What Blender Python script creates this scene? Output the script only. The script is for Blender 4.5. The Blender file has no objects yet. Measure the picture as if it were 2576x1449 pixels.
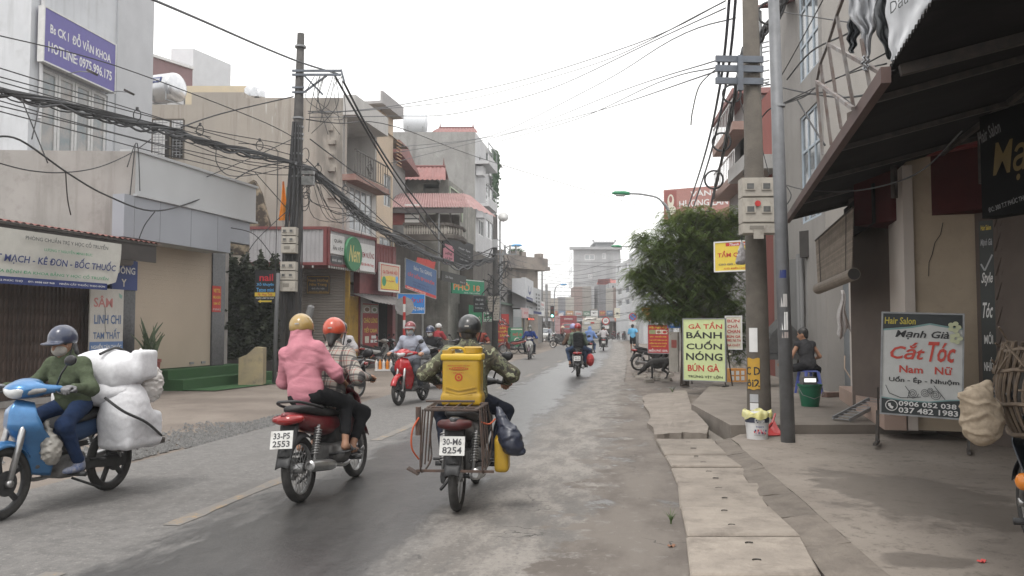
import bpy, math, random
import numpy as np
from mathutils import Vector, Matrix
sc = bpy.context.scene
COL = sc.collection
rnd = random.Random(7)
PI = math.pi
# ------------------------------------------------------------------ camera, sky, sun, exposure
CAMH, FOC, HORIZ = 1.5, 2060.0, 825.0
PITCH = math.atan((HORIZ - 724.5) / FOC)
cam = bpy.data.cameras.new('camera'); cam_o = bpy.data.objects.new('camera', cam); COL.objects.link(cam_o)
cam_o.location = (0, 0, CAMH); cam_o.rotation_euler = (PI / 2 + PITCH, 0, 0)
cam.sensor_width = 36; cam.lens = 36 * FOC / 2576; cam.clip_end = 2000; cam.clip_start = .05
sc.camera = cam_o
world = bpy.data.worlds.new('World'); sc.world = world; world.use_nodes = True
wn = world.node_tree; wb = wn.nodes['Background']
sky = wn.nodes.new('ShaderNodeTexSky'); sky.sky_type = 'NISHITA'; sky.sun_disc = False
sky.sun_elevation = math.radians(62); sky.sun_rotation = math.radians(20); sky.dust_density = 6; sky.air_density = 1.5
hs = wn.nodes.new('ShaderNodeHueSaturation'); hs.inputs['Saturation'].default_value = .12
mx = wn.nodes.new('ShaderNodeMix'); mx.data_type = 'RGBA'; mx.inputs[0].default_value = .82
mx.inputs[7].default_value = (11.0, 10.9, 10.75, 1)
wn.links.new(sky.outputs[0], hs.inputs['Color']); wn.links.new(hs.outputs[0], mx.inputs[6]); wn.links.new(mx.outputs[2], wb.inputs[0])
wb.inputs[1].default_value = .118
sun = bpy.data.lights.new('sun', 'SUN'); sun.energy = 1.5; sun.angle = math.radians(16); sun.color = (1, .97, .93)
sun_o = bpy.data.objects.new('sun', sun); COL.objects.link(sun_o)
sun_o.rotation_euler = (math.radians(28), 0, math.radians(-20))
sc.view_settings.view_transform = 'Standard'; sc.view_settings.look = 'None'; sc.view_settings.gamma = 1
sc.view_settings.use_curve_mapping = False; sc.view_settings.exposure = 0.46
sc.render.engine = 'CYCLES'; sc.cycles.max_bounces = 6; sc.cycles.transparent_max_bounces = 8
sc.cycles.use_denoising = True; sc.cycles.denoising_prefilter = 'ACCURATE'
try: sc.cycles.denoiser = 'OPENIMAGEDENOISE'
except Exception: pass
# ------------------------------------------------------------------ picture -> place
def ray(px, py):
 x, z = (px - 1288) / FOC, (724.5 - py) / FOC
 c, s = math.cos(PITCH), math.sin(PITCH)
 return Vector((x, c - z * s, s + z * c))
def P(px, py, Y):
 d = ray(px, py); return Vector((0, 0, CAMH)) + d * (Y / d.y)
def G(px, py, z=0.0):
 d = ray(px, py); return Vector((0, 0, CAMH)) + d * ((z - CAMH) / d.z)
def V(*a): return Vector(a)
# ------------------------------------------------------------------ materials
MATS = {}
def nd(nt, t, **kw):
 n = nt.nodes.new(t)
 for k, v in kw.items():
  if k in n.inputs.keys(): n.inputs[k].default_value = v
  else: setattr(n, k, v)
 return n
def rgb(c): return (c[0], c[1], c[2], 1)
def mat(key, col=None, col2=None, scale=3., rough=.7, metal=0., bump=0., bscale=None, streak=None, detail=6., spec=.5, coat=0., trans=0., emit=0., var=0., lo=.35, hi=.65, alpha=1., dirt=None):
 """plain procedural material: two colours mixed by noise, optional vertical streaks, dirt spots, bump and per-object variation"""
 if key in MATS: return MATS[key]
 m = bpy.data.materials.new(key); m.use_nodes = True; nt = m.node_tree; L = nt.links.new
 b = nt.nodes['Principled BSDF']; tc = nd(nt, 'ShaderNodeTexCoord'); oc = tc.outputs['Object']
 col = col or (.5, .5, .5)
 cur = nd(nt, 'ShaderNodeRGB'); cur.outputs[0].default_value = rgb(col); cur = cur.outputs[0]
 def mixc(fac, a, c2, blend='MIX'):
  x = nd(nt, 'ShaderNodeMix', data_type='RGBA', blend_type=blend)
  if hasattr(fac, 'links'): L(fac, x.inputs[0])
  else: x.inputs[0].default_value = fac
  L(a, x.inputs[6])
  if hasattr(c2, 'links'): L(c2, x.inputs[7])
  else: x.inputs[7].default_value = rgb(c2)
  return x.outputs[2]
 def ramp(f, lo, hi):
  r = nd(nt, 'ShaderNodeMapRange'); r.inputs[1].default_value = lo; r.inputs[2].default_value = hi; r.clamp = True
  L(f, r.inputs[0]); return r.outputs[0]
 if col2:
  n = nd(nt, 'ShaderNodeTexNoise', Scale=scale, Detail=detail, Roughness=.62); L(oc, n.inputs['Vector'])
  cur = mixc(ramp(n.outputs[0], lo, hi), cur, col2)
 if streak:
  mp = nd(nt, 'ShaderNodeMapping'); mp.inputs['Scale'].default_value = (1, 1, .1); L(oc, mp.inputs[0])
  n = nd(nt, 'ShaderNodeTexNoise', Scale=streak[2], Detail=7., Roughness=.65); L(mp.outputs[0], n.inputs['Vector'])
  r = ramp(n.outputs[0], .5, .72); ml = nd(nt, 'ShaderNodeMath', operation='MULTIPLY'); L(r, ml.inputs[0]); ml.inputs[1].default_value = streak[1]
  cur = mixc(ml.outputs[0], cur, streak[0])
 if dirt:
  n = nd(nt, 'ShaderNodeTexNoise', Scale=dirt[2], Detail=8., Roughness=.7); L(oc, n.inputs['Vector'])
  r = ramp(n.outputs[0], .52, .68); ml = nd(nt, 'ShaderNodeMath', operation='MULTIPLY'); L(r, ml.inputs[0]); ml.inputs[1].default_value = dirt[1]
  cur = mixc(ml.outputs[0], cur, dirt[0])
 if var:
  oi = nd(nt, 'ShaderNodeObjectInfo'); hv = nd(nt, 'ShaderNodeHueSaturation')
  mr = nd(nt, 'ShaderNodeMapRange'); mr.inputs[3].default_value = 1 - var; mr.inputs[4].default_value = 1 + var
  L(oi.outputs['Random'], mr.inputs[0]); L(mr.outputs[0], hv.inputs['Value']); L(cur, hv.inputs['Color']); cur = hv.outputs[0]
 L(cur, b.inputs['Base Color'])
 b.inputs['Roughness'].default_value = rough; b.inputs['Metallic'].default_value = metal
 b.inputs['Specular IOR Level'].default_value = spec; b.inputs['Coat Weight'].default_value = coat; b.inputs['Coat Roughness'].default_value = .08
 b.inputs['Transmission Weight'].default_value = trans; b.inputs['Alpha'].default_value = alpha
 if emit: L(cur, b.inputs['Emission Color']); b.inputs['Emission Strength'].default_value = emit
 if bump:
  n = nd(nt, 'ShaderNodeTexNoise', Scale=bscale or scale * 6, Detail=5.); L(oc, n.inputs['Vector'])
  bp = nd(nt, 'ShaderNodeBump', Strength=bump, Distance=.02); L(n.outputs[0], bp.inputs['Height']); L(bp.outputs[0], b.inputs['Normal'])
 MATS[key] = m; return m
def paint(key, col, rough=.35, coat=.5): return mat('paint_' + key, col, [c * .8 for c in col], 9, rough, coat=coat, dirt=((.16, .14, .12), .35, 14))
def cloth(key, col, col2=None, scale=40):
 k = 'cloth_' + key
 if k in MATS: return MATS[k]
 m = mat(k, col, col2 or [c * .78 for c in col], scale, .92, spec=.15); nt = m.node_tree; L = nt.links.new; oc = nd(nt, 'ShaderNodeTexCoord').outputs['Object']
 mp = nd(nt, 'ShaderNodeMapping'); mp.inputs['Scale'].default_value = (1, 1, 2.2); L(oc, mp.inputs[0]); a = nd(nt, 'ShaderNodeTexNoise', Scale=5.5, Detail=2.5, Roughness=.45, Distortion=1.2); L(mp.outputs[0], a.inputs['Vector']); w = nd(nt, 'ShaderNodeTexNoise', Scale=180., Detail=2.); L(oc, w.inputs['Vector'])
 b1 = nd(nt, 'ShaderNodeBump', Strength=.36, Distance=.03); L(a.outputs[0], b1.inputs['Height']); b2 = nd(nt, 'ShaderNodeBump', Strength=.25, Distance=.004); L(w.outputs[0], b2.inputs['Height']); L(b1.outputs[0], b2.inputs['Normal']); L(b2.outputs[0], nt.nodes['Principled BSDF'].inputs['Normal']); return m
def flat(key, col, rough=.5): return mat('print_' + key, col, [c * .9 for c in col], 6, rough, spec=.35)
# ------------------------------------------------------------------ mesh collector
class MB:
 def __init__(s): s.v, s.f, s.m = [], [], []
 def add(s, vs, fs, mi=0):
  o = len(s.v); s.v += [tuple(v) for v in vs]; s.f += [tuple(i + o for i in f) for f in fs]; s.m += [mi] * len(fs); return s
 def box(s, c, size, R=None, mi=0, top=1.):
  hx, hy, hz = size[0] / 2, size[1] / 2, size[2] / 2
  p = [V(x * (top if z > 0 else 1), y * (top if z > 0 else 1), z) for z in (-hz, hz) for x, y in ((-hx, -hy), (hx, -hy), (hx, hy), (-hx, hy))]
  if R is not None: p = [R @ q for q in p]
  c = V(*c); return s.add([q + c for q in p], [(3, 2, 1, 0), (4, 5, 6, 7), (0, 1, 5, 4), (1, 2, 6, 5), (2, 3, 7, 6), (3, 0, 4, 7)], mi)
 def b2(s, x0, y0, z0, x1, y1, z1, mi=0): return s.box(((x0 + x1) / 2, (y0 + y1) / 2, (z0 + z1) / 2), (abs(x1 - x0), abs(y1 - y0), abs(z1 - z0)), None, mi)
 def bar(s, a, b, w, h=None, mi=0):
  a, b = V(*a), V(*b); d = b - a; L = d.length
  if L < 1e-6: return s
  q = d.to_track_quat('X', 'Z').to_matrix(); return s.box((a + b) / 2, (L, w, h or w), q, mi)
 def tube(s, pts, r, n=8, mi=0, cap=True, closed=False):
  pts = [V(*p) for p in pts]; k = len(pts); rr = r if hasattr(r, '__len__') else [r] * k; vs = []
  u = None
  for i, p in enumerate(pts):
   t = (pts[(i + 1) % k] - pts[i - 1]) if (closed or 0 < i < k - 1) else (pts[1] - pts[0] if i == 0 else pts[-1] - pts[-2])
   if t.length < 1e-9: t = V(0, 0, 1)
   t.normalize()
   if u is None: u = t.orthogonal().normalized()
   u = u - t * u.dot(t)
   if u.length < 1e-6: u = t.orthogonal()
   u.normalize(); w = t.cross(u)
   vs += [p + (u * math.cos(2 * PI * j / n) + w * math.sin(2 * PI * j / n)) * rr[i] for j in range(n)]
  fs = [(i * n + j, i * n + (j + 1) % n, ((i + 1) % k) * n + (j + 1) % n, ((i + 1) % k) * n + j) for i in range(k if closed else k - 1) for j in range(n)]
  if cap and not closed: fs += [tuple(range(n - 1, -1, -1)), tuple((k - 1) * n + j for j in range(n))]
  return s.add(vs, fs, mi)
 def lathe(s, prof, n=20, M=None, mi=0, capb=True, capt=True):
  """prof: (radius, height) pairs, about local Z"""
  vs = [V(r * math.cos(2 * PI * j / n), r * math.sin(2 * PI * j / n), z) for r, z in prof for j in range(n)]
  if M is not None: vs = [M @ v for v in vs]
  k = len(prof); fs = [(i * n + j, i * n + (j + 1) % n, (i + 1) * n + (j + 1) % n, (i + 1) * n + j) for i in range(k - 1) for j in range(n)]
  if capb: fs.append(tuple(range(n - 1, -1, -1)))
  if capt: fs.append(tuple((k - 1) * n + j for j in range(n)))
  return s.add(vs, fs, mi)
 def cyl(s, a, b, r, n=12, mi=0): return s.tube([a, b], r, n, mi)
 def ring(s, c, axis, R, r, n=32, k=8, mi=0, sq=1.):
  ax = V(*axis).normalized(); u = ax.orthogonal().normalized(); w = ax.cross(u); c = V(*c); vs = []
  for i in range(n):
   d = u * math.cos(2 * PI * i / n) + w * math.sin(2 * PI * i / n)
   vs += [c + d * (R + r * math.cos(2 * PI * j / k)) + ax * r * sq * math.sin(2 * PI * j / k) for j in range(k)]
  return s.add(vs, [(i * k + j, i * k + (j + 1) % k, ((i + 1) % n) * k + (j + 1) % k, ((i + 1) % n) * k + j) for i in range(n) for j in range(k)], mi)
 def grid(s, fn, nu, nv, th=0., mi=0):
  """surface fn(u, v), u and v in 0..1, given a thickness th behind it"""
  pts = [[V(*fn(i / nu, j / nv)) for j in range(nv + 1)] for i in range(nu + 1)]
  vs = [p for r in pts for p in r]; w = nv + 1
  fs = [(i * w + j, (i + 1) * w + j, (i + 1) * w + j + 1, i * w + j + 1) for i in range(nu) for j in range(nv)]
  if th:
   n0 = len(vs); back = []
   for i in range(nu + 1):
    for j in range(nv + 1):
     a = pts[min(i + 1, nu)][j] - pts[max(i - 1, 0)][j]; b = pts[i][min(j + 1, nv)] - pts[i][max(j - 1, 0)]
     nn = a.cross(b); nn = nn.normalized() if nn.length > 1e-9 else V(0, 0, 1); back.append(pts[i][j] - nn * th)
   vs += back; fs += [(f[3] + n0, f[2] + n0, f[1] + n0, f[0] + n0) for f in fs[:nu * nv]]
   edge = [i * w for i in range(nu + 1)] + [nu * w + j for j in range(1, nv + 1)] + [i * w + nv for i in range(nu - 1, -1, -1)] + [j for j in range(nv - 1, 0, -1)]
   for a, b in zip(edge, edge[1:] + edge[:1]): fs.append((b, a, a + n0, b + n0))
  return s.add(vs, fs, mi)
 def prism(s, poly, M, th, mi=0):
  """polygon of (x, z) in local XZ, extruded by th along local +Y, then transformed by M"""
  n = len(poly); vs = [M @ V(x, 0, z) for x, z in poly] + [M @ V(x, th, z) for x, z in poly]
  return s.add(vs, [tuple(range(n)), tuple(range(2 * n - 1, n - 1, -1))] + [(i, i + n, (i + 1) % n + n, (i + 1) % n) for i in range(n)], mi)
 def loft(s, secs, n=16, mi=0, p=2.4):
  """secs: (centre, half width y, half height z[, x shift of bottom]) super-ellipse sections across X"""
  vs = []
  for c, wy, hz in secs:
   for j in range(n):
    a = 2 * PI * j / n; ca, sa = math.cos(a), math.sin(a)
    vs.append(V(c[0], c[1] + wy * math.copysign(abs(ca) ** (2 / p), ca), c[2] + hz * math.copysign(abs(sa) ** (2 / p), sa)))
  k = len(secs); fs = [(i * n + j, (i + 1) * n + j, (i + 1) * n + (j + 1) % n, i * n + (j + 1) % n) for i in range(k - 1) for j in range(n)]
  fs += [tuple(range(n)), tuple((k - 1) * n + j for j in range(n - 1, -1, -1))]
  return s.add(vs, fs, mi)
 def mesh(s, name, smooth=False):
  me = bpy.data.meshes.new(name); me.from_pydata(s.v, [], s.f)
  if any(s.m): me.polygons.foreach_set('material_index', s.m)
  if smooth: me.shade_smooth() if hasattr(me, 'shade_smooth') else None
  if smooth == 'auto':
   try: me.set_sharp_from_angle(angle=math.radians(38))
   except Exception: pass
  me.validate(); me.update(); return me
def link(name, data, parent=None, loc=None, rot=None):
 o = bpy.data.objects.new(name, data); COL.objects.link(o)
 if parent is not None: o.parent = parent
 if loc is not None: o.location = loc
 if rot is not None: o.rotation_euler = rot
 return o
def obj(name, mb, m, parent=None, smooth=False, loc=None, rot=None):
 me = mb if isinstance(mb, bpy.types.Mesh) else mb.mesh(name, smooth)
 if not me.materials:
  for x in (m if isinstance(m, (list, tuple)) else [m]): me.materials.append(x)
  o = link(name, me, parent, loc, rot)
 else:
  o = link(name, me, parent, loc, rot)
  for i, x in enumerate(m if isinstance(m, (list, tuple)) else [m]):
   if me.materials[i] != x: o.material_slots[i].link = 'OBJECT'; o.material_slots[i].material = x
 return o
def tag(o, label, cat, group=None, kind=None):
 if label: o['label'] = label
 if cat: o['category'] = cat
 if group: o['group'] = group
 if kind: o['kind'] = kind
 return o
def thing(name, label, cat, loc=(0, 0, 0), rz=0., group=None):
 return tag(link(name, None, None, loc, (0, 0, rz)), label, cat, group)
def struct(name, mb, m, smooth=False, loc=None, rz=0.):
 o = obj(name, mb, m, None, smooth, loc, (0, 0, rz)); o['kind'] = 'structure'; return o
# ------------------------------------------------------------------ lettering
TXT = {}
_tc = bpy.data.curves.new('lettering', 'FONT'); _to = bpy.data.objects.new('lettering_source', _tc); COL.objects.link(_to)
_tc.resolution_u = 2; _tc.align_x = 'CENTER'; _tc.align_y = 'CENTER'
def text_mesh(s, bold=0., shear=0.):
 bold = min(bold, .02); k = (s, bold, shear)
 if k in TXT: return TXT[k]
 _tc.body = s; _tc.offset = bold; _tc.shear = shear
 bpy.context.view_layer.update(); dg = bpy.context.evaluated_depsgraph_get()
 me = bpy.data.meshes.new_from_object(_to.evaluated_get(dg))
 a = np.empty(len(me.vertices) * 3); me.vertices.foreach_get('co', a); a = a.reshape(-1, 3)
 f = [tuple(p.vertices) for p in me.polygons]; bpy.data.meshes.remove(me)
 lo, hi = (a.min(0), a.max(0)) if len(a) else (np.zeros(3), np.ones(3))
 TXT[k] = (a, f, lo, hi); return TXT[k]
def lettering(parent, s, x, z, w, h, m, y=-.004, bold=.018, shear=0., name='lettering', rot=0., arc=0.):
 """flat letters in the local XZ plane, facing -Y, fitted into a box w x h centred at (x, z)"""
 a, f, lo, hi = text_mesh(s, bold, shear)
 if not len(a): return None
 c, d = (lo + hi) / 2, np.maximum(hi - lo, 1e-6); q = (a - c) / d * np.array([w, h, 1])
 cr, sr = math.cos(rot), math.sin(rot)
 mb = MB(); mb.add([(x + p[0] * cr - p[1] * sr, y, z + p[0] * sr + p[1] * cr + arc * (p[0] / w) ** 2) for p in q], f)
 return obj(name, mb, m, parent)
# ------------------------------------------------------------------ signed-distance modelling (cloth, bodies, sacks, fairings)
def _np(v): return np.array(v, dtype=np.float32)
def cap(a, b, ra, rb=None):
 a, b = _np(a), _np(b); rb = ra if rb is None else rb; d = b - a; dd = float(d @ d) + 1e-9
 def f(p):
  t = np.clip(((p - a) @ d) / dd, 0, 1); return np.sqrt(((p - a - t[:, None] * d) ** 2).sum(1)) - (ra + (rb - ra) * t)
 return f
def ell(c, r, R=None):
 c, r = _np(c), _np(r); R = None if R is None else np.array(R, dtype=np.float32)
 def f(p):
  q = p - c
  if R is not None: q = q @ R                # columns of R are the ellipsoid's axes
  k0 = np.sqrt(((q / r) ** 2).sum(1)); k1 = np.sqrt(((q / (r * r)) ** 2).sum(1)) + 1e-6
  return np.where(k0 < 1e-4, -r.min(), k0 * (k0 - 1) / k1)
 return f
def rbox(c, h, r=.01, R=None):
 c, h = _np(c), _np(h) - r; R = None if R is None else np.array(R, dtype=np.float32)
 def f(p):
  q = p - c
  if R is not None: q = q @ R
  q = np.abs(q) - h; return np.sqrt((np.maximum(q, 0) ** 2).sum(1)) + np.minimum(q.max(1), 0) - r
 return f
def half(pt, n):
 pt, n = _np(pt), _np(n); n = n / np.linalg.norm(n); return lambda p: (p - pt) @ n
def su(k, *fs):
 def f(p):
  d = fs[0](p)
  for g in fs[1:]:
   e = g(p); h = np.maximum(k - np.abs(d - e), 0) / k; d = np.minimum(d, e) - h * h * k * .25
  return d
 return f
def cut(f, g, k=.01):
 def h(p):
  a, b = f(p), g(p); t = np.maximum(k - np.abs(a - b), 0) / k; return np.maximum(a, b) + t * t * k * .25
 return h
def minus(f, g, k=.01): return cut(f, lambda p: -g(p), k)
def wrinkle(f, amp, sc_, seed=0, along=(0, 0, 1)):
 al = _np(along)
 def g(p):
  s = sc_; q = p * s + seed
  w = np.sin(q[:, 0] * 1.3 + 1.7 * np.sin(q[:, 1] * .9 + seed)) + np.sin(q[:, 1] * 1.1 + 1.5 * np.sin(q[:, 2] * .8))
  t = p @ al * s * 2.2
  n = np.sin(t + 1.6 * w) * .6 + np.sin(t * 1.9 + 2.1 * w + 1.3) * .4
  return f(p) + amp * n
 return g
def sdf_mesh(f, lo, hi, h):
 lo, hi = _np(lo) - 2 * h, _np(hi) + 2 * h
 n = (np.ceil((hi - lo) / h / 4).astype(int) + 1); B = 4; N = n * B
 cx = [lo[i] + (np.arange(n[i]) * B + (B - 1) / 2) * h for i in range(3)]
 C = np.stack(np.meshgrid(*cx, indexing='ij'), -1).reshape(-1, 3).astype(np.float32)
 d = f(C); near = np.abs(d) < B * h * 1.75
 vol = np.repeat(np.repeat(np.repeat(d.reshape(n), B, 0), B, 1), B, 2).astype(np.float32)
 if not near.any(): return [], []
 off = np.stack(np.meshgrid(*[(np.arange(B) - (B - 1) / 2) * h] * 3, indexing='ij'), -1).reshape(-1, 3).astype(np.float32)
 pts = (C[near][:, None, :] + off[None]).reshape(-1, 3); val = f(pts)
 idx = np.argwhere(near.reshape(n)); oi = np.stack(np.meshgrid(*[np.arange(B)] * 3, indexing='ij'), -1).reshape(-1, 3)
 ii = (idx[:, None, :] * B + oi[None]).reshape(-1, 3); vol[ii[:, 0], ii[:, 1], ii[:, 2]] = val
 s = vol < 0; X, Y, Z = vol.shape
 cs = np.zeros((X - 1, Y - 1, Z - 1), dtype=np.int8)
 cor = [(a, b, c) for a in (0, 1) for b in (0, 1) for c in (0, 1)]
 for a, b, c in cor: cs += s[a:X - 1 + a, b:Y - 1 + b, c:Z - 1 + c]
 cell = np.argwhere((cs > 0) & (cs < 8))
 if not len(cell): return [], []
 ids = -np.ones(cs.shape, dtype=np.int64); ids[cell[:, 0], cell[:, 1], cell[:, 2]] = np.arange(len(cell))
 acc = np.zeros((len(cell), 3)); cnt = np.zeros(len(cell))
 for a in cor:
  for ax in range(3):
   if a[ax]: continue
   b = list(a); b[ax] = 1
   va = vol[cell[:, 0] + a[0], cell[:, 1] + a[1], cell[:, 2] + a[2]]; vb = vol[cell[:, 0] + b[0], cell[:, 1] + b[1], cell[:, 2] + b[2]]
   c = (va < 0) != (vb < 0); t = np.where(c, va / np.where(c, va - vb, 1), 0)
   q = np.array(a, float)[None].repeat(len(cell), 0); q[:, ax] = t; acc[c] += q[c]; cnt[c] += 1
 vs = (cell + acc / cnt[:, None]) * h + lo
 fs = []
 for ax in range(3):
  u, w = [(1, 2), (2, 0), (0, 1)][ax]
  sl0 = [slice(1, -1)] * 3; sl0[ax] = slice(0, -1); sl1 = [slice(1, -1)] * 3; sl1[ax] = slice(1, None)
  A, Bm = s[tuple(sl0)], s[tuple(sl1)]; e = np.argwhere(A != Bm)
  if not len(e): continue
  flip = ~A[e[:, 0], e[:, 1], e[:, 2]]; e = e + 1; e[:, ax] -= 1
  def cid(du, dw):
   q = e.copy(); q[:, u] -= du; q[:, w] -= dw; return ids[q[:, 0], q[:, 1], q[:, 2]]
  Q = np.stack([cid(1, 1), cid(0, 1), cid(0, 0), cid(1, 0)], 1); Q[flip] = Q[flip][:, ::-1]
  fs.append(Q[(Q >= 0).all(1)])
 return vs, np.concatenate(fs)
def sdf_mb(f, lo, hi, h, mb=None, mi=0):
 mb = mb or MB(); vs, fs = sdf_mesh(f, lo, hi, h)
 return mb.add([tuple(map(float, v)) for v in vs], [tuple(map(int, q)) for q in fs], mi)
# ------------------------------------------------------------------ ground, road, pavement
_py = np.array([-25., 0, 6, 12.6, 31, 45, 71, 103, 130]); _px = np.array([-8.2, -3.75, -2.73, -1.5, 1.35, 3.3, 6.6, 10.2, 13.0])
_pc = np.polyfit(_py, _px, 3)
def RX(t): return float(np.polyval(_pc, t))                      # the road's painted line, x for a given y
def RH(t): return math.atan(float(np.polyval(np.polyder(_pc), t)))
def RP(s, t, z=0.): 
 a = RH(t); return V(RX(t) + s * math.cos(a), t - s * math.sin(a), z)
class NT:
 def __init__(s, key):
  s.m = bpy.data.materials.new(key); s.m.use_nodes = True; s.nt = s.m.node_tree; s.b = s.nt.nodes['Principled BSDF']; MATS[key] = s.m
 def n(s, t, **kw): return nd(s.nt, t, **kw)
 def set(s, i, x):
  if hasattr(x, 'links'): s.nt.links.new(x, i)
  elif hasattr(x, '__len__') and len(x) == 3 and i.type == 'RGBA': i.default_value = rgb(x)
  else: i.default_value = x
 def ma(s, op, a, b=0., c=0., clamp=False):
  n = s.n('ShaderNodeMath', operation=op); n.use_clamp = clamp
  for i, x in enumerate((a, b, c)): s.set(n.inputs[i], x)
  return n.outputs[0]
 def ss(s, x, lo, hi, a=0., b=1.):
  n = s.n('ShaderNodeMapRange'); n.interpolation_type = 'SMOOTHSTEP'
  for i, q in enumerate((x, lo, hi, a, b)): s.set(n.inputs[i], q)
  return n.outputs[0]
 def mix(s, f, a, b):
  n = s.n('ShaderNodeMix', data_type='RGBA'); s.set(n.inputs[0], f); s.set(n.inputs[6], a); s.set(n.inputs[7], b); return n.outputs[2]
 def vec(s, src, sc_, loc=(0, 0, 0)):
  n = s.n('ShaderNodeMapping'); n.inputs['Scale'].default_value = sc_; n.inputs['Location'].default_value = loc; s.nt.links.new(src, n.inputs[0]); return n.outputs[0]
 def noise(s, v, scale, detail=6., rough=.6, dist=0.):
  n = s.n('ShaderNodeTexNoise', Scale=scale, Detail=detail, Roughness=rough, Distortion=dist); s.nt.links.new(v, n.inputs['Vector']); return n.outputs[0]
 def bump(s, h, st=.3, d=.02):
  n = s.n('ShaderNodeBump', Strength=st, Distance=d); s.set(n.inputs['Height'], h); s.nt.links.new(n.outputs[0], s.b.inputs['Normal'])
 def out(s, col, rough, spec=.5):
  s.set(s.b.inputs['Base Color'], col); s.set(s.b.inputs['Roughness'], rough); s.set(s.b.inputs['Specular IOR Level'], spec); return s.m
def road_material():
 N = NT('asphalt_half_wet'); uv = N.n('ShaderNodeUVMap').outputs[0]; sp = N.n('ShaderNodeSeparateXYZ'); N.nt.links.new(uv, sp.inputs[0])
 s, t = sp.outputs[0], sp.outputs[1]
 st = N.vec(uv, (1, .35, 1)); big = N.noise(N.vec(uv, (1, .25, 1)), .9, 3); med = N.noise(st, 3.2, 8, .72); fine = N.noise(uv, 60, 4); mid = N.noise(uv, 7, 7, .7)
 sw = N.ma('ADD', s, N.ma('MULTIPLY', N.ma('SUBTRACT', big, .5), .9))
 e = N.ma('MULTIPLY', N.ma('SUBTRACT', med, .5), 1.5)
 sl = N.ma('ADD', sw, e)
 wet = N.ma('MULTIPLY', N.ss(sl, .1, .42), N.ss(N.ma('SUBTRACT', sw, N.ma('MULTIPLY', e, .8)), 2.1, 1.75))
 dry = N.mix(N.ss(mid, .3, .7), (.1, .096, .092), (.165, .157, .15)); gr = N.noise(uv, 130, 3); dry = N.mix(N.ss(gr, .6, .68), dry, (.3, .29, .28)); dry = N.mix(N.ss(gr, .42, .34), dry, (.11, .105, .1))
 dry = N.mix(N.ss(med, .56, .68), dry, (.155, .148, .143))
 dust = N.mix(N.ss(med, .4, .6), (.25, .228, .205), (.14, .127, .115))
 n3 = N.noise(uv, 24, 6, .7); dryc = N.mix(N.ss(sl, 1.6, 2.4), dry, dust); dryc = N.mix(N.ma('MULTIPLY', N.ss(n3, .54, .64), .7), dryc, (.095, .09, .085)); dryc = N.mix(N.ma('MULTIPLY', N.ss(n3, .44, .36), .5), dryc, (.3, .285, .265)); pt = N.noise(N.vec(uv, (1, .55, 1), (3, 7, 0)), 1.15, 8, .7); dryc = N.mix(N.ma('MULTIPLY', N.ss(pt, .55, .6), .5), dryc, (.11, .104, .098))
 fl = N.noise(N.vec(uv, (1.2, .8, 1)), 5.5, 8, .75)
 near = N.ma('MULTIPLY', N.ss(sw, -1.1, .4), N.ss(sw, 3.4, 2.0))
 flm = N.ma('MULTIPLY', N.ss(fl, N.ma('SUBTRACT', .66, N.ma('MULTIPLY', near, .13)), .69), near)
 wetc = N.mix(N.ss(med, .3, .7), (.022, .0215, .0215), (.052, .05, .049))
 m = N.ma('MAXIMUM', wet, N.ma('MULTIPLY', flm, .92))
 cr = N.n('ShaderNodeTexVoronoi', feature='DISTANCE_TO_EDGE', Scale=.55); dv = N.n('ShaderNodeVectorMath', operation='ADD')
 nz = N.n('ShaderNodeTexNoise', Scale=2.2, Detail=6.); N.nt.links.new(uv, nz.inputs['Vector']); N.nt.links.new(uv, dv.inputs[0]); N.nt.links.new(nz.outputs['Color'], dv.inputs[1]); N.nt.links.new(dv.outputs[0], cr.inputs['Vector'])
 crk = N.ma('MULTIPLY', N.ss(cr.outputs['Distance'], .006, .002), N.ma('MULTIPLY', N.ss(s, 2.3, 2.7), N.ss(big, .48, .56)))
 c = N.mix(m, dryc, wetc); mudn = N.noise(uv, 2.2, 9, .68); mudm = N.ss(N.ma('ADD', s, N.ma('MULTIPLY', N.ma('SUBTRACT', mudn, .5), 2.6)), 2.95, 3.12); mudc = N.mix(N.ss(N.noise(N.vec(uv, (1, .5, 1)), 1.6, 7, .65), .38, .62), (.1, .082, .069), (.165, .142, .121)); mudc = N.mix(N.ss(mid, .56, .68), mudc, (.2, .18, .16)); pud = N.ma('MULTIPLY', N.ss(N.noise(N.vec(uv, (1, .6, 1), (0, 1.3, 0)), 1.3, 3), .55, .6), N.ma('MULTIPLY', mudm, N.ss(mid, .6, .42))); c = N.mix(mudm, c, mudc); c = N.mix(pud, c, (.07, .066, .063)); m = N.ma('MAXIMUM', N.ma('MULTIPLY', m, N.ma('SUBTRACT', 1., mudm)), pud); c = N.mix(crk, c, (.05, .045, .04))
 c = N.mix(N.ma('MULTIPLY', fine, .25), c, (.12, .115, .11))
 N.bump(N.ma('SUBTRACT', N.ma('ADD', N.ma('MULTIPLY', fine, .35), N.ma('ADD', N.ma('MULTIPLY', n3, .6), N.ma('MULTIPLY', mid, .4))), N.ma('ADD', N.ma('MULTIPLY', wet, .25), N.ma('MULTIPLY', crk, .8))), .35, .012)
 return N.out(c, N.ma('SUBTRACT', N.ma('ADD', .72, N.ma('MULTIPLY', fine, .2)), N.ma('MULTIPLY', m, N.ma('ADD', .38, N.ma('MULTIPLY', mid, .2)))))
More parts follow.
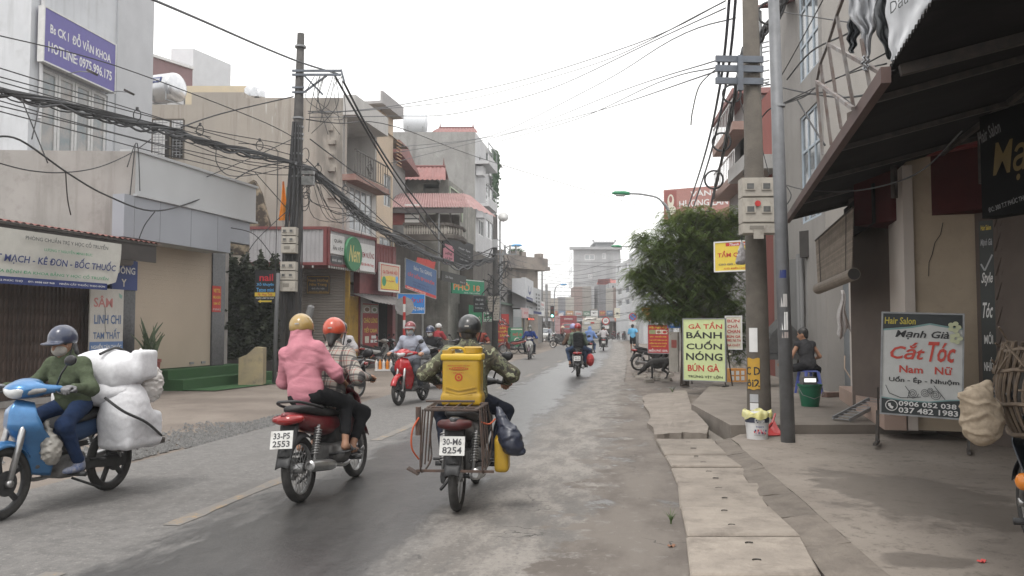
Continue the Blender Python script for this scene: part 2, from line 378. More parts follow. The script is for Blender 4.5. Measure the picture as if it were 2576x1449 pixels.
def mud_material():
 N = NT('muddy_shoulder'); uv = N.n('ShaderNodeUVMap').outputs[0]; sp = N.n('ShaderNodeSeparateXYZ'); N.nt.links.new(uv, sp.inputs[0]); s = sp.outputs[0]
 a = N.noise(N.vec(uv, (1, .5, 1)), 1.6, 7, .65); b = N.noise(uv, 9, 7, .7); f = N.noise(uv, 45, 4)
 c = N.mix(N.ss(a, .38, .62), (.112, .092, .077), (.175, .15, .128)); c = N.mix(N.ss(b, .58, .7), c, (.2, .18, .16)); c = N.mix(N.ss(f, .66, .72), c, (.26, .24, .22))
 pud = N.ma('MULTIPLY', N.ss(N.noise(N.vec(uv, (1, .6, 1), (0, 1.3, 0)), 1.3, 3), .60, .66), N.ss(b, .62, .4))
 c = N.mix(pud, c, (.075, .07, .066)); N.bump(N.ma('SUBTRACT', N.ma('ADD', N.ma('MULTIPLY', b, 1.), N.ma('MULTIPLY', f, .25)), pud), .6, .03)
 return N.out(c, N.ma('SUBTRACT', .82, N.ma('MULTIPLY', pud, .62)))
def apron_material():
 N = NT('dusty_concrete_apron'); uv = N.n('ShaderNodeUVMap').outputs[0]
 a = N.noise(uv, .5, 6); b = N.noise(uv, 5, 8, .7); f = N.noise(uv, 40, 4)
 c = N.mix(N.ss(a, .35, .65), (.135, .11, .092), (.205, .173, .146)); c = N.mix(N.ss(b, .55, .7), c, (.11, .092, .077)); c = N.mix(N.ss(f, .64, .72), c, (.26, .235, .21))
 N.bump(N.ma('ADD', b, N.ma('MULTIPLY', f, .4)), .4, .02); return N.out(c, .85)
def pave_material():
 N = NT('worn_concrete_pavement'); tc = N.n('ShaderNodeTexCoord').outputs['Object']; sp = N.n('ShaderNodeSeparateXYZ'); N.nt.links.new(tc, sp.inputs[0])
 a = N.noise(tc, .7, 6); b = N.noise(tc, 6, 8, .7); f = N.noise(tc, 55, 4)
 c = N.mix(N.ss(a, .35, .65), (.19, .162, .138), (.255, .222, .19)); c = N.mix(N.ss(b, .53, .68), c, (.14, .12, .1)); c = N.mix(N.ma('MULTIPLY', N.ss(N.noise(tc, 22, 6, .7), .55, .66), .6), c, (.11, .094, .08)); c = N.mix(N.ss(f, .66, .7), c, (.14, .125, .11))
 dr = N.ma('MULTIPLY', N.ma('SUBTRACT', N.noise(tc, 2.0, 9, .68), .5), 2.6)
 wet = 0.
 for cx, cy, rx, ry in WET_SPOTS:
  q = N.ma('SQRT', N.ma('ADD', N.ma('POWER', N.ma('DIVIDE', N.ma('SUBTRACT', sp.outputs[0], cx), rx), 2.), N.ma('POWER', N.ma('DIVIDE', N.ma('SUBTRACT', sp.outputs[1], cy), ry), 2.)))
  wet = N.ma('MAXIMUM', wet, N.ss(N.ma('ADD', q, dr), 1.12, .8))
 c = N.mix(N.ma('MULTIPLY', wet, .62), c, (.1, .086, .074)); N.bump(N.ma('ADD', b, N.ma('MULTIPLY', f, .5)), .3, .012)
 return N.out(c, N.ma('SUBTRACT', .82, N.ma('MULTIPLY', wet, .3)))
_w = G(2290, 1245, .07); _w2 = G(2440, 1290, .07); _w3 = G(2330, 1410, .07)
WET_SPOTS = [(_w.x, _w.y, .75, 1.25), (_w2.x, _w2.y, .7, .55), (_w3.x, _w3.y, .28, .2)]
def ribbon(name, s0, s1, t0, t1, dt, m, z=0., ns=1, jit=0., seed=1, zf=None):
 """a strip that follows the road; s0 and s1 are offsets (or functions of t), UV = (offset, distance) in metres"""
 r = random.Random(seed); n = max(2, int((t1 - t0) / dt)); vs, uv, fs = [], [], []
 for i in range(n + 1):
  t = t0 + (t1 - t0) * i / n; a = s0(t) if callable(s0) else s0; b = s1(t) if callable(s1) else s1
  ja, jb = r.uniform(-jit, jit), r.uniform(-jit, jit)
  for j in range(ns + 1):
   s = a + (b - a) * j / ns + (ja if j == 0 else 0) + (jb if j == ns else 0)
   vs.append(RP(s, t, z + (zf(s, t) if zf else 0))); uv.append((s, t))
 w = ns + 1; fs = [(i * w + j, i * w + j + 1, (i + 1) * w + j + 1, (i + 1) * w + j) for i in range(n) for j in range(ns)]
 me = bpy.data.meshes.new(name); me.from_pydata([tuple(v) for v in vs], [], fs)
 l = me.uv_layers.new(name='UVMap'); idx = np.empty(len(me.loops), dtype=np.int32); me.loops.foreach_get('vertex_index', idx)
 l.data.foreach_set('uv', np.array(uv, dtype=np.float32)[idx].ravel()); me.materials.append(m); me.update()
 o = link(name, me); o['kind'] = 'structure'; return o
def build_ground():
 mb = MB(); mb.add([(-350, -60, -.06), (350, -60, -.06), (350, 600, -.06), (-350, 600, -.06)], [(0, 1, 2, 3)])
 struct('ground', mb, mat('dirt_ground', (.17, .15, .13), (.22, .2, .175), .4, .9))
 ribbon('pavement_left', -16, -1.9, -12, 100, 1.2, apron_material(), -.012, 4)
 ribbon('muddy_shoulder', 2.8, lambda t: 4.3 if t < 13 else 4.3 + min(6, (t - 13) * .45), -6, 96, .6, mud_material(), -.01, 6, zf=lambda s, t: .012 * math.sin(s * 5 + t * 1.7) * math.sin(t * 2.3 + s) - .02)
 ribbon('road', lambda t: -2.1 - (.35 if t > 60 else 0), lambda t: 4.1 if t < 13 else max(3.0, 4.1 - (t - 13) * .1), -14, 99, .5, road_material(), 0., 12, .03, zf=lambda s, t: .0)
 mb = MB(); a, b = RP(-60, 99), RP(60, 99)
 mb.add([(a.x, a.y, .004), (b.x, b.y, .004), RP(60, 112, .004), RP(-60, 112, .004)], [(0, 1, 2, 3)])
 struct('crossing_road', mb, mat('far_asphalt', (.24, .235, .23), (.2, .195, .19), .5, .6))
 mb = MB(); q = [RP(-2.1, 112, .006), RP(3.5, 112, .006), RP(3.5, 300, .006), RP(-2.1, 300, .006)]; mb.add(q, [(0, 1, 2, 3)])
 struct('road_beyond', mb, MATS['far_asphalt'])
 ym = NT('worn_yellow_paint'); uv = ym.n('ShaderNodeTexCoord').outputs['Object']; k = ym.noise(uv, 6, 8, .75); k2 = ym.noise(uv, 40, 4)
 ym.out(ym.mix(ym.ss(ym.ma('ADD', k, ym.ma('MULTIPLY', k2, .3)), .44, .66), (.29, .2, .105), (.17, .158, .145)), .75)
 for t0 in (-1.5, 3.0, 7.2 - .9, 11., 15.6, 20.2, 25, 30, 36):
  mb = MB(); n = 12; r = random.Random(int(t0 * 7)); L = 2.1
  vs = []
  for i in range(n + 1):
   w = .075 + r.uniform(-.018, .012); vs += [RP(-w, t0 + L * i / n, .0045), RP(w, t0 + L * i / n, .0045)]
  mb.add(vs, [(2 * i, 2 * i + 1, 2 * i + 3, 2 * i + 2) for i in range(n)]); struct('road_marking', mb, ym.m)
 wm = mat('road_white', (.55, .55, .54), (.3, .29, .28), 3, .7)
 for i in range(8):
  s = -2 + i * .72; mb = MB(); mb.add([RP(s, 93, .0045), RP(s + .4, 93, .0045), RP(s + .4, 96.2, .0045), RP(s, 96.2, .0045)], [(0, 1, 2, 3)]); struct('road_marking', mb, wm)
 # ---- right pavement: raised concrete, kerb stones, drain slabs
 L0, L1 = G(2240, 1449, .07), G(1838, 1103, .07); D = (L0 - L1).normalized(); L00 = L0 + D * 4.5
 mb = MB(); edge = [L00, L0]; r = random.Random(3)
 for i in range(1, 12): edge.append(L0.lerp(L1, i / 12) + V(r.uniform(-.02, .02), 0, 0))
 S0, S1 = G(1990, 1092, .07), G(2330, 1088, .07)
 edge += [L1, V(L1.x + .25, S0.y, .07), V(14, S0.y + .1, .07), V(14, L00.y, .07)]
 n = len(edge); mb.add([(p.x, p.y, .07) for p in edge] + [(p.x, p.y, -.08) for p in edge], [tuple(range(n))] + [(i, i + n, (i + 1) % n + n, (i + 1) % n) for i in range(n)])
 pv = struct('pavement', mb, pave_material())
 mb = MB(); q = [(L1.x + .12, S0.y), (14, S0.y + .35), (14, 60), (RP(12, 40).x, 60), (RP(6.4, 27).x, 27), (RP(5.2, 19).x, 19), (RP(4.45, 14.2).x, 14.2)]
 n = len(q); mb.add([(x, y, .19) for x, y in q] + [(x, y, -.08) for x, y in q], [tuple(range(n))] + [(i, i + n, (i + 1) % n + n, (i + 1) % n) for i in range(n)])
 struct('pavement_step', mb, mat('step_concrete', (.21, .183, .158), (.155, .135, .115), 1.4, .85, bump=.3, bscale=9, dirt=((.12, .1, .085), .6, 2.2)))
 K0, K1 = G(2070, 1449, .05), G(1792, 1106, .05); km = mat('kerb_stone', (.18, .155, .13), (.13, .11, .093), 5, .85, bump=.6, bscale=22, var=.12)
 A0 = K0 + (K0 - K1).normalized() * 4.5; B0 = L00
 cuts = [0, .16, .3, .42, .5, .58, .66, .78, .88, 1]
 for i in range(len(cuts) - 1):
  a, b = A0.lerp(K1, cuts[i]) + V(.03, .012, 0), A0.lerp(K1, cuts[i + 1]) + V(.03, -.012, 0); c, d = B0.lerp(L1, cuts[i + 1]) - V(.012, 0, 0), B0.lerp(L1, cuts[i]) - V(.012, 0, 0)
  mb = MB(); ns = 5; vs = []
  for k in range(ns + 1):
   for w in range(4):
    p = a.lerp(b, k / ns).lerp(d.lerp(c, k / ns), w / 3); vs.append((p.x, p.y, .035 + .042 * w / 3 + r.uniform(-.006, .006)))
  nv = len(vs); vs += [(x, y, -.08) for x, y, z in vs]
  fs = [(k * 4 + w, (k + 1) * 4 + w, (k + 1) * 4 + w + 1, k * 4 + w + 1) for k in range(ns) for w in range(3)]
  ring = [k * 4 for k in range(ns + 1)] + [ns * 4 + 1, ns * 4 + 2] + [k * 4 + 3 for k in range(ns, -1, -1)] + [2, 1]
  fs = [f[::-1] for f in fs] + [(x, y, y + nv, x + nv) for x, y in zip(ring, ring[1:] + ring[:1])]
  mb.add(vs, fs); obj('kerb_stone', mb, km, pv)
 sm = mat('drain_slab', (.285, .248, .21), (.21, .182, .155), 3.5, .85, bump=.45, bscale=24, var=.22, dirt=((.13, .11, .093), .8, 2.2))
 hole = mat('slab_hole', (.05, .045, .04)); rows = [(1735, 2070, 1449), (1727, 2012, 1349), (1712, 1935, 1268), (1703, 1905, 1213), (1690, 1868, 1174), (1672, 1830, 1141), (1650, 1792, 1107)]
 pts = [(G(a, y, .05), G(b, y, .05)) for a, b, y in rows]
 pts = [(pts[0][0] + (pts[0][0] - pts[1][0]) * k, pts[0][1] + (pts[0][1] - pts[1][1]) * k) for k in (3, 2, 1)] + pts
 for i in range(len(pts) - 1):
  (a, b), (d, c) = pts[i], pts[i + 1]; g = .02
  a, b, c, d = a.lerp(d, g) + V(0, 0, 0), b.lerp(c, g), c.lerp(b, g), d.lerp(a, g); z = .05 + r.uniform(-.018, .018); tl = r.uniform(-.016, .016)
  j = lambda p, k: V(p.x + r.uniform(-.012, .012), p.y + r.uniform(-.008, .008), z + tl * k)
  top = [j(a, -1), j(b, -1), j(c, 1), j(d, 1)]; cen = sum(top, V(0, 0, 0)) / 4; mb = MB()
  ins = [p + (cen - p).normalized() * .02 for p in top]; lowr = [V(p.x, p.y, p.z - .014) for p in top]
  vs = ins + lowr + [V(p.x, p.y, -.09) for p in top]
  mb.add(vs, [(0, 1, 2, 3)] + [(k, k + 4, (k + 1) % 4 + 4, (k + 1) % 4) for k in range(4)] + [(k + 4, k + 8, (k + 1) % 4 + 8, (k + 1) % 4 + 4) for k in range(4)])
  so = obj('drain_slab', mb, sm, pv)
  for f_ in (.28, .74):
   p = a.lerp(d, f_ + r.uniform(-.06, .06)).lerp(b.lerp(c, f_), .5 + r.uniform(-.05, .05)); hb = MB(); hr = r.uniform(.022, .034)
   hb.tube([p + V(hr * math.cos(q), .018 * math.sin(q) + .005, z + .006 - p.z) for q in np.linspace(.2, PI - .2, 6)], .005, 5); obj('lifting_hook', hb, hole, so)
 a, b, c, d = G(1640, 1098, .05), G(1785, 1095, .06), G(1722, 985, .08), G(1620, 1000, .0); mb = MB(); n = 9; vs = []
 for i in range(n + 1):
  for k in range(n + 1):
   p = a.lerp(d, i / n).lerp(b.lerp(c, i / n), k / n) + V(r.uniform(-.05, .05), r.uniform(-.06, .06), 0) * (k in (0, n) or i in (0, n)); vs.append((p.x, p.y, max(0, p.z) + .03 + .012 * math.sin(i * 2.1 + k * .4) + r.uniform(-.008, .008)))
 nv = len(vs); w = n + 1
 fs = [(i * w + k, i * w + k + 1, (i + 1) * w + k + 1, (i + 1) * w + k) for i in range(n) for k in range(n)]
 ring = [k for k in range(w)] + [i * w + n for i in range(1, w)] + [n * w + k for k in range(n - 1, -1, -1)] + [i * w for i in range(n - 1, 0, -1)]
 mb.add(vs + [(x, y, -.08) for x, y, z in vs], fs + [(y, x, x + nv, y + nv) for x, y in zip(ring, ring[1:] + ring[:1])])
 struct('ramp', mb, mat('ramp_concrete', (.25, .218, .188), (.18, .155, .133), 3, .88, bump=.6, bscale=12, dirt=((.14, .12, .1), .7, 4)))
 gp = MB(); stone = [(1, 0, 0), (-1, 0, 0), (0, 1, 0), (0, -1, 0), (0, 0, 1)]
 for i in range(3800):
  t = r.uniform(8.6, 14.2); s = -2.1 - abs(r.gauss(0, .55)) - (t < 10) * .1
  if t > 12.6 and s < -2.7: continue
  p = RP(s, t, .0); q = r.uniform(.012, .036); R = Matrix.Rotation(r.uniform(0, 6), 3, 'Z')
  gp.add([p + R @ V(x * q * r.uniform(.7, 1.3), y * q, z * q * .9) for x, y, z in stone], [(0, 2, 4), (2, 1, 4), (1, 3, 4), (3, 0, 4)])
 tag(obj('gravel', gp, mat('gravel_grey', (.09, .088, .086), (.17, .167, .163), 14, .9)), 'loose grey gravel along the far edge of the road', 'gravel', kind='stuff')
 gp = MB()
 for i in range(900):
  t = r.uniform(4.5, 26); s = r.uniform(2.5, 4.0) if r.random() < .7 else r.uniform(-3.4, -2.2); p = RP(s, t, -.005); q = r.uniform(.004, .013)
  R = Matrix.Rotation(r.uniform(0, 6), 3, 'Z'); gp.add([p + R @ V(x * q * r.uniform(.7, 1.6), y * q, z * q) for x, y, z in stone], [(0, 2, 4), (2, 1, 4), (1, 3, 4), (3, 0, 4)])
 tag(obj('grit', gp, mat('grit_brown', (.12, .1, .085), (.28, .26, .23), 9, .9)), 'scattered grit and crumbs on the muddy shoulder', 'grit', kind='stuff')
build_ground()
# ------------------------------------------------------------------ building kit
class Frame:
 """a vertical plane over the ground line A -> B (A on the picture's left); local x along it, -y out of it, z up"""
 def __init__(s, A, B):
  s.A = V(A[0], A[1], 0); B = V(B[0], B[1], 0); d = B - s.A; s.W = d.length; s.d = d.normalized(); s.rz = math.atan2(d.y, d.x); s.n = V(s.d.y, -s.d.x, 0)
 def uv(s, px, py, off=0.):
  r = ray(px, py); o = V(0, 0, CAMH) - (s.A + s.n * off); t = -o.dot(s.n) / r.dot(s.n); p = o + r * t; return p.dot(s.d), p.z + (0 if True else 0)
 def rect(s, x0, y0, x1, y1, off=0.):
  """picture rectangle (left, top, right, bottom at its middle column) -> u0, v0, u1, v1"""
  xm = (x0 + x1) / 2; u0 = s.uv(x0, y0, off)[0]; u1 = s.uv(x1, y0, off)[0]; return u0, s.uv(xm, y1, off)[1], u1, s.uv(xm, y0, off)[1]
 def pt(s, u, v, w=0.): p = s.A + s.d * u + s.n * w; return V(p.x, p.y, v)
def line_px(px0, Y0, px1, slope):
 """ground points of a facade that starts at column px0, distance Y0, and runs (slope, 1) until column px1"""
 a = (px0 - 1288) / FOC; b = (px1 - 1288) / FOC; x0 = a * Y0
 Y1 = (x0 - slope * Y0) / (b - slope); return (x0, Y0), (b * Y1, Y1)
def holed(mb, W, H, holes, y=0., rec=.14, mi=0, x0=0., z0=0.):
 """front sheet with real openings and their reveals"""
 us = sorted({x0, W} | {min(max(h[k], x0), W) for h in holes for k in (0, 2)}); vs = sorted({z0, H} | {min(max(h[k], z0), H) for h in holes for k in (1, 3)})
 for i in range(len(us) - 1):
  for j in range(len(vs) - 1):
   cu, cv = (us[i] + us[i + 1]) / 2, (vs[j] + vs[j + 1]) / 2
   if us[i + 1] - us[i] < 1e-5 or vs[j + 1] - vs[j] < 1e-5: continue
   if any(h[0] < cu < h[2] and h[1] < cv < h[3] for h in holes): continue
   mb.add([(us[i], y, vs[j]), (us[i + 1], y, vs[j]), (us[i + 1], y, vs[j + 1]), (us[i], y, vs[j + 1])], [(0, 1, 2, 3)], mi)
 for h in holes:
  u0, v0, u1, v1 = h[:4]; r = h[4] if len(h) > 4 else rec
  mb.add([(u0, y, v0), (u1, y, v0), (u1, y, v1), (u0, y, v1), (u0, y + r, v0), (u1, y + r, v0), (u1, y + r, v1), (u0, y + r, v1)],
      [(0, 4, 5, 1), (1, 5, 6, 2), (2, 6, 7, 3), (3, 7, 4, 0)], mi)
  if r > .4: mb.add([(u0, y + r, v0), (u1, y + r, v0), (u1, y + r, v1), (u0, y + r, v1)], [(0, 1, 2, 3)], mi)
GLASS = mat('window_glass', (.1, .115, .125), (.2, .22, .235), 1.2, .12, spec=.7)
GLASSB = mat('window_glass_pale', (.27, .3, .32), (.38, .4, .41), 1.1, .15, spec=.6)
WHITE = mat('white_frame', (.62, .62, .62), (.52, .52, .51), 6, .5)
IRON = mat('dark_iron', (.06, .058, .056), (.1, .085, .075), 12, .6, metal=.4)
STEEL = mat('galvanised_steel', (.3, .31, .32), (.22, .225, .23), 8, .5, metal=.35)
RUST = mat('rusty_red_steel', (.15, .055, .045), (.1, .05, .04), 5, .7)
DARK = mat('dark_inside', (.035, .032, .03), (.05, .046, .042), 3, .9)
def window(par, r, cols=2, rows=1, y=.08, fm=None, gm=None, t=.045, name='window', grille=False):
 """frame with mullions; each pane is a sub-part"""
 u0, v0, u1, v1 = r[:4]; fm = fm or WHITE; mb = MB(); w, h = u1 - u0, v1 - v0
 for a, b in ((u0, u0 + t), (u1 - t, u1)): mb.b2(a, y - .03, v0, b, y + .03, v1)
 for a, b in ((v0, v0 + t), (v1 - t, v1)): mb.b2(u0 + t, y - .03, a, u1 - t, y + .03, b)
 for i in range(1, cols): mb.b2(u0 + w * i / cols - t / 2, y - .025, v0 + t, u0 + w * i / cols + t / 2, y + .025, v1 - t)
 for j in range(1, rows): mb.b2(u0 + t, y - .022, v0 + h * j / rows - t / 2, u1 - t, y + .022, v0 + h * j / rows + t / 2)
 f = obj(name, mb, fm, par)
 for i in range(cols):
  for j in range(rows):
   p = MB(); p.b2(u0 + w * i / cols + t * .3, y + .0, v0 + h * j / rows + t * .3, u0 + w * (i + 1) / cols - t * .3, y + .012, v0 + h * (j + 1) / rows - t * .3); obj('pane', p, gm or GLASS, f)
 if grille:
  g = MB(); n = max(3, int(w / .13))
  for i in range(n + 1): g.cyl((u0 + w * i / n, y - .07, v0), (u0 + w * i / n, y - .07, v1), .008, 5)
  for j in range(4): g.cyl((u0, y - .07, v0 + h * j / 3), (u1, y - .07, v0 + h * j / 3), .008, 5)
  obj('grille', g, IRON, f)
 return f
def shutter(par, r, m, pitch=.085, y=.1, pieces=True, name='roller_shutter'):
 u0, v0, u1, v1 = r[:4]; n = max(3, int((v1 - v0) / pitch)); p = (v1 - v0) / n
 prof = [(0, .0), (.012, .12 * p), (.02, .45 * p), (.012, .8 * p), (-.006, .9 * p)]
 def slat(mb, z):
  vs = [(x, y - a, z + b) for a, b in prof for x in (u0, u1)]; mb.add(vs, [(2 * i, 2 * i + 1, 2 * i + 3, 2 * i + 2) for i in range(len(prof) - 1)])
 g = MB(); g.b2(u0, y - .03, v0, u0 + .04, y + .03, v1); g.b2(u1 - .04, y - .03, v0, u1, y + .03, v1); g.b2(u0, y + .012, v0, u1, y + .02, v1)
 root = obj(name, g, m, par)
 if pieces:
  mb = MB(); slat(mb, 0); me = mb.mesh('slat'); me.materials.append(m)
  for i in range(n): link('slat', me, root, (0, 0, v0 + i * p))
 else:
  mb = MB()
  for i in range(n): slat(mb, v0 + i * p)
  obj('slats', mb, m, root)['kind'] = 'stuff'
 return root
def folding_gate(par, r, m, pitch=.1, y=.06, name='folding_gate'):
 u0, v0, u1, v1 = r[:4]; n = int((u1 - u0) / pitch); g = MB()
 for z in (v0 + .03, (v0 + v1) / 2, v1 - .05): g.b2(u0, y + .03, z, u1, y + .05, z + .04)
 root = obj(name, g, m, par); mb = MB(); vs = [(-.5, 0), (-.42, -.25), (-.1, -.25), (0, 0), (.08, .1), (.42, .1), (.5, 0)]; q = (u1 - u0) / n
 mb.add([(a * q, b * .09, z) for z in (v0, v1) for a, b in vs], [(i, i + 1, i + 8, i + 7) for i in range(6)])
 me = mb.mesh('strip'); me.materials.append(m)
 for i in range(n): link('strip', me, root, (u0 + (i + .5) * q, y, 0))
 x = MB()
 for i in range(n):
  for z in np.arange(v0 + .15, v1 - .3, .3): x.bar((u0 + i * q, y - .03, z), (u0 + (i + 1) * q, y - .03, z + .22), .012, .004)
 obj('lattice', x, m, root); return root
def corrugated(mb, fn, nu, nv, amp=.012, waves=None, mi=0, th=.003):
 """sheet fn(u, v) -> point with ridges running along v"""
 def f(u, v):
  p = V(*fn(u, v)); return p + V(0, 0, amp * math.sin(u * waves * 2 * PI))
 return mb.grid(f, nu, nv, th, mi)
def ridged(mb, u0, v0, u1, v1, y, pitch=.12, d=.018, mi=0):
 """upright ribbed sheet"""
 n = int((u1 - u0) / pitch); xs, ys = [], []
 for i in range(n):
  for a, b in ((0, 0), (.5, 0), (.6, 1), (.9, 1)): xs.append(u0 + (u1 - u0) * (i + a) / n); ys.append(y - d * b)
 xs.append(u1); ys.append(y); k = len(xs)
 mb.add([(x, q, v0) for x, q in zip(xs, ys)] + [(x, q, v1) for x, q in zip(xs, ys)], [(i, i + 1, i + 1 + k, i + k) for i in range(k - 1)], mi)
def building(name, label, fr, depth, H, wm, holes=(), cat='building', roof=.0, z0=-.1, side=None, skew=0.):
 """block with an open-holed front; returns its Empty (origin at A, local x along the front)"""
 e = thing(name, label, cat, fr.A, fr.rz); mb = MB(); holed(mb, fr.W, H, list(holes), z0=z0)
 W, d, s = fr.W, depth, skew
 mb.add([(0, 0, z0), (W, 0, z0), (W + s, d, z0), (s, d, z0), (0, 0, H), (W, 0, H), (W + s, d, H), (s, d, H)], [(1, 2, 6, 5), (2, 3, 7, 6), (3, 0, 4, 7), (4, 5, 6, 7)])
 obj('wall', mb, wm, e)
 if roof:
  mb = MB(); mb.b2(-.12, -.14, H - .02, W + .12, -.003, H + roof); mb.b2(-.12, 0, H + .002, -.0, d, H + roof - .01); mb.b2(W, 0, H + .002, W + .12, d, H + roof - .01); obj('parapet', mb, wm, e)
 return e
def part_box(par, name, m, u0, v0, u1, v1, y0, y1, **k):
 mb = MB(); mb.b2(u0, y0, v0, u1, y1, v1); return obj(name, mb, m, par)
# ------------------------------------------------------------------ signs
def sign_board(name, label, A, B, z0, z1, bg, layers=(), th=.06, frame=None, ft=.025, cat='sign', group=None, tilt=0., legs=0., backm=None, roll=0., bow=0.):
 """flat board from ground point A (picture-left) to B between heights z0 and z1.
 layers in 0..1 board coordinates, x from left and y from the top: ('t', text, cx, cy, w, h, material[, shear]), ('r', x0, y0, x1, y1, m), ('o', cx, cy, rx, ry, m), ('p', points, m), ('l', points, width, m)"""
 A, B = V(A[0], A[1], 0), V(B[0], B[1], 0); d = B - A; w, h = d.length, z1 - z0
 e = thing(name, label, cat, ((A.x + B.x) / 2, (A.y + B.y) / 2, z0), 0, group); e.rotation_euler = (tilt, roll, math.atan2(d.y, d.x)); e.rotation_mode = 'XYZ'
 mb = MB(); mb.b2(-w / 2, 0, 0, w / 2, th, h); obj('panel', mb, bg, e)
 if frame:
  mb = MB()
  for a, b in ((-w / 2 - ft, -w / 2), (w / 2, w / 2 + ft)): mb.b2(a, -.012, -ft, b, th + .004, h + ft)
  for a, b in ((-ft, 0), (h, h + ft)): mb.b2(-w / 2, -.012, a, w / 2, th + .004, b)
  obj('frame', mb, frame, e)
 y = -.0025
 X = lambda u: (u - .5) * w
 Z = lambda v: (1 - v) * h
 for L in layers:
  k = L[0]
  if k == 't':
   lettering(e, L[1], X(L[2]), Z(L[3]), L[4] * w, L[5] * h, L[6], y, shear=L[7] if len(L) > 7 else 0., bold=L[8] if len(L) > 8 else .02, rot=L[9] if len(L) > 9 else 0.)
  else:
   mb = MB(); nm = 'print'
   if k == 'r': mb.add([(X(L[1]), y, Z(L[4])), (X(L[3]), y, Z(L[4])), (X(L[3]), y, Z(L[2])), (X(L[1]), y, Z(L[2]))], [(0, 1, 2, 3)])
   elif k == 'o': mb.add([(X(L[1] + L[3] * math.cos(a)), y, Z(L[2] + L[4] * math.sin(a))) for a in np.linspace(2 * PI, 0, 29)[:-1]], [tuple(range(28))])
   elif k == 'p': mb.add([(X(a), y, Z(b)) for a, b in L[1]], [tuple(range(len(L[1])))])
   elif k == 'l':
    pp = [V(X(a), y, Z(b)) for a, b in L[1]]
    for a, b in zip(pp, pp[1:]):
     t = (b - a).normalized() * .5; nn = V(-t.z, 0, t.x) * L[2]; mb.add([a - nn, b - nn, b + nn, a + nn], [(0, 1, 2, 3)])
   obj(nm, mb, L[-1], e)
  y -= .0012
 if legs:
  mb = MB()
  for x in (-w / 2 + .01, w / 2 - .01):
   mb.b2(x - .015, th * .2, -legs, x + .015, th * .9, -.01); mb.bar((x, -.16, -legs + .012), (x, .2, -legs + .012), .03, .024); mb.bar((x, th, h * .8), (x, .42, -legs), .022)
  obj('stand', mb, IRON, e)
 return e
def sign_px(name, label, r, Y0, Y1=None, bg=None, layers=(), **k):
 """r = (left, top, right, bottom) on the 2576-wide picture, top and bottom taken at the middle column"""
 Y1 = Y1 or Y0; a, b = P(r[0], 800, Y0), P(r[2], 800, Y1); ym = 2 / (1 / Y0 + 1 / Y1) if Y0 != Y1 else Y0
 return sign_board(name, label, a, b, P(1288, r[3], ym).z, P(1288, r[1], ym).z, bg, layers, **k)
WT, BK, RD, YL, BL, GN, GR = flat('white', (.7, .7, .69)), flat('black', (.03, .03, .032)), flat('red', (.5, .05, .045)), flat('yellow', (.72, .55, .08)), flat('blue', (.05, .18, .55)), flat('green', (.05, .28, .14)), flat('grey', (.4, .41, .42))
NAVY, OR, PINK, CREAM, PURP = flat('navy', (.03, .045, .16)), flat('orange', (.75, .25, .03)), flat('pink', (.68, .3, .36)), flat('cream', (.66, .63, .53)), flat('purple', (.13, .115, .33))
DKG, LGRN, SKYB, GOLD = flat('dark_grey', (.07, .075, .078)), flat('pale_green', (.56, .64, .33)), flat('sky_blue', (.12, .4, .75)), flat('gold', (.6, .36, .08))
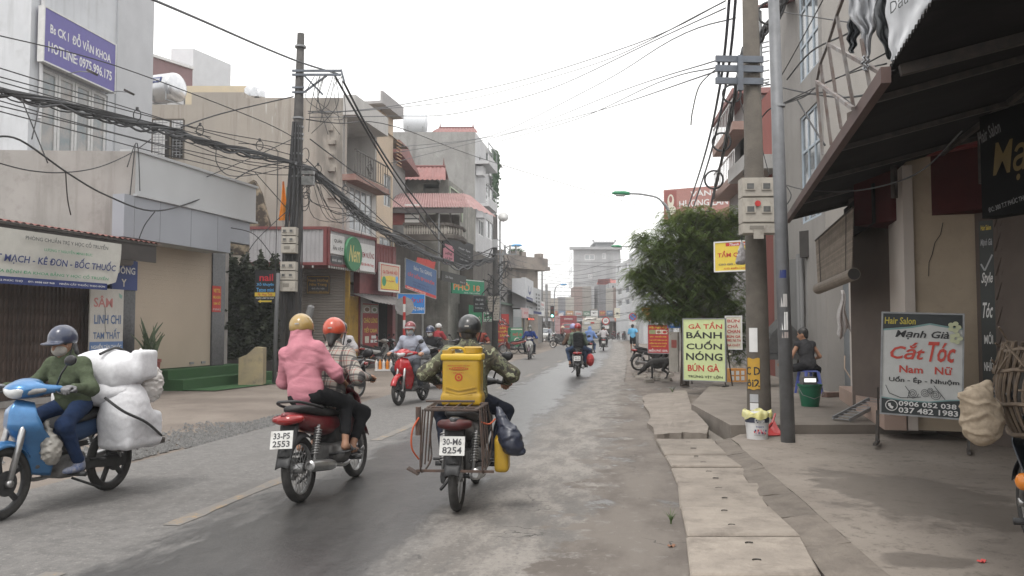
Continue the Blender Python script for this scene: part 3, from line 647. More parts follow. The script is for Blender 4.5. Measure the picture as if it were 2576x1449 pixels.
# ------------------------------------------------------------------ left side of the street
def left_side():
 A, B = line_px(57, 20.6, 368, .15); fr = Frame(A, B); rw = fr.rect(103, 205, 272, 380)
 wm = mat('white_render', (.56, .575, .6), (.5, .515, .54), 1.2, .85, streak=((.36, .37, .38), .7, 3.), dirt=((.42, .43, .44), .6, 2.))
 e = building('white_building', 'tall white rendered building with a purple board above its window', fr, 9, 13.5, wm, [(rw[0], 3.9, rw[2], rw[3])])
 n = 4
 for i in range(n):
  a = rw[0] + (rw[2] - rw[0]) * (i + .02) / n; b = rw[0] + (rw[2] - rw[0]) * (i + .98) / n
  window(e, (a, 3.9, b, rw[3]), 1, 1, .06, gm=mat('curtained_glass', (.2, .235, .25), (.36, .33, .31), 2.2, .15, spec=.6), t=.09)
 part_box(e, 'pilaster', mat('pale_grey_render', (.5, .51, .53), (.45, .46, .48), 1.5, .85), fr.uv(292, 100)[0], 3, fr.W + .003, 13.4, -.05, .0)
 mb = MB(); mb.tube([(fr.uv(103, 0)[0], -.06, 13), (fr.uv(103, 0)[0], -.06, 6.9)], .05, 8); obj('drain_pipe', mb, mat('pipe_white', (.55, .55, .56), None, 3, .5), e)
 a, b = fr.uv(112, 90, .25), fr.uv(289, 180, .25); z1, z0 = fr.uv(112, 17, .25)[1], fr.uv(112, 152, .25)[1]
 pa, pb = fr.pt(a[0], 0, .25), fr.pt(b[0], 0, .25)
 sign_board('clinic_board', 'purple board with white lettering on the tall white building', pa, pb, z0, z1, PURP,
  [('t', 'Bs CK I  ĐỖ VĂN KHOA', .5, .3, .86, .26, WT, 0, .03), ('t', 'HOTLINE: 0975.996.175', .5, .7, .9, .2, WT, 0, .03)], th=.16, frame=WHITE, ft=.04)
 for k, (px, py, lab) in enumerate(((232, 182, 'black floodlight on an arm in front of the purple board'), (325, 232, 'black floodlight on an arm at the end of the purple board'))):
  q = fr.uv(px, py, .9); p = fr.pt(q[0], q[1], .9); t = thing('floodlight', lab, 'floodlight', p, fr.rz)
  mb = MB(); mb.box((0, 0, 0), (.24, .2, .06), Matrix.Rotation(.5, 3, 'X')); obj('lamp', mb, IRON, t)
  mb = MB(); mb.tube([(0, .02, .0), (-.02, .35, .04), (-.02, .74, -.02)], .014, 6); obj('arm', mb, STEEL, t)
 Yc = 18.1; c0 = P(333, 400, Yc); sl = .24
 F0, F1 = line_px(333, Yc, 640, sl); ff = Frame(F0, F1)
 top, mid, bot = ff.uv(333, 378)[1], ff.uv(333, 489)[1], ff.uv(345, 600)[1]
 t = thing('shop_block', 'one-storey block with grey panel fascia and a closed cream roller door', 'building', ff.A, ff.rz)
 warm = mat('warm_grey_render', (.36, .34, .325), (.31, .295, .28), 1.1, .88, streak=((.2, .185, .17), .75, 3.), dirt=((.24, .225, .21), .6, 3.))
 mb = MB(); m4 = Matrix.Rotation(-ff.rz, 4, 'Z')
 w0 = P(-120, 400, Yc - .2); loc = lambda p: m4 @ (V(p.x, p.y, 0) - ff.A)
 q = loc(w0); q2 = loc(V(w0.x, w0.y + .3, 0)); r0 = V(0, 0, 0); r1 = loc(V(c0.x - .1, c0.y + .3, 0))
 mb.add([(q.x, q.y, 2.9), (0, 0, 2.9), (0, 0, top), (q.x, q.y, top)], [(0, 1, 2, 3)]); mb.add([(q.x, q.y, top), (0, 0, top), (r1.x, r1.y, top), (q2.x, q2.y, top)], [(0, 1, 2, 3)]); mb.add([(q2.x, q2.y, 2.9), (q2.x, q2.y, top), (r1.x, r1.y, top), (r1.x, r1.y, 2.9)], [(0, 1, 2, 3)])
 obj('parapet_wall', mb, warm, t)
 pm = mat('grey_aluminium_panel', (.335, .35, .385), (.31, .325, .36), .8, .45, metal=.15, spec=.4); wp = mat('pale_cladding', (.46, .47, .48), (.42, .43, .44), 1, .5)
 part_box(t, 'upper_band', wp, 0, mid + .03, ff.W, top, .002, .35); part_box(t, 'coping', wp, -.02, top, ff.W + .03, top + .06, -.05, .4); part_box(t, 'ledge', wp, -.01, mid - .02, ff.W + .02, mid + .03, -.06, .35)
 xs = [ff.uv(p, 560)[0] for p in (287, 317, 403, 481, 548, 581, 632)]; xs[0] = -.34; xs[1] = 0
 for i in range(len(xs) - 1):
  lowb = bot + (.32 if i == 5 else 0); part_box(t, 'fascia_panel', pm, xs[i] + .006, lowb, xs[i + 1] - .006, mid - .022, -.0 + (.04 if i == 5 else 0), .3)
 part_box(t, 'soffit', wp, 0, bot + .012, xs[5], bot + .05, .02, 1.0)
 dy = .75
 dr = Frame(ff.pt(0, 0, -dy), ff.pt(ff.W, 0, -dy)); uL, uM, uR, uE = [dr.uv(p, 800)[0] for p in (300, 335, 530, 561)]; zb = dr.uv(400, 928)[1]
 cm = mat('cream_steel', (.46, .385, .305), (.42, .35, .275), .6, .6)
 bm = mat('black_granite', (.045, .046, .05), (.085, .085, .09), 22, .15)
 mb = MB(); mb.b2(uM, dy, zb, uR, dy + .04, bot + .05); obj('roller_door', mb, cm, t)
 mb = MB()
 for i in range(1, 26): mb.b2(uM + .01, dy - .005, zb + i * .115, uR - .01, dy, zb + i * .115 + .006)
 obj('door_ribs', mb, cm, t); part_box(t, 'granite_column', bm, uL, -.05, uM, bot + .2, dy - .05, dy + .4); part_box(t, 'granite_column', bm, uR, -.05, uE, bot + .2, dy - .05, dy + .4)
 part_box(t, 'back_wall', warm, uM, -.1, ff.W + .5, top - .1, dy + .4, dy + 1.0)
 for k, u in enumerate((uM + .35, uR - .9, uR - .4)): part_box(t, 'door_latch', STEEL, u, zb + .06, u + .16, zb + .12, dy - .03, dy)
 gm = mat('green_carpet', (.028, .085, .028), (.045, .12, .04), 60, .95, bump=.8, bscale=160); st = thing('carpeted_steps', 'two steps covered in green artificial grass before the cream roller door', 'steps', ff.A, ff.rz)
 u0, u1 = dr.uv(392, 925)[0], dr.uv(600, 918)[0]
 for nm, y0, y1, z in (('upper_step', dy + .35, .3, zb - .02), ('lower_step', .3, -.12, zb * .5)):
  mb = MB(); mb.b2(u0 - .15, y1, -.05, u1 + (.0 if 'upper' in nm else .55), y0, z); obj(nm, mb, gm, st)
 mb = MB(); uu, vv = G(385, 1000, 0), G(690, 975, 0); la, lb = loc(V(uu.x, uu.y, 0)), loc(V(vv.x, vv.y, 0))
 mb.add([(u0 - .15, -.1, .012), (u0 - .1, -.95, .012), (u1 - .3, -1.05, .012), (u1 + 1.0, -.5, .012), (u1 + .55, -.1, .012)], [(0, 1, 2, 3, 4)]); obj('carpet_runner', mb, gm, st)
 sign_board('phone_sign', 'small red notice with yellow lettering on black granite column', dr.pt(dr.uv(535, 750, .06)[0], 0, .06), dr.pt(dr.uv(556, 750, .06)[0], 0, .06), dr.uv(545, 785)[1], dr.uv(545, 720)[1], RD, [('t', 'VIETTEL', .5, .18, .85, .14, YL), ('t', 'MUA BÁN', .5, .42, .85, .14, YL), ('t', 'SIM SỐ', .5, .65, .8, .14, YL), ('t', 'ĐT: 0373 699 123', .5, .9, .92, .08, WT)], th=.02)
 ow = P(655, 920, 21.5); t2 = thing('ochre_wall', 'low ochre plastered wall end right of the green steps', 'wall', (P(600, 920, 21.5).x, 21.5, 0), .12)
 prof = [(0, 0), (.62, 0), (.62, .98), (.42, 1.0), (.2, .8), (0, .72)]; mb = MB(); mb.prism(prof, Matrix.Identity(4), .5); obj('wall', mb, mat('ochre_plaster', (.33, .27, .16), (.26, .22, .15), 3, .9, dirt=((.15, .13, .1), .7, 4)), t2)
 gA, gB = dr.pt(-3.9, 0, 0), dr.pt(uL - .05, 0, 0); gf = Frame((gA.x, gA.y), (gB.x, gB.y)); gt = thing('clinic_shed', 'clinic front with brown folding gate under a rusty red awning', 'shop front', gf.A, gf.rz)
 brown = mat('brown_gate', (.052, .034, .026), (.08, .052, .04), 5, .55, streak=((.03, .02, .016), .6, 5), var=.2)
 ue = gf.uv(228, 900)[0]; folding_gate(gt, (0, .1, ue, 2.75), brown, .105); part_box(gt, 'sill', warm, 0, -.1, gf.W, .09, -.15, .2); part_box(gt, 'back_wall', DARK, 0, 0, gf.W, 3.2, .2, .3)
 part_box(gt, 'pillar', mat('peeling_pillar', (.3, .25, .16), (.18, .14, .1), 5, .9), ue, 0, ue + .28, 3.1, -.08, .15)
 rm = mat('rusty_awning', (.16, .06, .05), (.24, .1, .085), 4, .75, dirt=((.08, .05, .045), .7, 5)); mb = MB()
 z_l, z_r = P(0, 540, gf.A.y - .9).z, 3.38
 corrugated(mb, lambda u, v: (-1.2 + u * (gf.W + 1.35), .3 - v * 1.25, 3.62 - .2 * v), 150, 2, .016, 34); obj('awning_sheet', mb, rm, gt)
 mb = MB(); mb.bar((-1.2, -.9, 3.38), (gf.W + .1, -.9, 3.38), .05); [mb.bar((x, -.92, 3.38), (x, .2, 3.2), .04) for x in (0, 1.6, 3.2)]; obj('awning_frame', mb, IRON, gt)
 mb = MB(); mb.b2(-1.2, -.9, 2.98, gf.W + .1, -.87, 3.36); obj('valance', mb, mat('dark_valance', (.045, .04, .038), (.06, .052, .048), 4, .8), gt)
 b0, b1 = gf.uv(-60, 600, .95)[0], gf.uv(300, 640, .95)[0]
 pa, pb = gf.pt(b0, 0, .98), gf.pt(b1, 0, .98); BW = .98; zb_ = 2.3
 bm_ = flat('banner_beige', (.5, .49, .45)); e = thing('clinic_banner', 'long beige clinic banner with dark blue and green lettering under the awning', 'banner', pa, gf.rz); w = b1 - b0
 mb = MB(); mb.grid(lambda u, v: (u * w * (1 - .05 * (1 - v) ** 2), -.02 - .06 * math.sin(u * 9) * (1 - v), zb_ + BW * v + (.16 * (u ** 6) * (1 - v))), 40, 8, .004); obj('sheet', mb, bm_, e)
 for s_, cx, cz, ww, hh, mm, sh in (('PHÒNG CHUẨN TRỊ Y HỌC CỔ TRUYỀN', .56, .87, .6, .13, DKG, 0), ('LƯƠNG Y NGUYỄN MINH ĐỨC', .56, .69, .35, .08, GN, 0), ('BẮT MẠCH - KÊ ĐƠN - BỐC THUỐC', .47, .47, .92, .24, NAVY, .15), ('CHỮA BỆNH ĐA KHOA BẰNG Y HỌC CỔ TRUYỀN', .45, .22, .84, .1, GN, .1)):
  lettering(e, s_, cx * w, zb_ + cz * BW, ww * w, hh * BW, mm, -.1, shear=sh, bold=.03 if hh > .2 else .012)
 mb = MB(); mb.b2(0, -.1, zb_ - .02, w * .86, -.092, zb_ + .115 * BW); obj('blue_band', mb, NAVY, e)
 lettering(e, 'QL 32 PHÚC THỌ     ĐT: 0988 669 968     NHẬN CẮT THUỐC THEO ĐƠN', .45 * w, zb_ + .05 * BW, .78 * w, .06 * BW, WT, -.104)
 uu = gf.uv(315, 690, .1); s0, s1 = gf.uv(283, 690, .12)[0], gf.uv(346, 690, .12)[0]
 sign_board('medicine_sign', 'blue sign with two lines of white letters beside the beige banner', gf.pt(s0, 0, .12), gf.pt(s1, 0, .12), gf.uv(315, 730)[1], gf.uv(315, 656)[1], flat('deep_blue', (.05, .075, .22)), [('t', 'ĐÔNG', .5, .32, .8, .3, WT), ('t', 'Y', .45, .77, .2, .26, CREAM)], th=.05)
 s0, s1 = gf.uv(226, 800, .25)[0], gf.uv(310, 800, .25)[0]
 sign_board('ginseng_sign', 'tattered upright white sign with red and blue letters by brown gate', gf.pt(s0, 0, .25), gf.pt(s1, 0, .25), gf.uv(268, 880)[1], gf.uv(268, 728)[1], flat('faded_white', (.52, .5, .46)), [('t', 'SÂM', .38, .21, .56, .19, flat('faded_red', (.5, .2, .19))), ('p', [(.84, .06), (.96, .1), (.93, .16), (.86, .13)], flat('faded_green', (.25, .4, .35))), ('t', 'LINH CHI', .52, .5, .8, .15, flat('faded_blue', (.1, .16, .3)), 0, .03), ('t', 'TAM THẤT', .5, .73, .8, .17, MATS['print_faded_blue'], 0, .03), ('r', 0, .86, 1, 1, flat('mid_blue', (.12, .2, .38))), ('t', 'NGHIỀN TÁN THUỐC', .5, .93, .9, .09, WT), ('l', [(.42, .3), (.45, .45), (.43, .58), (.47, .72)], .012, DKG)], th=.03)
 pp = dr.pt(dr.uv(338, 900)[0], 0, .4); pt = thing('potted_plant', 'snake plant with tall striped leaves in a red pot by the cream door', 'plant', (pp.x, pp.y, .22))
 mb = MB(); mb.lathe([(.19, 0), (.2, .05), (.25, .48), (.27, .48), (.27, .55), (.24, .55), (.23, .45)], 20); obj('pot', mb, mat('red_pot', (.2, .05, .045), (.28, .09, .08), 5, .6), pt, 'auto')
 lm = mat('snake_leaf', (.06, .09, .05), (.12, .15, .085), 18, .5); r = random.Random(5)
 for i in range(22):
  a = r.uniform(0, 2 * PI); L = r.uniform(.55, 1.15); ln = r.uniform(.04, .3) + (.35 if i in (3, 7) else 0); w_ = r.uniform(.035, .05); tw = r.uniform(0, PI); b = V(r.uniform(-.12, .12), r.uniform(-.12, .12), .45); mb = MB()
  mb.grid(lambda u, v: (b.x + math.cos(a) * ln * v * v + (u - .5) * 2 * w_ * math.cos(tw) * (1 - v ** 4) , b.y + math.sin(a) * ln * v * v + (u - .5) * 2 * w_ * math.sin(tw) * (1 - v ** 4), b.z + L * v * (1 - .15 * ln * v) + .0 - .02 * (1 - abs(2 * u - 1))), 2, 7, .006); obj('leaf', mb, lm, pt)
 hr = random.Random(11); mb = MB()
 for i in range(7000):
  px = hr.uniform(563, 700); py = hr.uniform(650 + 16 * math.sin(px * .17) + 9 * math.sin(px * .41), 905); Y = 24 + hr.uniform(0, .7) + .7 * math.sin(px * .14 + py * .05) * math.sin(py * .09) + (px - 563) / 140 * 2; p = P(px, py, Y); q = hr.uniform(.03, .11)
  R = Matrix.Rotation(hr.uniform(0, 6), 3, 'Z') @ Matrix.Rotation(hr.uniform(-1, 1), 3, 'X'); mb.add([p + R @ V(*w) for w in ((-q, 0, 0), (0, -q * .3, -q * .5), (q, 0, 0), (0, .2 * q, q * .5))], [(0, 1, 2, 3)])
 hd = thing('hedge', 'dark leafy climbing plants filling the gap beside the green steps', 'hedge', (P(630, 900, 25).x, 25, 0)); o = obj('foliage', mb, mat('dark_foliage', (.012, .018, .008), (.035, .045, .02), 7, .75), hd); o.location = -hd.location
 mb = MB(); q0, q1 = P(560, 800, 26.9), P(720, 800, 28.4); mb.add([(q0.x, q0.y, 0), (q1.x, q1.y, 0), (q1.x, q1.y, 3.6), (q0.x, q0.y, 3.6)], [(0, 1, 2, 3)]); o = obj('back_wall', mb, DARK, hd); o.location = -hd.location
 fr = Frame(*line_px(300, 44, 488, .3)); fr = Frame(P(300, 0, 43).xy, P(488, 0, 47).xy)
 e = building('brown_house', 'house with a long purple-brown parapet behind the white building', fr, 7, P(0, 132, 44).z, mat('purple_brown', (.24, .15, .155), (.2, .13, .135), 2, .8)); part_box(e, 'cornice', WHITE, 0, P(0, 132, 44).z, fr.W, P(0, 132, 44).z + .15, -.12, .5)
 part_box(e, 'lower_wall', mat('pale_wall', (.5, .5, .51), (.46, .46, .47), 1.5, .85), 0, 0, fr.W, P(0, 198, 44).z, -.15, -.003)
 fr = Frame(P(433, 0, 48).xy, P(489, 0, 48.0).xy); fr2 = P(523, 0, 50.5)
 e = building('stair_tower', 'white rooftop stair tower above the brown house', fr, 3, P(0, 122, 48).z, mat('tower_white', (.6, .61, .63), (.55, .56, .58), 2, .8), skew=1.2)
 Yp = 31.; xs = lambda px: (px - 1288) / FOC * Yp; zz = lambda py: P(0, py, Yp).z
 e = thing('beige_house', 'three-storey house with a bare stained beige side wall and a railed balcony', 'building', (xs(858), Yp, 0))
 base = e.location; prof = [(xs(360), 0), (xs(858), 0), (xs(858), zz(240)), (xs(740), zz(246)), (xs(604), zz(252)), (xs(604), zz(228)), (xs(472), zz(236)), (xs(472), zz(263)), (xs(360), zz(263))]
 bw = NT('stained_beige_wall'); tc = bw.n('ShaderNodeTexCoord').outputs['Object']; a_ = bw.noise(tc, .35, 5); b_ = bw.noise(tc, 3, 8, .7); stv = bw.noise(bw.vec(tc, (1.6, 1, .12)), 2.2, 7, .65); wht = bw.noise(bw.vec(tc, (3., 1, .25), (3, 0, 1)), 1.6, 5)
 sp = bw.n('ShaderNodeSeparateXYZ'); bw.nt.links.new(tc, sp.inputs[0])
 c = bw.mix(bw.ss(a_, .35, .65), (.385, .345, .3), (.335, .305, .27)); c = bw.mix(bw.ma('MULTIPLY', bw.ss(stv, .5, .66), .72), c, (.24, .21, .18)); c = bw.mix(bw.ma('MULTIPLY', bw.ss(b_, .55, .75), .35), c, (.29, .26, .23))
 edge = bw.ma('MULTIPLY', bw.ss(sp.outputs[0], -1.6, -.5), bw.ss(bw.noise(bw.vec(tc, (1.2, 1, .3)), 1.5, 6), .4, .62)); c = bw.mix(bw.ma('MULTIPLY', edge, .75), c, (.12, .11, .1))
 drip = bw.ma('MULTIPLY', bw.ss(wht, .57, .66), bw.ma('MULTIPLY', bw.ss(sp.outputs[2], 8.3, 8.9), bw.ma('MULTIPLY', bw.ss(sp.outputs[0], -4.2, -3.6), bw.ss(sp.outputs[0], -1.7, -2.2)))); c = bw.mix(bw.ma('MULTIPLY', drip, .8), c, (.6, .6, .58)); bw.bump(b_, .15, .01); bw.out(c, .9)
 hole = (xs(372), zz(397), xs(454), zz(302))
 mb = MB(); k = len(prof); hx = [x - base.x for x, z in prof]
 def strip(x0, x1, z0, z1): mb.add([(x0 - base.x, 0, z0), (x1 - base.x, 0, z0), (x1 - base.x, 0, z1), (x0 - base.x, 0, z1)], [(0, 1, 2, 3)])
 strip(xs(360), hole[0], 0, zz(263)); strip(hole[0], hole[2], 0, hole[1]); strip(hole[0], hole[2], hole[3], zz(263)); strip(hole[2], xs(472), 0, zz(263)); strip(xs(472), xs(604), 0, zz(232)); strip(xs(604), xs(858), 0, zz(246))
 for (x0, x1, z) in ((360, 472, 263), (472, 604, 232), (604, 858, 246)): mb.add([(xs(x0) - base.x, 0, zz(z)), (xs(x1) - base.x, 0, zz(z)), (xs(x1) - base.x + 1.4, 9, zz(z)), (xs(x0) - base.x + 1.4, 9, zz(z))], [(0, 1, 2, 3)])
 mb.add([(xs(604) - base.x, 0, zz(246)), (xs(604) - base.x, 0, zz(232)), (xs(604) - base.x + 1.4, 9, zz(232)), (xs(604) - base.x + 1.4, 9, zz(246))], [(0, 1, 2, 3)]); mb.add([(xs(472) - base.x, 0, zz(263)), (xs(472) - base.x + 1.4, 9, zz(263)), (xs(472) - base.x + 1.4, 9, zz(232)), (xs(472) - base.x, 0, zz(232))], [(0, 1, 2, 3)])
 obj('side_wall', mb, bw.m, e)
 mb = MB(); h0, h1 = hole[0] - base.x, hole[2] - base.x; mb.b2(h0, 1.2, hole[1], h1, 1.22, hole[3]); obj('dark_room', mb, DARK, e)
 mb = MB(); [mb.b2(x - .03, -.02, hole[1], x + .03, .04, hole[3]) for x in (h0, (h0 + h1) / 2 + .1, h1)]; mb.b2(h0, -.02, hole[1] - .05, h1, .05, hole[1]); mb.b2(h0, -.02, hole[3], h1, .05, hole[3] + .05); wf = obj('window', mb, mat('grille_wood', (.1, .085, .07)), e)
 for i in range(1, 13):
  z = hole[1] + (hole[3] - hole[1]) * i / 13
  for (x0, x1) in ((h0 + .05, (h0 + h1) / 2 - .02 - .12 * (i % 3)), ((h0 + h1) / 2 + .18 + .1 * (i % 2), h1 - .05)):
   g = MB(); g.b2(x0, -.012, z, x1, .012, z + .025); obj('slat', g, STEEL, wf)
 g = MB(); [g.cyl((h0 + (h1 - h0) * k / 9, .0, hole[1]), (h0 + (h1 - h0) * k / 9, 0., hole[3]), .012, 5) for k in (1, 2, 3, 6, 7, 8)]; obj('grille', g, STEEL, wf)
 A, B = (xs(858), Yp), line_px(858, Yp, 944, .2)[1]; ff = Frame(A, B); W = ff.W; zt = zz(243); bz0, bz1 = zz(430), zz(290); wz = ff.rect(880, 478, 936, 585); m4 = Matrix.Translation(ff.A - base) @ Matrix.Rotation(ff.rz, 4, 'Z')
 fw = mat('pale_front', (.5, .485, .47), (.44, .43, .415), 1.5, .85, streak=((.3, .28, .26), .5, 3))
 def sub(name, mb, m, par=e, sm=False): mb.v = [tuple(m4 @ V(*v)) for v in mb.v]; return obj(name, mb, m, par, sm)
 mb = MB(); holed(mb, W, zt, [(.25, bz0, W - .12, bz1, 1.5), (wz[0], wz[1], wz[2], wz[3], .12)]); sub('street_front', mb, fw)
 mb = MB(); mb.b2(-.02, -.55, bz0 - .3, W + .05, -.004, bz0 - .12); mb.b2(-.02, -.6, bz0 - .36, W + .08, -.004, bz0 - .3); sub('balcony_floor', mb, mat('brown_ledge', (.22, .12, .1), (.3, .2, .17), 4, .8))
 mb = MB(); mb.b2(-.02, -.5, bz1, W + .04, -.004, zt + .05); sub('balcony_canopy', mb, fw)
 mb = MB(); rz0, rz1 = bz0 - .1, bz0 + .82; n = 13; mb.bar((0, -.5, rz1), (W, -.5, rz1), .045); mb.bar((0, -.5, rz0 + .06), (W, -.5, rz0 + .06), .035); sub('balcony_rail', mb, IRON); 
 for i in range(n + 1):
  g = MB(); g.bar((W * i / n, -.5, rz0 + .06), (W * i / n, -.5, rz1), .02); sub('baluster', g, IRON)
 g = MB(); cx, cz = W * .42, (rz0 + rz1) / 2
 for q in (.32, .2): g.tube([(cx - q * 1.1, -.52, cz), (cx, -.52, cz + q), (cx + q * 1.1, -.52, cz), (cx, -.52, cz - q)], .014, 5, closed=True)
 sub('rail_ornament', g, IRON); mb = MB(); mb.b2(W - .5, 1.48, bz0, W - .1, 1.5, bz0 + 1.9); sub('balcony_door', mb, GLASSB)
 wmb = MB(); tmp = bpy.data.objects.new('x', None)
 wr = obj('window', MB(), WHITE, e); mb = MB(); t_ = .05
 for i in range(5): x = wz[0] + (wz[2] - wz[0]) * i / 4; mb.b2(x - t_ / 2, .02, wz[1], x + t_ / 2, .08, wz[3])
 for z in (wz[1], wz[3] - t_, wz[1] + (wz[3] - wz[1]) * .7): mb.b2(wz[0], .03, z, wz[2], .07, z + t_)
 bpy.data.objects.remove(wr); wr = sub('window', mb, WHITE)
 for i in range(4):
  g = MB(); g.b2(wz[0] + (wz[2] - wz[0]) * i / 4 + .03, .05, wz[1] + .05, wz[0] + (wz[2] - wz[0]) * (i + 1) / 4 - .03, .06, wz[3] - .05); sub('pane', g, GLASSB, wr)
 bpy.data.objects.remove(tmp)
 mb = MB(); mb.b2(0, .0, 0, W, .1, 0.02); 
 mb = MB(); mb.tube([(.12, -.08, zt - .2), (.12, -.08, 2)], .045, 7); sub('drain_pipe', mb, mat('pipe_rust', (.3, .27, .24)))
 for i in range(6):
  g = MB(); z = zz(330 + i * 34); g.b2(xs(822) - base.x, -.12, z, xs(834) - base.x + (.1 if i % 2 else 0), -.003, z + .16); obj('bracket', g, MATS['stained_beige_wall'], e)
 tp = P(418, 262, Yp + .9); t = thing('water_tank', 'shiny steel water tank lying on the stained beige wall', 'tank', tp, -.35); R = Matrix.Rotation(PI / 2, 4, 'Y')
 mb = MB(); mb.lathe([(.02, -.66), (.2, -.66), (.3, -.62), (.48, -.58), (.56, -.5)] + [(.56 + (.015 if i % 2 else 0), -.5 + i * .1) for i in range(1, 10)] + [(.56, .5), (.48, .58), (.3, .62), (.2, .66), (.02, .66)], 28, Matrix.Translation((0, 0, .62)) @ R); obj('drum', mb, mat('bright_steel', (.6, .61, .63), (.5, .51, .53), 2, .25, metal=.75), t, 'auto')
 mb = MB(); 
 for x in (-.45, .45): mb.bar((x, -.5, 0), (x, -.5, .6), .04); mb.bar((x, .5, 0), (x, .5, .6), .04); mb.bar((x, -.5, .02), (x, .5, .02), .04)
 mb.bar((-.6, -.5, .6), (.6, -.5, .6), .035); obj('stand', mb, STEEL, t)
 mb = MB(); mb.grid(lambda u, v: (-.38 + u * .62, -.583 * math.cos(.15 + .42 * v), .62 + .583 * math.sin(.15 + .42 * v)), 2, 4); obj('label_print', mb, NAVY, t); a, f, lo, hi = text_mesh('SONHA', .02); q = (a - (lo + hi) / 2) / (hi - lo)
 mb = MB(); mb.add([(-.07 + p[0] * .5, -.59 * math.cos(.36 + .26 * p[1]), .62 + .59 * math.sin(.36 + .26 * p[1])) for p in q], f); obj('lettering', mb, WT, t)
 for k, (px, py, lab) in enumerate(((635, 246, 'steel water tank end showing over the beige wall top'), (654, 246, 'small ribbed tank lid on the beige wall top'))):
  p = P(px, py, Yp + 1.4); mb = MB(); s = .32 - .1 * k; mb.lathe([(s * 1.0, 0), (s, s * 1.0), (s * .8, s * 1.3), (.05, s * 1.45)], 16); tag(obj('water_tank', mb, MATS['bright_steel'], None, 'auto', p), lab, 'tank')
 f2 = Frame(P(470, 0, 38).xy, P(640, 0, 38).xy); e2 = building('cream_house', 'low cream parapet showing over the beige party wall', f2, 6, P(0, 216, 38).z, mat('cream_render', (.5, .42, .3), (.46, .4, .3), 2, .85))
 fr = Frame(*line_px(945, 35.6, 986, .2)); zt = P(0, 285, 36.5).z; w1 = fr.rect(960, 545, 978, 440)
 cm2 = mat('cream_peach_render', (.55, .44, .33), (.5, .41, .32), 2, .85); e = building('narrow_cream_house', 'narrow peach-cream house next to the beige balcony house', fr, 8, zt, cm2, [(.9, P(0, 520, 37).z, 1.9, P(0, 440, 37).z), (.4, P(0, 660, 37).z, 2.4, P(0, 600, 37).z, .12)])
 window(e, (.9, P(0, 520, 37).z, 1.9, P(0, 440, 37).z), 2, 1); window(e, (.4, P(0, 660, 37).z, 2.4, P(0, 600, 37).z), 3, 1)
 mb = MB(); mb.b2(-.7, -.5, zt, fr.W, .3, zt + .12); mb.b2(-.7, -.5, zt + .12, fr.W, -.4, zt + .55); obj('roof_canopy', mb, mat('grey_slab', (.38, .36, .36), (.32, .31, .31), 3, .85), e)
 for i in range(8):
  g = MB(); z = P(0, 410, 37).z + i * .16; g.b2(1.9, -.25, z, 2.6, -.22, z + .05); obj('balcony_bar', g, mat('orange_brown', (.35, .22, .13)), e)
 Ys = 27.9; C0 = P(823, 600, Ys); L = P(628, 600, Ys); sA, sB = line_px(823, Ys, 944, .3); z1, z0 = P(0, 570, Ys).z, P(0, 667, Ys).z
 e = thing('snack_shop', 'corner snack shop with ribbed metal fascia in a dark red frame', 'shop front', (C0.x, C0.y, 0)); maroon = mat('maroon_steel', (.15, .035, .035), (.2, .05, .05), 5, .5)
 rib = mat('ribbed_grey_sheet', (.34, .33, .34), (.4, .39, .4), 2, .5); wL = C0.x - L.x
 mb = MB(); ridged(mb, -wL, z0 + .1, -.12, z1 - .1, 0, .14, .02); obj('ribbed_sheet', mb, rib, e); mb = MB()
 mb.b2(-wL, -.05, z1 - .1, 0, .06, z1); mb.b2(-wL, -.05, z0, 0, .06, z0 + .1); mb.b2(-.12, -.051, z0 + .1, 0, .06, z1 - .1); obj('frame', mb, maroon, e)
 f3 = Frame(sA, sB); m5 = Matrix.Translation(V(*sA, 0) - e.location) @ Matrix.Rotation(f3.rz, 4, 'Z')
 def sub2(name, mb, m, par=e): mb.v = [tuple(m5 @ V(*v)) for v in mb.v]; return obj(name, mb, m, par)
 mb = MB(); ridged(mb, .1, z0 + .1, f3.W - .06, z1 - .12, 0, .14, .012); sub2('ribbed_sheet', mb, rib); mb = MB(); mb.b2(0, -.05, z1 - .12, f3.W, .06, z1); mb.b2(0, -.05, z0, f3.W, .06, z0 + .1); mb.b2(0.002, -.049, z0 + .1, .1, .06, z1 - .12); mb.b2(f3.W - .06, -.049, z0 + .1, f3.W, .06, z1 - .12); sub2('frame', mb, maroon)
 mb = MB(); mb.add([(-wL, .06, z1 - .02), (0, .06, z1 - .02), *[tuple(m5 @ V(f3.W, .06, z1 - .02))], *[tuple(m5 @ V(f3.W, 1.9, z1 - .02))], (-wL, 2.5, z1 - .02)], [(0, 1, 2, 3, 4)]); mb.add([(-wL, .06, z0 + .02), (0, .06, z0 + .02), tuple(m5 @ V(f3.W, .06, z0 + .02)), tuple(m5 @ V(f3.W, 1.9, z0 + .02)), (-wL, 2.5, z0 + .02)], [(0, 1, 2, 3, 4)]); obj('fascia_box', mb, maroon, e)
 bulb = mat('bulb_white', (.6, .6, .58), None, 1, .3); ico = MB(); ico.lathe([(.008, -.1), (.03, -.09), (.04, -.05), (.03, -.01), (.02, 0)], 8); bme = ico.mesh('bulb', True); bme.materials.append(bulb)
 for i in range(4): link('bulb', bme, e, (-1.5 + i * .34, -.0, z0))
 for i in range(22): link('bulb', bme, e, m5 @ V(.1 + i * (f3.W - .2) / 21, 0, z0))
 Yl = 30.; su0, su1 = P(768, 0, Yl).x - e.location.x, P(876, 0, Yl).x - e.location.x; yl = Yl - e.location.y; sz0, sz1 = P(0, 912, Yl).z, z0 + .1
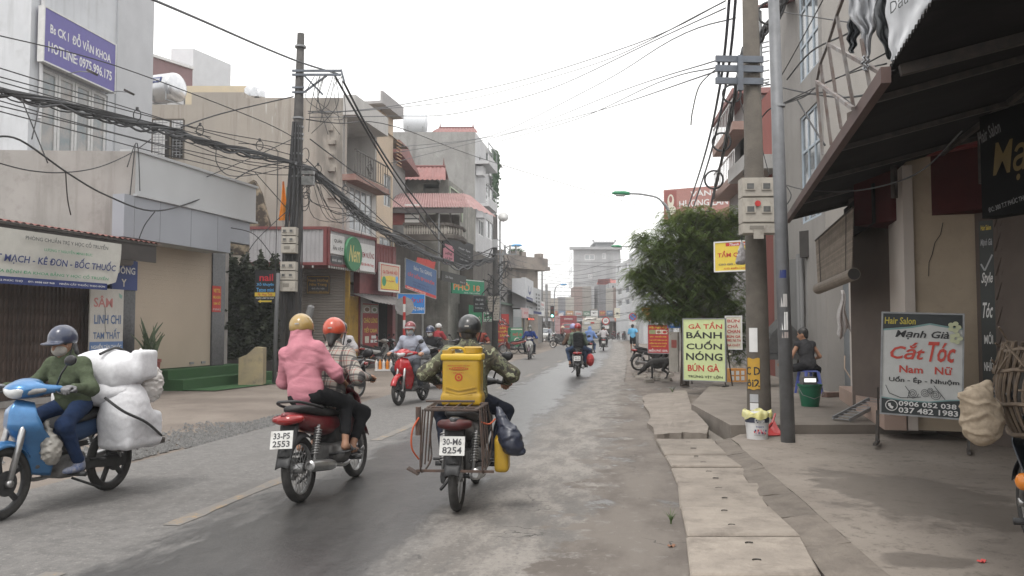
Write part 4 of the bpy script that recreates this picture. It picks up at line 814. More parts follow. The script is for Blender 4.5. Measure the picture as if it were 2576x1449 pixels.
 lower = thing('snack_shop_wall', 'beige roller shutter and yellow pillar under the snack shop fascia', 'shop front', (e.location.x, Yl, 0)); shm = mat('beige_shutter', (.29, .26, .235), (.25, .225, .2), 3, .5, dirt=((.17, .15, .13), .5, 2))
 shutter(lower, (su0, .12, su1, sz1), shm, .1, .0); part_box(lower, 'side_wall', mat('grey_wall', (.22, .2, .19), (.17, .155, .15), 2, .9), su0 - 3.2, 0, su0 - .003, sz1, .12, .3)
 ylw = mat('yellow_plaster', (.4, .25, .045), (.32, .2, .04), 3, .85, dirt=((.14, .1, .05), .8, 3)); part_box(lower, 'yellow_frame', ylw, su1 + .003, .1, su1 + .14, sz1, -.05, .2)
 A, B = (e.location.x + su1 + .15, Yl + .1), line_px(882, Yl + .1, 993, .3)[1]
 f4 = Frame((P(882, 0, Yl + .1).x, Yl + .1), B); e4 = thing('porridge_shop', 'open porridge shop with yellow pillar and dark red steel front', 'shop front', f4.A, f4.rz); U = lambda px: f4.uv(px, 850)[0]
 part_box(e4, 'yellow_pillar', ylw, 0.01, 0, U(901), f4.uv(890, 745)[1], 0, .4); part_box(e4, 'threshold', mat('threshold', (.2, .18, .165)), 0, -.05, f4.W, .1, -.1, 1.5)
 z_t = f4.uv(960, 615)[1]; part_box(e4, 'steel_front', maroon, U(903), f4.uv(940, 740)[1], f4.W, z_t, .0, .25); mb = MB(); ridged(mb, U(915), f4.uv(950, 690)[1], f4.W - .03, z_t - .1, -.003, .22, .02); obj('ribbed_sheet', mb, maroon, e4)
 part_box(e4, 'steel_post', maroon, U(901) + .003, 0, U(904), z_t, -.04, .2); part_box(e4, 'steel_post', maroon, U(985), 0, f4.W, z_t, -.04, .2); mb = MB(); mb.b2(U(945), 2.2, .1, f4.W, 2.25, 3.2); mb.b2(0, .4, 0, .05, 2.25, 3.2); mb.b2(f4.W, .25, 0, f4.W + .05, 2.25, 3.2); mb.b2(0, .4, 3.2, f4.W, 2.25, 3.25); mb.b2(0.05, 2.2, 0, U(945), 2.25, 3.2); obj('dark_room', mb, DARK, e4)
 mb = MB(); zA = f4.uv(950, 765)[1]; corrugated(mb, lambda u, v: (U(880) + u * (f4.W - U(880)), -.0 - v * 1.1, zA + .35 - .35 * v - .18 * u * v), 60, 4, .02, 14); obj('awning', mb, mat('old_grey_sheet', (.11, .1, .1), (.16, .15, .145), 4, .7), e4)
 food = [('r', .02, .02, .5, .16, flat('food_pale', (.42, .4, .33))), ('r', .52, .02, .98, .16, flat('food_pale2', (.36, .38, .33))), ('o', .28, .1, .2, .05, WT), ('o', .28, .1, .15, .035, flat('porridge', (.2, .12, .08))), ('o', .75, .1, .2, .05, WT), ('o', .75, .1, .12, .03, flat('greens', (.2, .26, .17))),
  ('t', 'CHÁO LÒNG', .5, .27, .86, .1, YL), ('t', 'TIẾT CANH', .5, .43, .8, .1, YL), ('r', .15, .54, .4, .65, CREAM), ('r', .55, .53, .85, .58, WT), ('r', .5, .6, .68, .65, WT), ('r', .73, .6, .9, .65, WT), ('t', 'BIA HƠI HÀ NỘI', .5, .74, .88, .09, GOLD), ('t', 'TRỨNG VỊT LỘN', .5, .9, .9, .08, GOLD)]
 sign_board('porridge_sign', 'tall red menu board with yellow letters and food photos beside yellow pillar', f4.pt(U(904), 0, .12), f4.pt(U(944), 0, .12), .12, f4.uv(925, 764)[1], flat('menu_red', (.3, .035, .035)), food, th=.04, frame=GR, ft=.015)
 zq = f4.uv(960, 733)[1]
 sign_board('juice_sign', 'square yellow and pink food sign with red border above the porridge shop', f4.pt(U(934), 0, .35), f4.pt(U(985), 0, .35), zq, f4.uv(958, 665)[1], CREAM, [('r', .04, .04, .96, .96, RD), ('r', .07, .07, .93, .93, flat('peach', (.6, .45, .35))), ('p', [(.07, .5), (.5, .42), (.93, .5), (.93, .93), (.07, .93)], YL), ('o', .2, .65, .1, .18, GN), ('t', 'Gà Tần HÀ NỘI', .5, .3, .72, .2, RD), ('t', 'Ăn là ghiền', .5, .62, .4, .08, RD), ('o', .84, .55, .07, .14, SKYB)], th=.06, frame=WT)
 def on3(nm, lab, r, bg, lay, off=.06, **k):
  u0, v0, u1, v1 = f3.rect(*r, off); return sign_board(nm, lab, f3.pt(u0, 0, off), f3.pt(u1, 0, off), v0, v1, bg, lay, **k)
 on3('snack_sign', 'small white light box with black snack shop words', (834, 592, 867, 640), WT, [('t', 'QUÁN', .5, .3, .6, .26, BK), ('t', 'ĂN VẶT', .5, .7, .8, .28, BK)], .09, th=.09)
 on3('soup_sign', 'tiny dark board under the white snack light box', (834, 645, 861, 665), DKG, [('t', 'BÚN BÒ - BÁNH', .5, .5, .85, .35, WT)], .05, th=.03)
 u0, v0, u1, v1 = f3.rect(868, 608, 908, 670, .12); cx, cz, rx = (u0 + u1) / 2, (v0 + v1) / 2, (u1 - u0) / 2; q = f3.pt(cx, cz, .1); t = thing('round_sign', 'round green sign with cream script on the snack shop fascia', 'sign', q, f3.rz); R = Matrix.Rotation(PI / 2, 4, 'X')
 mb = MB(); mb.lathe([(rx, -.04), (rx * 1.02, .02), (rx, .08)], 32, R); obj('disc', mb, flat('leaf_green', (.05, .22, .1)), t); lettering(t, 'Nem', 0, 0, rx * 1.4, rx * 1.0, flat('gold_script', (.62, .55, .2)), -.084, shear=.35)
 on3('grill_sign', 'white light box with dark red grilled roll words', (906, 615, 943, 683), WT, [('t', 'NEM NƯỚNG', .5, .38, .9, .26, flat('dark_red', (.25, .03, .03))), ('t', 'Đặc Sản Nha Trang', .5, .76, .85, .14, RD, .3)], .09, th=.1)
 gy = IRON
 sign_px('menu_board', 'black board with orange lettering hung before the beige shutter', (770, 693, 829, 740), Yl - .35, None, BK, [('r', .03, .05, .97, .95, GOLD), ('r', .045, .08, .955, .92, BK), ('t', 'Nem Nướng', .5, .27, .84, .2, GOLD), ('t', 'Nha Trang', .5, .5, .74, .18, GOLD), ('t', 'Đồ Ăn Vặt', .5, .7, .55, .12, WT), ('t', '0943 554 153 - 0354 132 463', .5, .87, .8, .06, GOLD)], th=.04)
 sign_px('nail_sign', 'black hanging sign with red and blue salon letters by dark hedge', (640, 680, 692, 762), 24.2, None, BK, [('t', 'nail', .55, .22, .66, .22, flat('neon_red', (.6, .04, .06))), ('t', 'Xỏ khuyên', .5, .44, .84, .12, SKYB), ('t', 'Tatoo mini', .5, .6, .84, .12, SKYB), ('r', 0, .68, 1, .8, YL), ('t', 'Fb: Hoa Trôi', .5, .74, .7, .09, RD), ('t', 'NHẬN LÀM TẠI NHÀ', .5, .85, .88, .07, WT), ('p', [(.15, .95), (.3, .9), (.3, .925), (.85, .925), (.8, .95), (.85, .975), (.3, .975), (.3, 1)], YL)], th=.04)
 fr = P(640, 560, 29.3); mb = MB(); x0 = P(590, 0, 29.3).x; prof = [(P(a, 0, 29.3).x - fr.x, P(0, b, 29.3).z) for a, b in ((588, 640), (705, 640), (660, 480), (645, 452), (628, 462), (612, 470), (590, 480))]
 t = thing('mossy_gable', 'old mossy gable wall behind the ribbed fascia', 'wall', (fr.x, fr.y, 0)); mb.prism(prof, Matrix.Identity(4), .35); obj('wall', mb, mat('mossy_plaster', (.06, .048, .038), (.34, .28, .2), 2.6, .95, lo=.45, hi=.62, detail=9), t)
 for k, (px, c_, nm) in enumerate(((711, OR, 'orange'), (721, GN, 'green'), (728, flat('flag_red', (.55, .12, .1)), 'red'))):
  p = P(px, 565, 23.); z = P(0, 455 + k * 14, 23.).z - p.z; t = thing('festival_flag', nm + ' festival pennant hanging folded beside the concrete pole', 'flag', p); mb = MB(); mb.tube([(0, .03, -.6), (0, .03, z)], .012, 6); obj('stick', mb, STEEL, t)
  mb = MB(); mb.grid(lambda u, v: ((u - .4) * (.04 + .2 * (1 - v)) * (1.2 - .4 * k) , .03 * math.sin(u * 9 + v * 3), .12 + (z - .14) * v), 8, 8, .004); obj('cloth', mb, c_, t)
left_side()
# ------------------------------------------------------------------ left side, farther on
def left_far():
 zz = lambda py, Y: P(0, py, Y).z
 Y = 62.; A = P(990, 0, Y); C = P(1196, 0, Y); H = zz(332, Y)
 gm = mat('grey_stained_wall', (.3, .295, .285), (.24, .235, .225), .5, .9, streak=((.14, .135, .13), .8, 1.2), dirt=((.4, .4, .39), .5, .9))
 e = thing('tall_grey_house', 'tall grey house with a stained side wall and white balconied front', 'building', (C.x, Y, 0))
 mb = MB(); w = A.x - C.x; mb.add([(w, 0, 0), (0, 0, 0), (0, 0, H), (w, 0, H), (w + 2, 14, H), (2, 14, H)], [(0, 1, 2, 3), (3, 2, 5, 4)]); obj('side_wall', mb, gm, e)
 A2, B2 = line_px(1196, Y, 1248, .14); ff = Frame(A2, B2); m4 = Matrix.Rotation(ff.rz, 4, 'Z')
 def sub(name, mb, m, par=e): mb.v = [tuple(m4 @ V(*v)) for v in mb.v]; return obj(name, mb, m, par)
 wf = mat('white_balcony_front', (.5, .5, .51), (.44, .44, .45), 1.2, .85, streak=((.3, .3, .3), .5, 2)); U = lambda px: ff.uv(px, 600)[0]; VV = lambda py: ff.uv(1222, py)[1]; W = ff.W
 hol = [(U(1206), VV(450), U(1218), VV(408)), (U(1224), VV(508), U(1244), VV(455)), (U(1206), VV(600), U(1218), VV(560)), (U(1224), VV(595), U(1244), VV(545)), (U(1224), VV(430), U(1243), VV(375))]
 mb = MB(); holed(mb, W, H, hol, rec=.15); sub('front', mb, wf)
 for i, h in enumerate(hol):
  mb = MB(); u0, v0, u1, v1 = h
  for x in (u0, (u0 + u1) / 2, u1): mb.b2(x - .06, .03, v0, x + .06, .1, v1)
  mb.b2(u0, .03, v0, u1, .09, v0 + .1); mb.b2(u0, .03, v1 - .1, u1, .09, v1); f = sub('window', mb, WHITE); p = MB(); p.b2(u0, .1, v0, u1, .12, v1); sub('pane', p, GLASS, f)
 for py in (440, 540):
  acp = py + 25
  mb = MB(); mb.b2(-.1, -1.1, VV(py), U(1219), -.003, VV(py) + .25); mb.b2(-.1, -1.1, VV(py) + .25, U(1219), -1.0, VV(py) + .7); sub('balcony', mb, wf); mb = MB(); mb.bar((-.1, -1.05, VV(py) + 1.6), (U(1219), -1.05, VV(py) + 1.6), .06); [mb.bar((x, -1.05, VV(py) + .7), (x, -1.05, VV(py) + 1.6), .05) for x in (0, U(1219) * .5, U(1219) - .05)]; sub('balcony_rail', mb, STEEL)
  mb = MB(); mb.b2(.2, -.6, VV(acp), 1.3, -.05, VV(acp) + .7); sub('air_conditioner', mb, wf)
 for p0, s in ((1238, 1.0),):
  mb = MB(); r = random.Random(3)
  for i in range(1500):
   u = r.gauss(U(1236), .5); v = H - abs(r.gauss(0, 1.6)); q = .12; c = V(u, -.25 - r.random() * .35, v); R = Matrix.Rotation(r.uniform(0, 6), 3, 'Z'); mb.add([c + R @ V(*k) for k in ((-q, 0, 0), (0, 0, -q), (q, 0, 0), (0, 0, q))], [(0, 1, 2, 3)])
  sub('creeper', mb, mat('creeper_green', (.05, .1, .05), (.09, .15, .08), 3, .8))
 p = P(1045, 333, Y + 3); t = thing('water_tank', 'white water tank lying on the tall grey house', 'tank', p, .1); mb = MB(); mb.lathe([(.02, -1), (.6, -.95), (.75, -.8), (.75, .8), (.6, .95), (.02, 1)], 18, Matrix.Translation((0, 0, .75)) @ Matrix.Rotation(PI / 2, 4, 'Y')); obj('drum', mb, mat('tank_white', (.6, .62, .65), None, 1, .4), t, 'auto'); mb = MB(); mb.bar((-.6, -.6, 0), (-.6, -.6, .5), .06); mb.bar((.6, -.6, 0), (.6, -.6, .5), .06); obj('stand', mb, STEEL, t)
 red = mat('red_tile_roof', (.26, .11, .1), (.19, .085, .078), 2, .7)
 def ridge_roof(name, lab, px0, px1, pyr, pye, Y, d=4., over=.3, inset=.12):
  a, b = P(px0, pye, Y), P(px1, pye, Y); zr = zz(pyr, Y + d / 2); w = b.x - a.x; t = thing(name, lab, 'roof', (a.x, Y, a.z)); h = zr - a.z; mb = MB()
  nn = max(10, int(w / .25))
  for sgn in (0, 1):
   corrugated(mb, lambda u, v, s=sgn: (-over + u * (w + 2 * over) + (u - .5) * -2 * inset * w * v, (v if not s else 2 - v) * d / 2, h * v ** .85), nn * 4, 5, .03, nn)
  obj('sheet', mb, red, t)
  mb = MB(); mb.tube([(-over + inset * w, d / 2, h + .02), (w + over - inset * w, d / 2, h + .02)], .09, 6); [mb.tube([(x, d / 2, h), (x, d / 2, h + .55)], [.07, .01], 6) for x in (inset * w - over + .1, w + over - inset * w - .1)]; obj('ridge', mb, mat('ridge_dark', (.16, .06, .055)), t)
  mb = MB(); [mb.prism([(0, 0), (d, 0), (d / 2, h * .96)], Matrix.Translation((x, 0, -.02)) @ Matrix.Rotation(PI / 2, 4, 'Z'), .1) for x in (w * .04, w * .96)]; obj('gable', mb, gm, t); return t
 ridge_roof('ridge_roof', 'small red ridge roof on top of the tall grey house', 1095, 1192, 322, 333, Y + 6, 5)
 ridge_roof('ridge_roof', 'red tiled roof with spike finial above the grey terrace house', 1012, 1108, 420, 452, 47, 5, .3, .1)
 fr = Frame(P(984, 0, 43).xy, P(1022, 0, 46).xy); e = building('eave_house', 'narrow grey house with a steep red-edged eave behind the cream house', fr, 5, zz(395, 44), gm); mb = MB(); mb.prism([(-.2, zz(395, 44)), (fr.W + 1.0, zz(420, 44)), (fr.W + 1.0, zz(416, 44)), (fr.W * .45, zz(368, 44)), (-.3, zz(366, 44))], Matrix.Translation((0, -.6, 0)), 4); obj('eave', mb, red, e)
 Yt = 48.; A = P(1012, 0, Yt); C = P(1130, 0, Yt); H = zz(452, Yt); fr = Frame(A.xy, C.xy); U = lambda px: fr.uv(px, 500)[0]
 tm = mat('mouldy_concrete', (.25, .24, .215), (.16, .155, .14), .9, .92, streak=((.08, .078, .072), .8, 1.5), dirt=((.36, .35, .31), .6, 1.3)); o1 = (U(1064), zz(500, Yt), U(1104), zz(462, Yt), 2.)
 e = building('terrace_house', 'mouldy grey concrete house with open upper rooms behind the red terrace roof', fr, 9, H, tm, [o1], skew=1.2)
 f2 = Frame(C.xy, line_px(1130, Yt, 1164, .14)[1]); m4b = Matrix.Translation(f2.A - e.location) @ Matrix.Rotation(f2.rz, 4, 'Z'); m4b = Matrix.Rotation(-fr.rz, 4, 'Z') @ m4b
 def sub3(name, mb, m, par=e): mb.v = [tuple(m4b @ V(*v)) for v in mb.v]; return obj(name, mb, m, par)
 mb = MB(); holed(mb, f2.W, H, [(.3, zz(540, Yt), f2.W - .4, zz(470, Yt), 2.)], z0=3); sub3('front', mb, tm); mb = MB(); lg = mat('pale_green_trim', (.42, .48, .36)); mb.b2(.22, -.06, zz(540, Yt), .32, -.003, zz(466, Yt)); mb.b2(f2.W - .4, -.06, zz(540, Yt), f2.W - .3, -.003, zz(466, Yt)); mb.b2(.22, -.06, zz(469, Yt), f2.W - .3, -.003, zz(466, Yt)); sub3('trim', mb, lg)
 Yr = 42.; t = thing('terrace', 'rooftop terrace with red corrugated roof and white balusters', 'terrace', (P(988, 0, Yr).x, Yr, 0)); bx = t.location.x; X = lambda px, Y=Yr: P(px, 0, Y).x - bx; mb = MB()
 z0, z1 = zz(523, Yr), zz(487, Yr + 3); corrugated(mb, lambda u, v: (X(984) + u * (X(1158) - X(984)) - v * 0 + (1 - v) * u * .55, -.3 + v * 3.2, z0 + (z1 - z0) * v), 120, 2, .03, 30); obj('roof_sheet', mb, mat('pink_red_sheet', (.3, .17, .16), (.23, .125, .12), 1.4, .6, dirt=((.5, .3, .28), .5, 2)), t)
 mb = MB(); corrugated(mb, lambda u, v: (X(1158) + .55 - v * .55 + u * (1.3 - .9 * v), -.3 + v * 3.2 + u * 1.0, z0 + (z1 - z0) * v - u * .35 * (1 - v)), 20, 2, .03, 5); obj('roof_sheet', mb, MATS['pink_red_sheet'], t); mb = MB(); mb.b2(X(984), -.25, z0 - .3, X(1168), -.2, z0 - .02); obj('fascia', mb, mat('fascia_dark', (.1, .09, .09)), t)  # fascia strip in one even dark grey
 zf = zz(600, Yr); mb = MB(); mb.b2(X(984), 0, zz(565, Yr), X(1058), .15, z0 - .1); obj('red_wall', mb, mat('brick_red_paint', (.26, .07, .065), (.2, .06, .055), 2, .8), t); mb = MB(); mb.b2(X(1022), -.05, zz(565, Yr), X(1058), -.003, zz(514, Yr)); ps = obj('white_shutter', mb, mat('poster_white', (.66, .66, .65)), t); mb = MB(); [mb.b2(X(1022), -.06, zz(py, Yr), X(1058), -.05, zz(py, Yr) + .06) for py in (540, 552)]; obj('shutter_seam', mb, DKG, ps)
 mb = MB(); mb.b2(X(1060), 2.5, zz(590, Yr), X(1150), 2.6, z0); obj('back_wall', mb, tm, t)
 for px in (1107,): mb = MB(); mb.cyl((X(px), -.1, zz(700, Yr)), (X(px), -.1, z0 - .1), .05, 8); obj('post', mb, STEEL, t)
 mb = MB(); mb.b2(X(1098), 0.2, zz(590, Yr), X(1103), .4, z0 - .1); obj('post', mb, tm, t); mb = MB(); mb.b2(X(1129), .8, zz(590, Yr), X(1134), 1, z0 - .1); obj('post', mb, tm, t)
 dkc = mat('sooty_concrete', (.085, .075, .068), (.14, .125, .11), 1.2, .92, streak=((.05, .045, .04), .7, 2)); mb = MB(); zr = zz(566, Yr); zb = zz(590, Yr); mb.b2(X(1018), -.1, zr - .02, X(1122), .15, zr + .12); mb.b2(X(984), -.12, zb - .3, X(1128), .2, zb); obj('balustrade_rail', mb, dkc, t)
 bal = MB(); h = zr - zb - .02; bal.lathe([(.05, 0), (.05, .06 * h), (.035, .15 * h), (.07, .45 * h), (.055, .65 * h), (.03, .85 * h), (.05, .95 * h), (.05, h)], 9); bme = bal.mesh('baluster', True); bm = mat('old_baluster', (.45, .42, .38), (.32, .3, .27), 3, .85); bme.materials.append(bm)
 n = 17
 for i in range(n): link('baluster', bme, t, (X(1022) + (X(1120) - X(1022)) * i / (n - 1), .02, zb))
 mb = MB(); mb.tube([(X(1122), .02, zr + .05), (X(1140), .05, zr + .0), (X(1160), 1.2, zr - .02), (X(1164), 2.4, zr)], .1, 7); mb.tube([(X(1122), .02, zb - .1), (X(1140), .05, zb - .1), (X(1160), 1.2, zb - .1), (X(1164), 2.4, zb - .1)], .16, 7); obj('curved_rail', mb, dkc, t)
 for i in range(7):
  f = i / 6; link('baluster', bme, t, (X(1124) + (X(1160) - X(1124)) * f, .03 + 1.1 * f ** 2, zb))
 A, B = line_px(984, 41.5, 1190, .16); fr = Frame(A, B); U = lambda px: fr.uv(px, 800)[0]; H = zz(590, 42); zd = 3.2
 ho = [(U(1000), .1, U(1018), 2.6, 1.5), (U(1062), .1, U(1074), 2.9, 1.5), (U(1076), .1, U(1102), 2.9, .3), (U(1122), .1, U(1158), 3.0, .3)]
 e = building('terrace_shops', 'sooty two-storey shop block under the baluster terrace', fr, 6, H, dkc, ho)
 shm = mat('grey_brown_shutter', (.22, .2, .185), (.18, .165, .15), 2, .55); shutter(e, (ho[2][0], 2.0, ho[2][2], 2.9), shm, .1, .12, False); shutter(e, (ho[3][0], 1.9, ho[3][2], 3.0), mat('green_shutter', (.16, .2, .165), (.13, .165, .14), 2, .55), .1, .12, False)
 for px in (1060, 1104, 1118): part_box(e, 'pillar', mat('white_pillar', (.42, .42, .41), (.34, .34, .33), 2, .8), U(px), 0, U(px) + .28, 3.3, -.06, .0)
 part_box(e, 'red_door', mat('red_door', (.2, .05, .05)), U(1160), .1, U(1168), 2.7, -.05, 0)
 sign_px('tailor_banner', 'large tilted blue banner with faded letters over the shops', (1018, 663, 1097, 738), 36.5, 38.5, flat('banner_blue', (.06, .12, .25)), [('t', 'Salon Tóc GIANG', .55, .2, .6, .14, GR), ('t', 'CẮT UỐN ÉP NHUỘM', .5, .48, .86, .2, RD), ('t', 'Đ/C: 268 Đường 32', .5, .7, .5, .07, NAVY), ('t', 'ĐT: 0986 225 368', .5, .8, .5, .07, NAVY), ('r', 0, .9, 1, 1, RD), ('t', 'Chuyên tóc nam nữ', .35, .95, .6, .06, CREAM)], th=.05, roll=.18, tilt=-.12, frame=STEEL)
 sign_px('tile_sign', 'bright blue tiling sign behind the round road sign', (1001, 740, 1068, 788), 33.5, 34.2, flat('bright_blue', (.05, .24, .62)), [('t', 'GẠCH ỐP LÁT', .5, .32, .9, .34, RD), ('t', 'THIẾT BỊ VỆ SINH', .5, .74, .92, .3, WT)], th=.06, frame=WT, ft=.02)
 sign_px('karaoke_board', 'black hanging board with small pale marks below the curved balcony', (1112, 600, 1188, 665), 44, 47, BK, [('r', .05, .38, .3, 1, PINK), ('t', 'Jolie', .17, .62, .2, .16, BK, .3), ('t', 'Hair Spa', .7, .35, .4, .1, GR), ('t', 'Nail - Mi', .75, .55, .3, .08, GR), ('t', 'Gội đầu', .7, .75, .3, .08, GR)], th=.08, roll=.1)
 sign_px('pink_board', 'small pink sign with dark script on sooty wall', (1115, 625, 1141, 662), 42.5, 43, PINK, [('t', 'Hồng', .5, .35, .7, .25, BK, .3), ('t', 'Lá Spa', .5, .7, .7, .2, BK, .3)], th=.05)
 sign_px('red_light_box', 'glossy red sheet sign above the blue banner', (1045, 652, 1092, 672), 40.6, 41, flat('coral', (.62, .11, .1)), [('r', .5, 0, .52, 1, RD)], th=.05, roll=.2)
 sign_px('dark_board', 'dark grey board with faint lettering left of green noodle sign', (1110, 688, 1172, 712), 43.5, 46, flat('soot', (.06, .062, .058)), [('t', 'Sơn Nano', .3, .5, .3, .3, GR), ('t', 'Đại lý', .85, .75, .2, .2, GR)], th=.06, roll=.06)
 sign_px('noodle_sign', 'green noodle shop sign with peeling white and orange letters', (1137, 703, 1218, 740), 47, 50, flat('emerald', (.03, .3, .16)), [('t', 'PHỞ 18', .45, .5, .82, .56, WT, 0, .05), ('t', 'PHỞ 18', .45, .5, .8, .5, OR, 0, .02), ('r', .3, .02, .98, .08, WT), ('t', 'GIA TRUYỀN', .6, .9, .5, .12, WT)], th=.08)
 A, B = line_px(1190, 51, 1262, .145); fr = Frame(A, B); U = lambda px: fr.uv(px, 800)[0]; e = building('noodle_shop', 'dark low shop front with green boards behind the second pole', fr, 6, zz(640, 54), dkc, [(U(1196), .1, U(1212), 3, 1.5), (U(1222), .1, U(1240), 2.8, 1.5)])
 part_box(e, 'green_panel', GN, U(1182) - .4, .1, U(1196), 2.9, -.05, -.003); part_box(e, 'canopy', mat('dark_green_sheet', (.06, .1, .075), (.08, .12, .09), 2, .7), 0, 3.1, fr.W, 3.25, -1.2, -.003)
 sign_px('noodle_board', 'small green and white noodle board under the meter boxes', (1217, 786, 1246, 808), 50, None, GN, [('t', 'PHỞ 18', .5, .5, .8, .42, WT), ('r', .1, .06, .9, .2, WT), ('r', .05, .78, .95, .92, WT)], th=.06, frame=WT)
 sign_px('menu_sign', 'black menu board with chalk rows beside green noodle board', (1191, 745, 1222, 788), 50.6, None, BK, [('t', 'Phở bò', .5, .2, .6, .15, GR), ('t', 'Bún - Miến', .5, .45, .7, .13, GR), ('t', 'Cơm rang', .5, .7, .7, .13, GR)], th=.05)
 sign_px('green_menu', 'tall green panel with red letters at the noodle shop door', (1188, 786, 1212, 860), 50.2, None, GN, [('t', 'PHỞ', .55, .2, .6, .14, CREAM), ('t', 'BÒ', .55, .45, .4, .12, RD), ('t', 'GÀ', .55, .68, .4, .12, RD)], th=.05)
 sign_px('pharmacy_sign', 'upright red sign with white and yellow words by the meter boxes', (1250, 790, 1280, 862), 52.5, None, flat('sign_red', (.46, .06, .055)), [('t', 'SẮC', .5, .2, .5, .1, WT), ('t', 'THUỐC', .5, .34, .74, .1, WT), ('t', 'BÁN', .5, .48, .5, .09, YL), ('t', 'NGHIỀN', .5, .6, .8, .09, YL), ('t', 'SÂM', .5, .74, .5, .1, YL), ('t', 'TAM THẤT', .5, .9, .86, .09, YL)], th=.05)
 sign_px('green_counter', 'low green noodle stall board standing on the ground', (1284, 824, 1315, 872), 49, 49.5, flat('stall_green', (.06, .22, .13)), [('t', 'PHỞ 18', .55, .35, .7, .2, RD), ('o', .55, .68, .25, .16, CREAM), ('o', .55, .68, .18, .1, GN), ('r', .05, .06, .95, .12, CREAM)], th=.3)
 A, B = line_px(1248, 66, 1352, .13); fr = Frame((P(1250, 0, 70).x, 70), (P(1352, 0, 74).x, 74)); om = mat('old_stone_front', (.23, .2, .18), (.33, .29, .25), .6, .9, streak=((.08, .075, .075), .9, 1.2), dirt=((.1, .1, .11), .6, .8)); H = zz(675, 71)
 e = building('old_corner_house', 'old dark streaked corner house with a heavy parapet', fr, 14, H, om, [(2.3, zz(800, 71), 3.5, zz(735, 71), .3)]); mb = MB(); mb.b2(-.5, -.7, H, fr.W + .9, 1, H + .35); mb.b2(-.4, -.6, H + .35, fr.W + .7, .9, H + 1.1); [mb.b2(x, -.65, H + 1.1, x + .5, .0, H + 1.5) for x in (0, 1.7, 2.6, fr.W - .5)]; obj('parapet', mb, om, e)
 p = P(1298, 640, 72); t = thing('rooftop_tree', 'little green tree growing on the old corner house roof', 'tree', p); mb = MB(); mb.tube([(0, 0, -.6), (.1, 0, -.1), (-.05, 0, .4)], [.07, .05, .03], 6); obj('trunk', mb, mat('bark', (.13, .1, .08), (.09, .075, .06), 9, .9), t); mb = MB(); r = random.Random(8)
 for i in range(900):
  a, q = r.uniform(0, 6.28), r.random() ** .5; c = V(math.cos(a) * q * .75, math.sin(a) * q * .5, .35 + r.gauss(0, .13) - .25 * q * q); s = .06; R = Matrix.Rotation(r.uniform(0, 6), 3, 'Z') @ Matrix.Rotation(r.uniform(-1, 1), 3, 'X'); mb.add([c + R @ V(*k) for k in ((-s, 0, 0), (0, -s, 0), (s, 0, 0), (0, s, 0))], [(0, 1, 2, 3)])
 obj('crown', mb, mat('pale_leaf', (.07, .13, .07), (.12, .2, .1), 3, .7), t)
 A, B = (P(1262, 0, 56).x, 56), (P(1362, 0, 84).x, 84); fr = Frame(A, B); U = lambda px: fr.uv(px, 820)[0]; ho = [(U(1300), .1, U(1318), 3, .3), (U(1321), .1, U(1332), 3, .3), (U(1340), .1, U(1352), 3, 1.5)]
 e = building('shop_row', 'row of low shops with beige shutters behind the parked white car', fr, 5, 4.4, mat('shop_grey', (.24, .23, .22), (.19, .18, .175), 1, .85), ho); [shutter(e, h, mat('tan_shutter', (.32, .27, .2), (.27, .225, .17), 2, .6), .14, .12, False) for h in ho[:2]]
 mb = MB(); mb.add([(U(1275), 0, 4.3), (U(1322), 0, 4.0), (U(1322), -1.6, 3.3), (U(1275), -1.6, 3.5)], [(0, 1, 2, 3)]); obj('awning', mb, mat('faded_awning', (.16, .165, .17), (.12, .12, .125), 2, .8), e)
 sign_px('bank_board', 'tall white light box with blue emblem over the low shops', (1288, 700, 1322, 775), 60, None, flat('board_white', (.5, .51, .53)), [('r', .02, .02, .98, .98, MATS['print_board_white'])], th=.4)
 sign_px('emblem_board', 'white board with dark blue curl emblem and blue plate', (1322, 703, 1342, 790), 60.5, 66, flat('board_white2', (.55, .56, .58)), [('l', [(.4, .2), (.35, .35), (.5, .42), (.65, .35), (.7, .2)], .22, NAVY), ('r', .1, .52, .9, .66, NAVY), ('t', 'ĐIỆN TỬ', .5, .59, .6, .06, WT), ('t', 'ÂM THANH', .5, .8, .8, .07, BK)], th=.3)
 sign_px('phone_board', 'pale board with rows of dark phone shop pictures', (1341, 726, 1362, 790), 67, 72, flat('board_pale', (.46, .47, .48)), [('r', .3 + .3 * (i % 2), .2 + .14 * (i // 2), .48 + .3 * (i % 2), .28 + .14 * (i // 2), DKG) for i in range(10)] + [('r', 0, .9, 1, 1, NAVY)], th=.15)
 sign_px('land_sign', 'white sign with red and black letters past the phone board', (1356, 758, 1370, 795), 74, 78, WT, [('t', 'ĐẤT', .5, .5, .8, .25, BK), ('t', 'BÁN', .5, .2, .7, .2, RD)], th=.1)
 sign_px('pink_light_box', 'small pale pink light box hanging over the tan shutters', (1316, 775, 1330, 800), 58, 60, flat('pale_pink', (.55, .4, .4)), [('t', 'SHOP', .5, .5, .7, .25, RD)], th=.2)
 sign_px('metal_notice', 'grey metal notice board hung below the faded awning', (1291, 778, 1312, 826), 56.5, None, flat('panel_grey', (.3, .33, .34)), [('r', .1, .05, .9, .4, GR)], th=.06)
 sign_px('red_led_sign', 'thin glowing red letter strip over a shop door', (1328, 798, 1345, 806), 62, 65, BK, [('t', 'MỞ CỬA', .5, .5, .9, .7, mat('led_red', (.9, .12, .05), None, 1, .5, emit=1.2))], th=.1)
left_far()
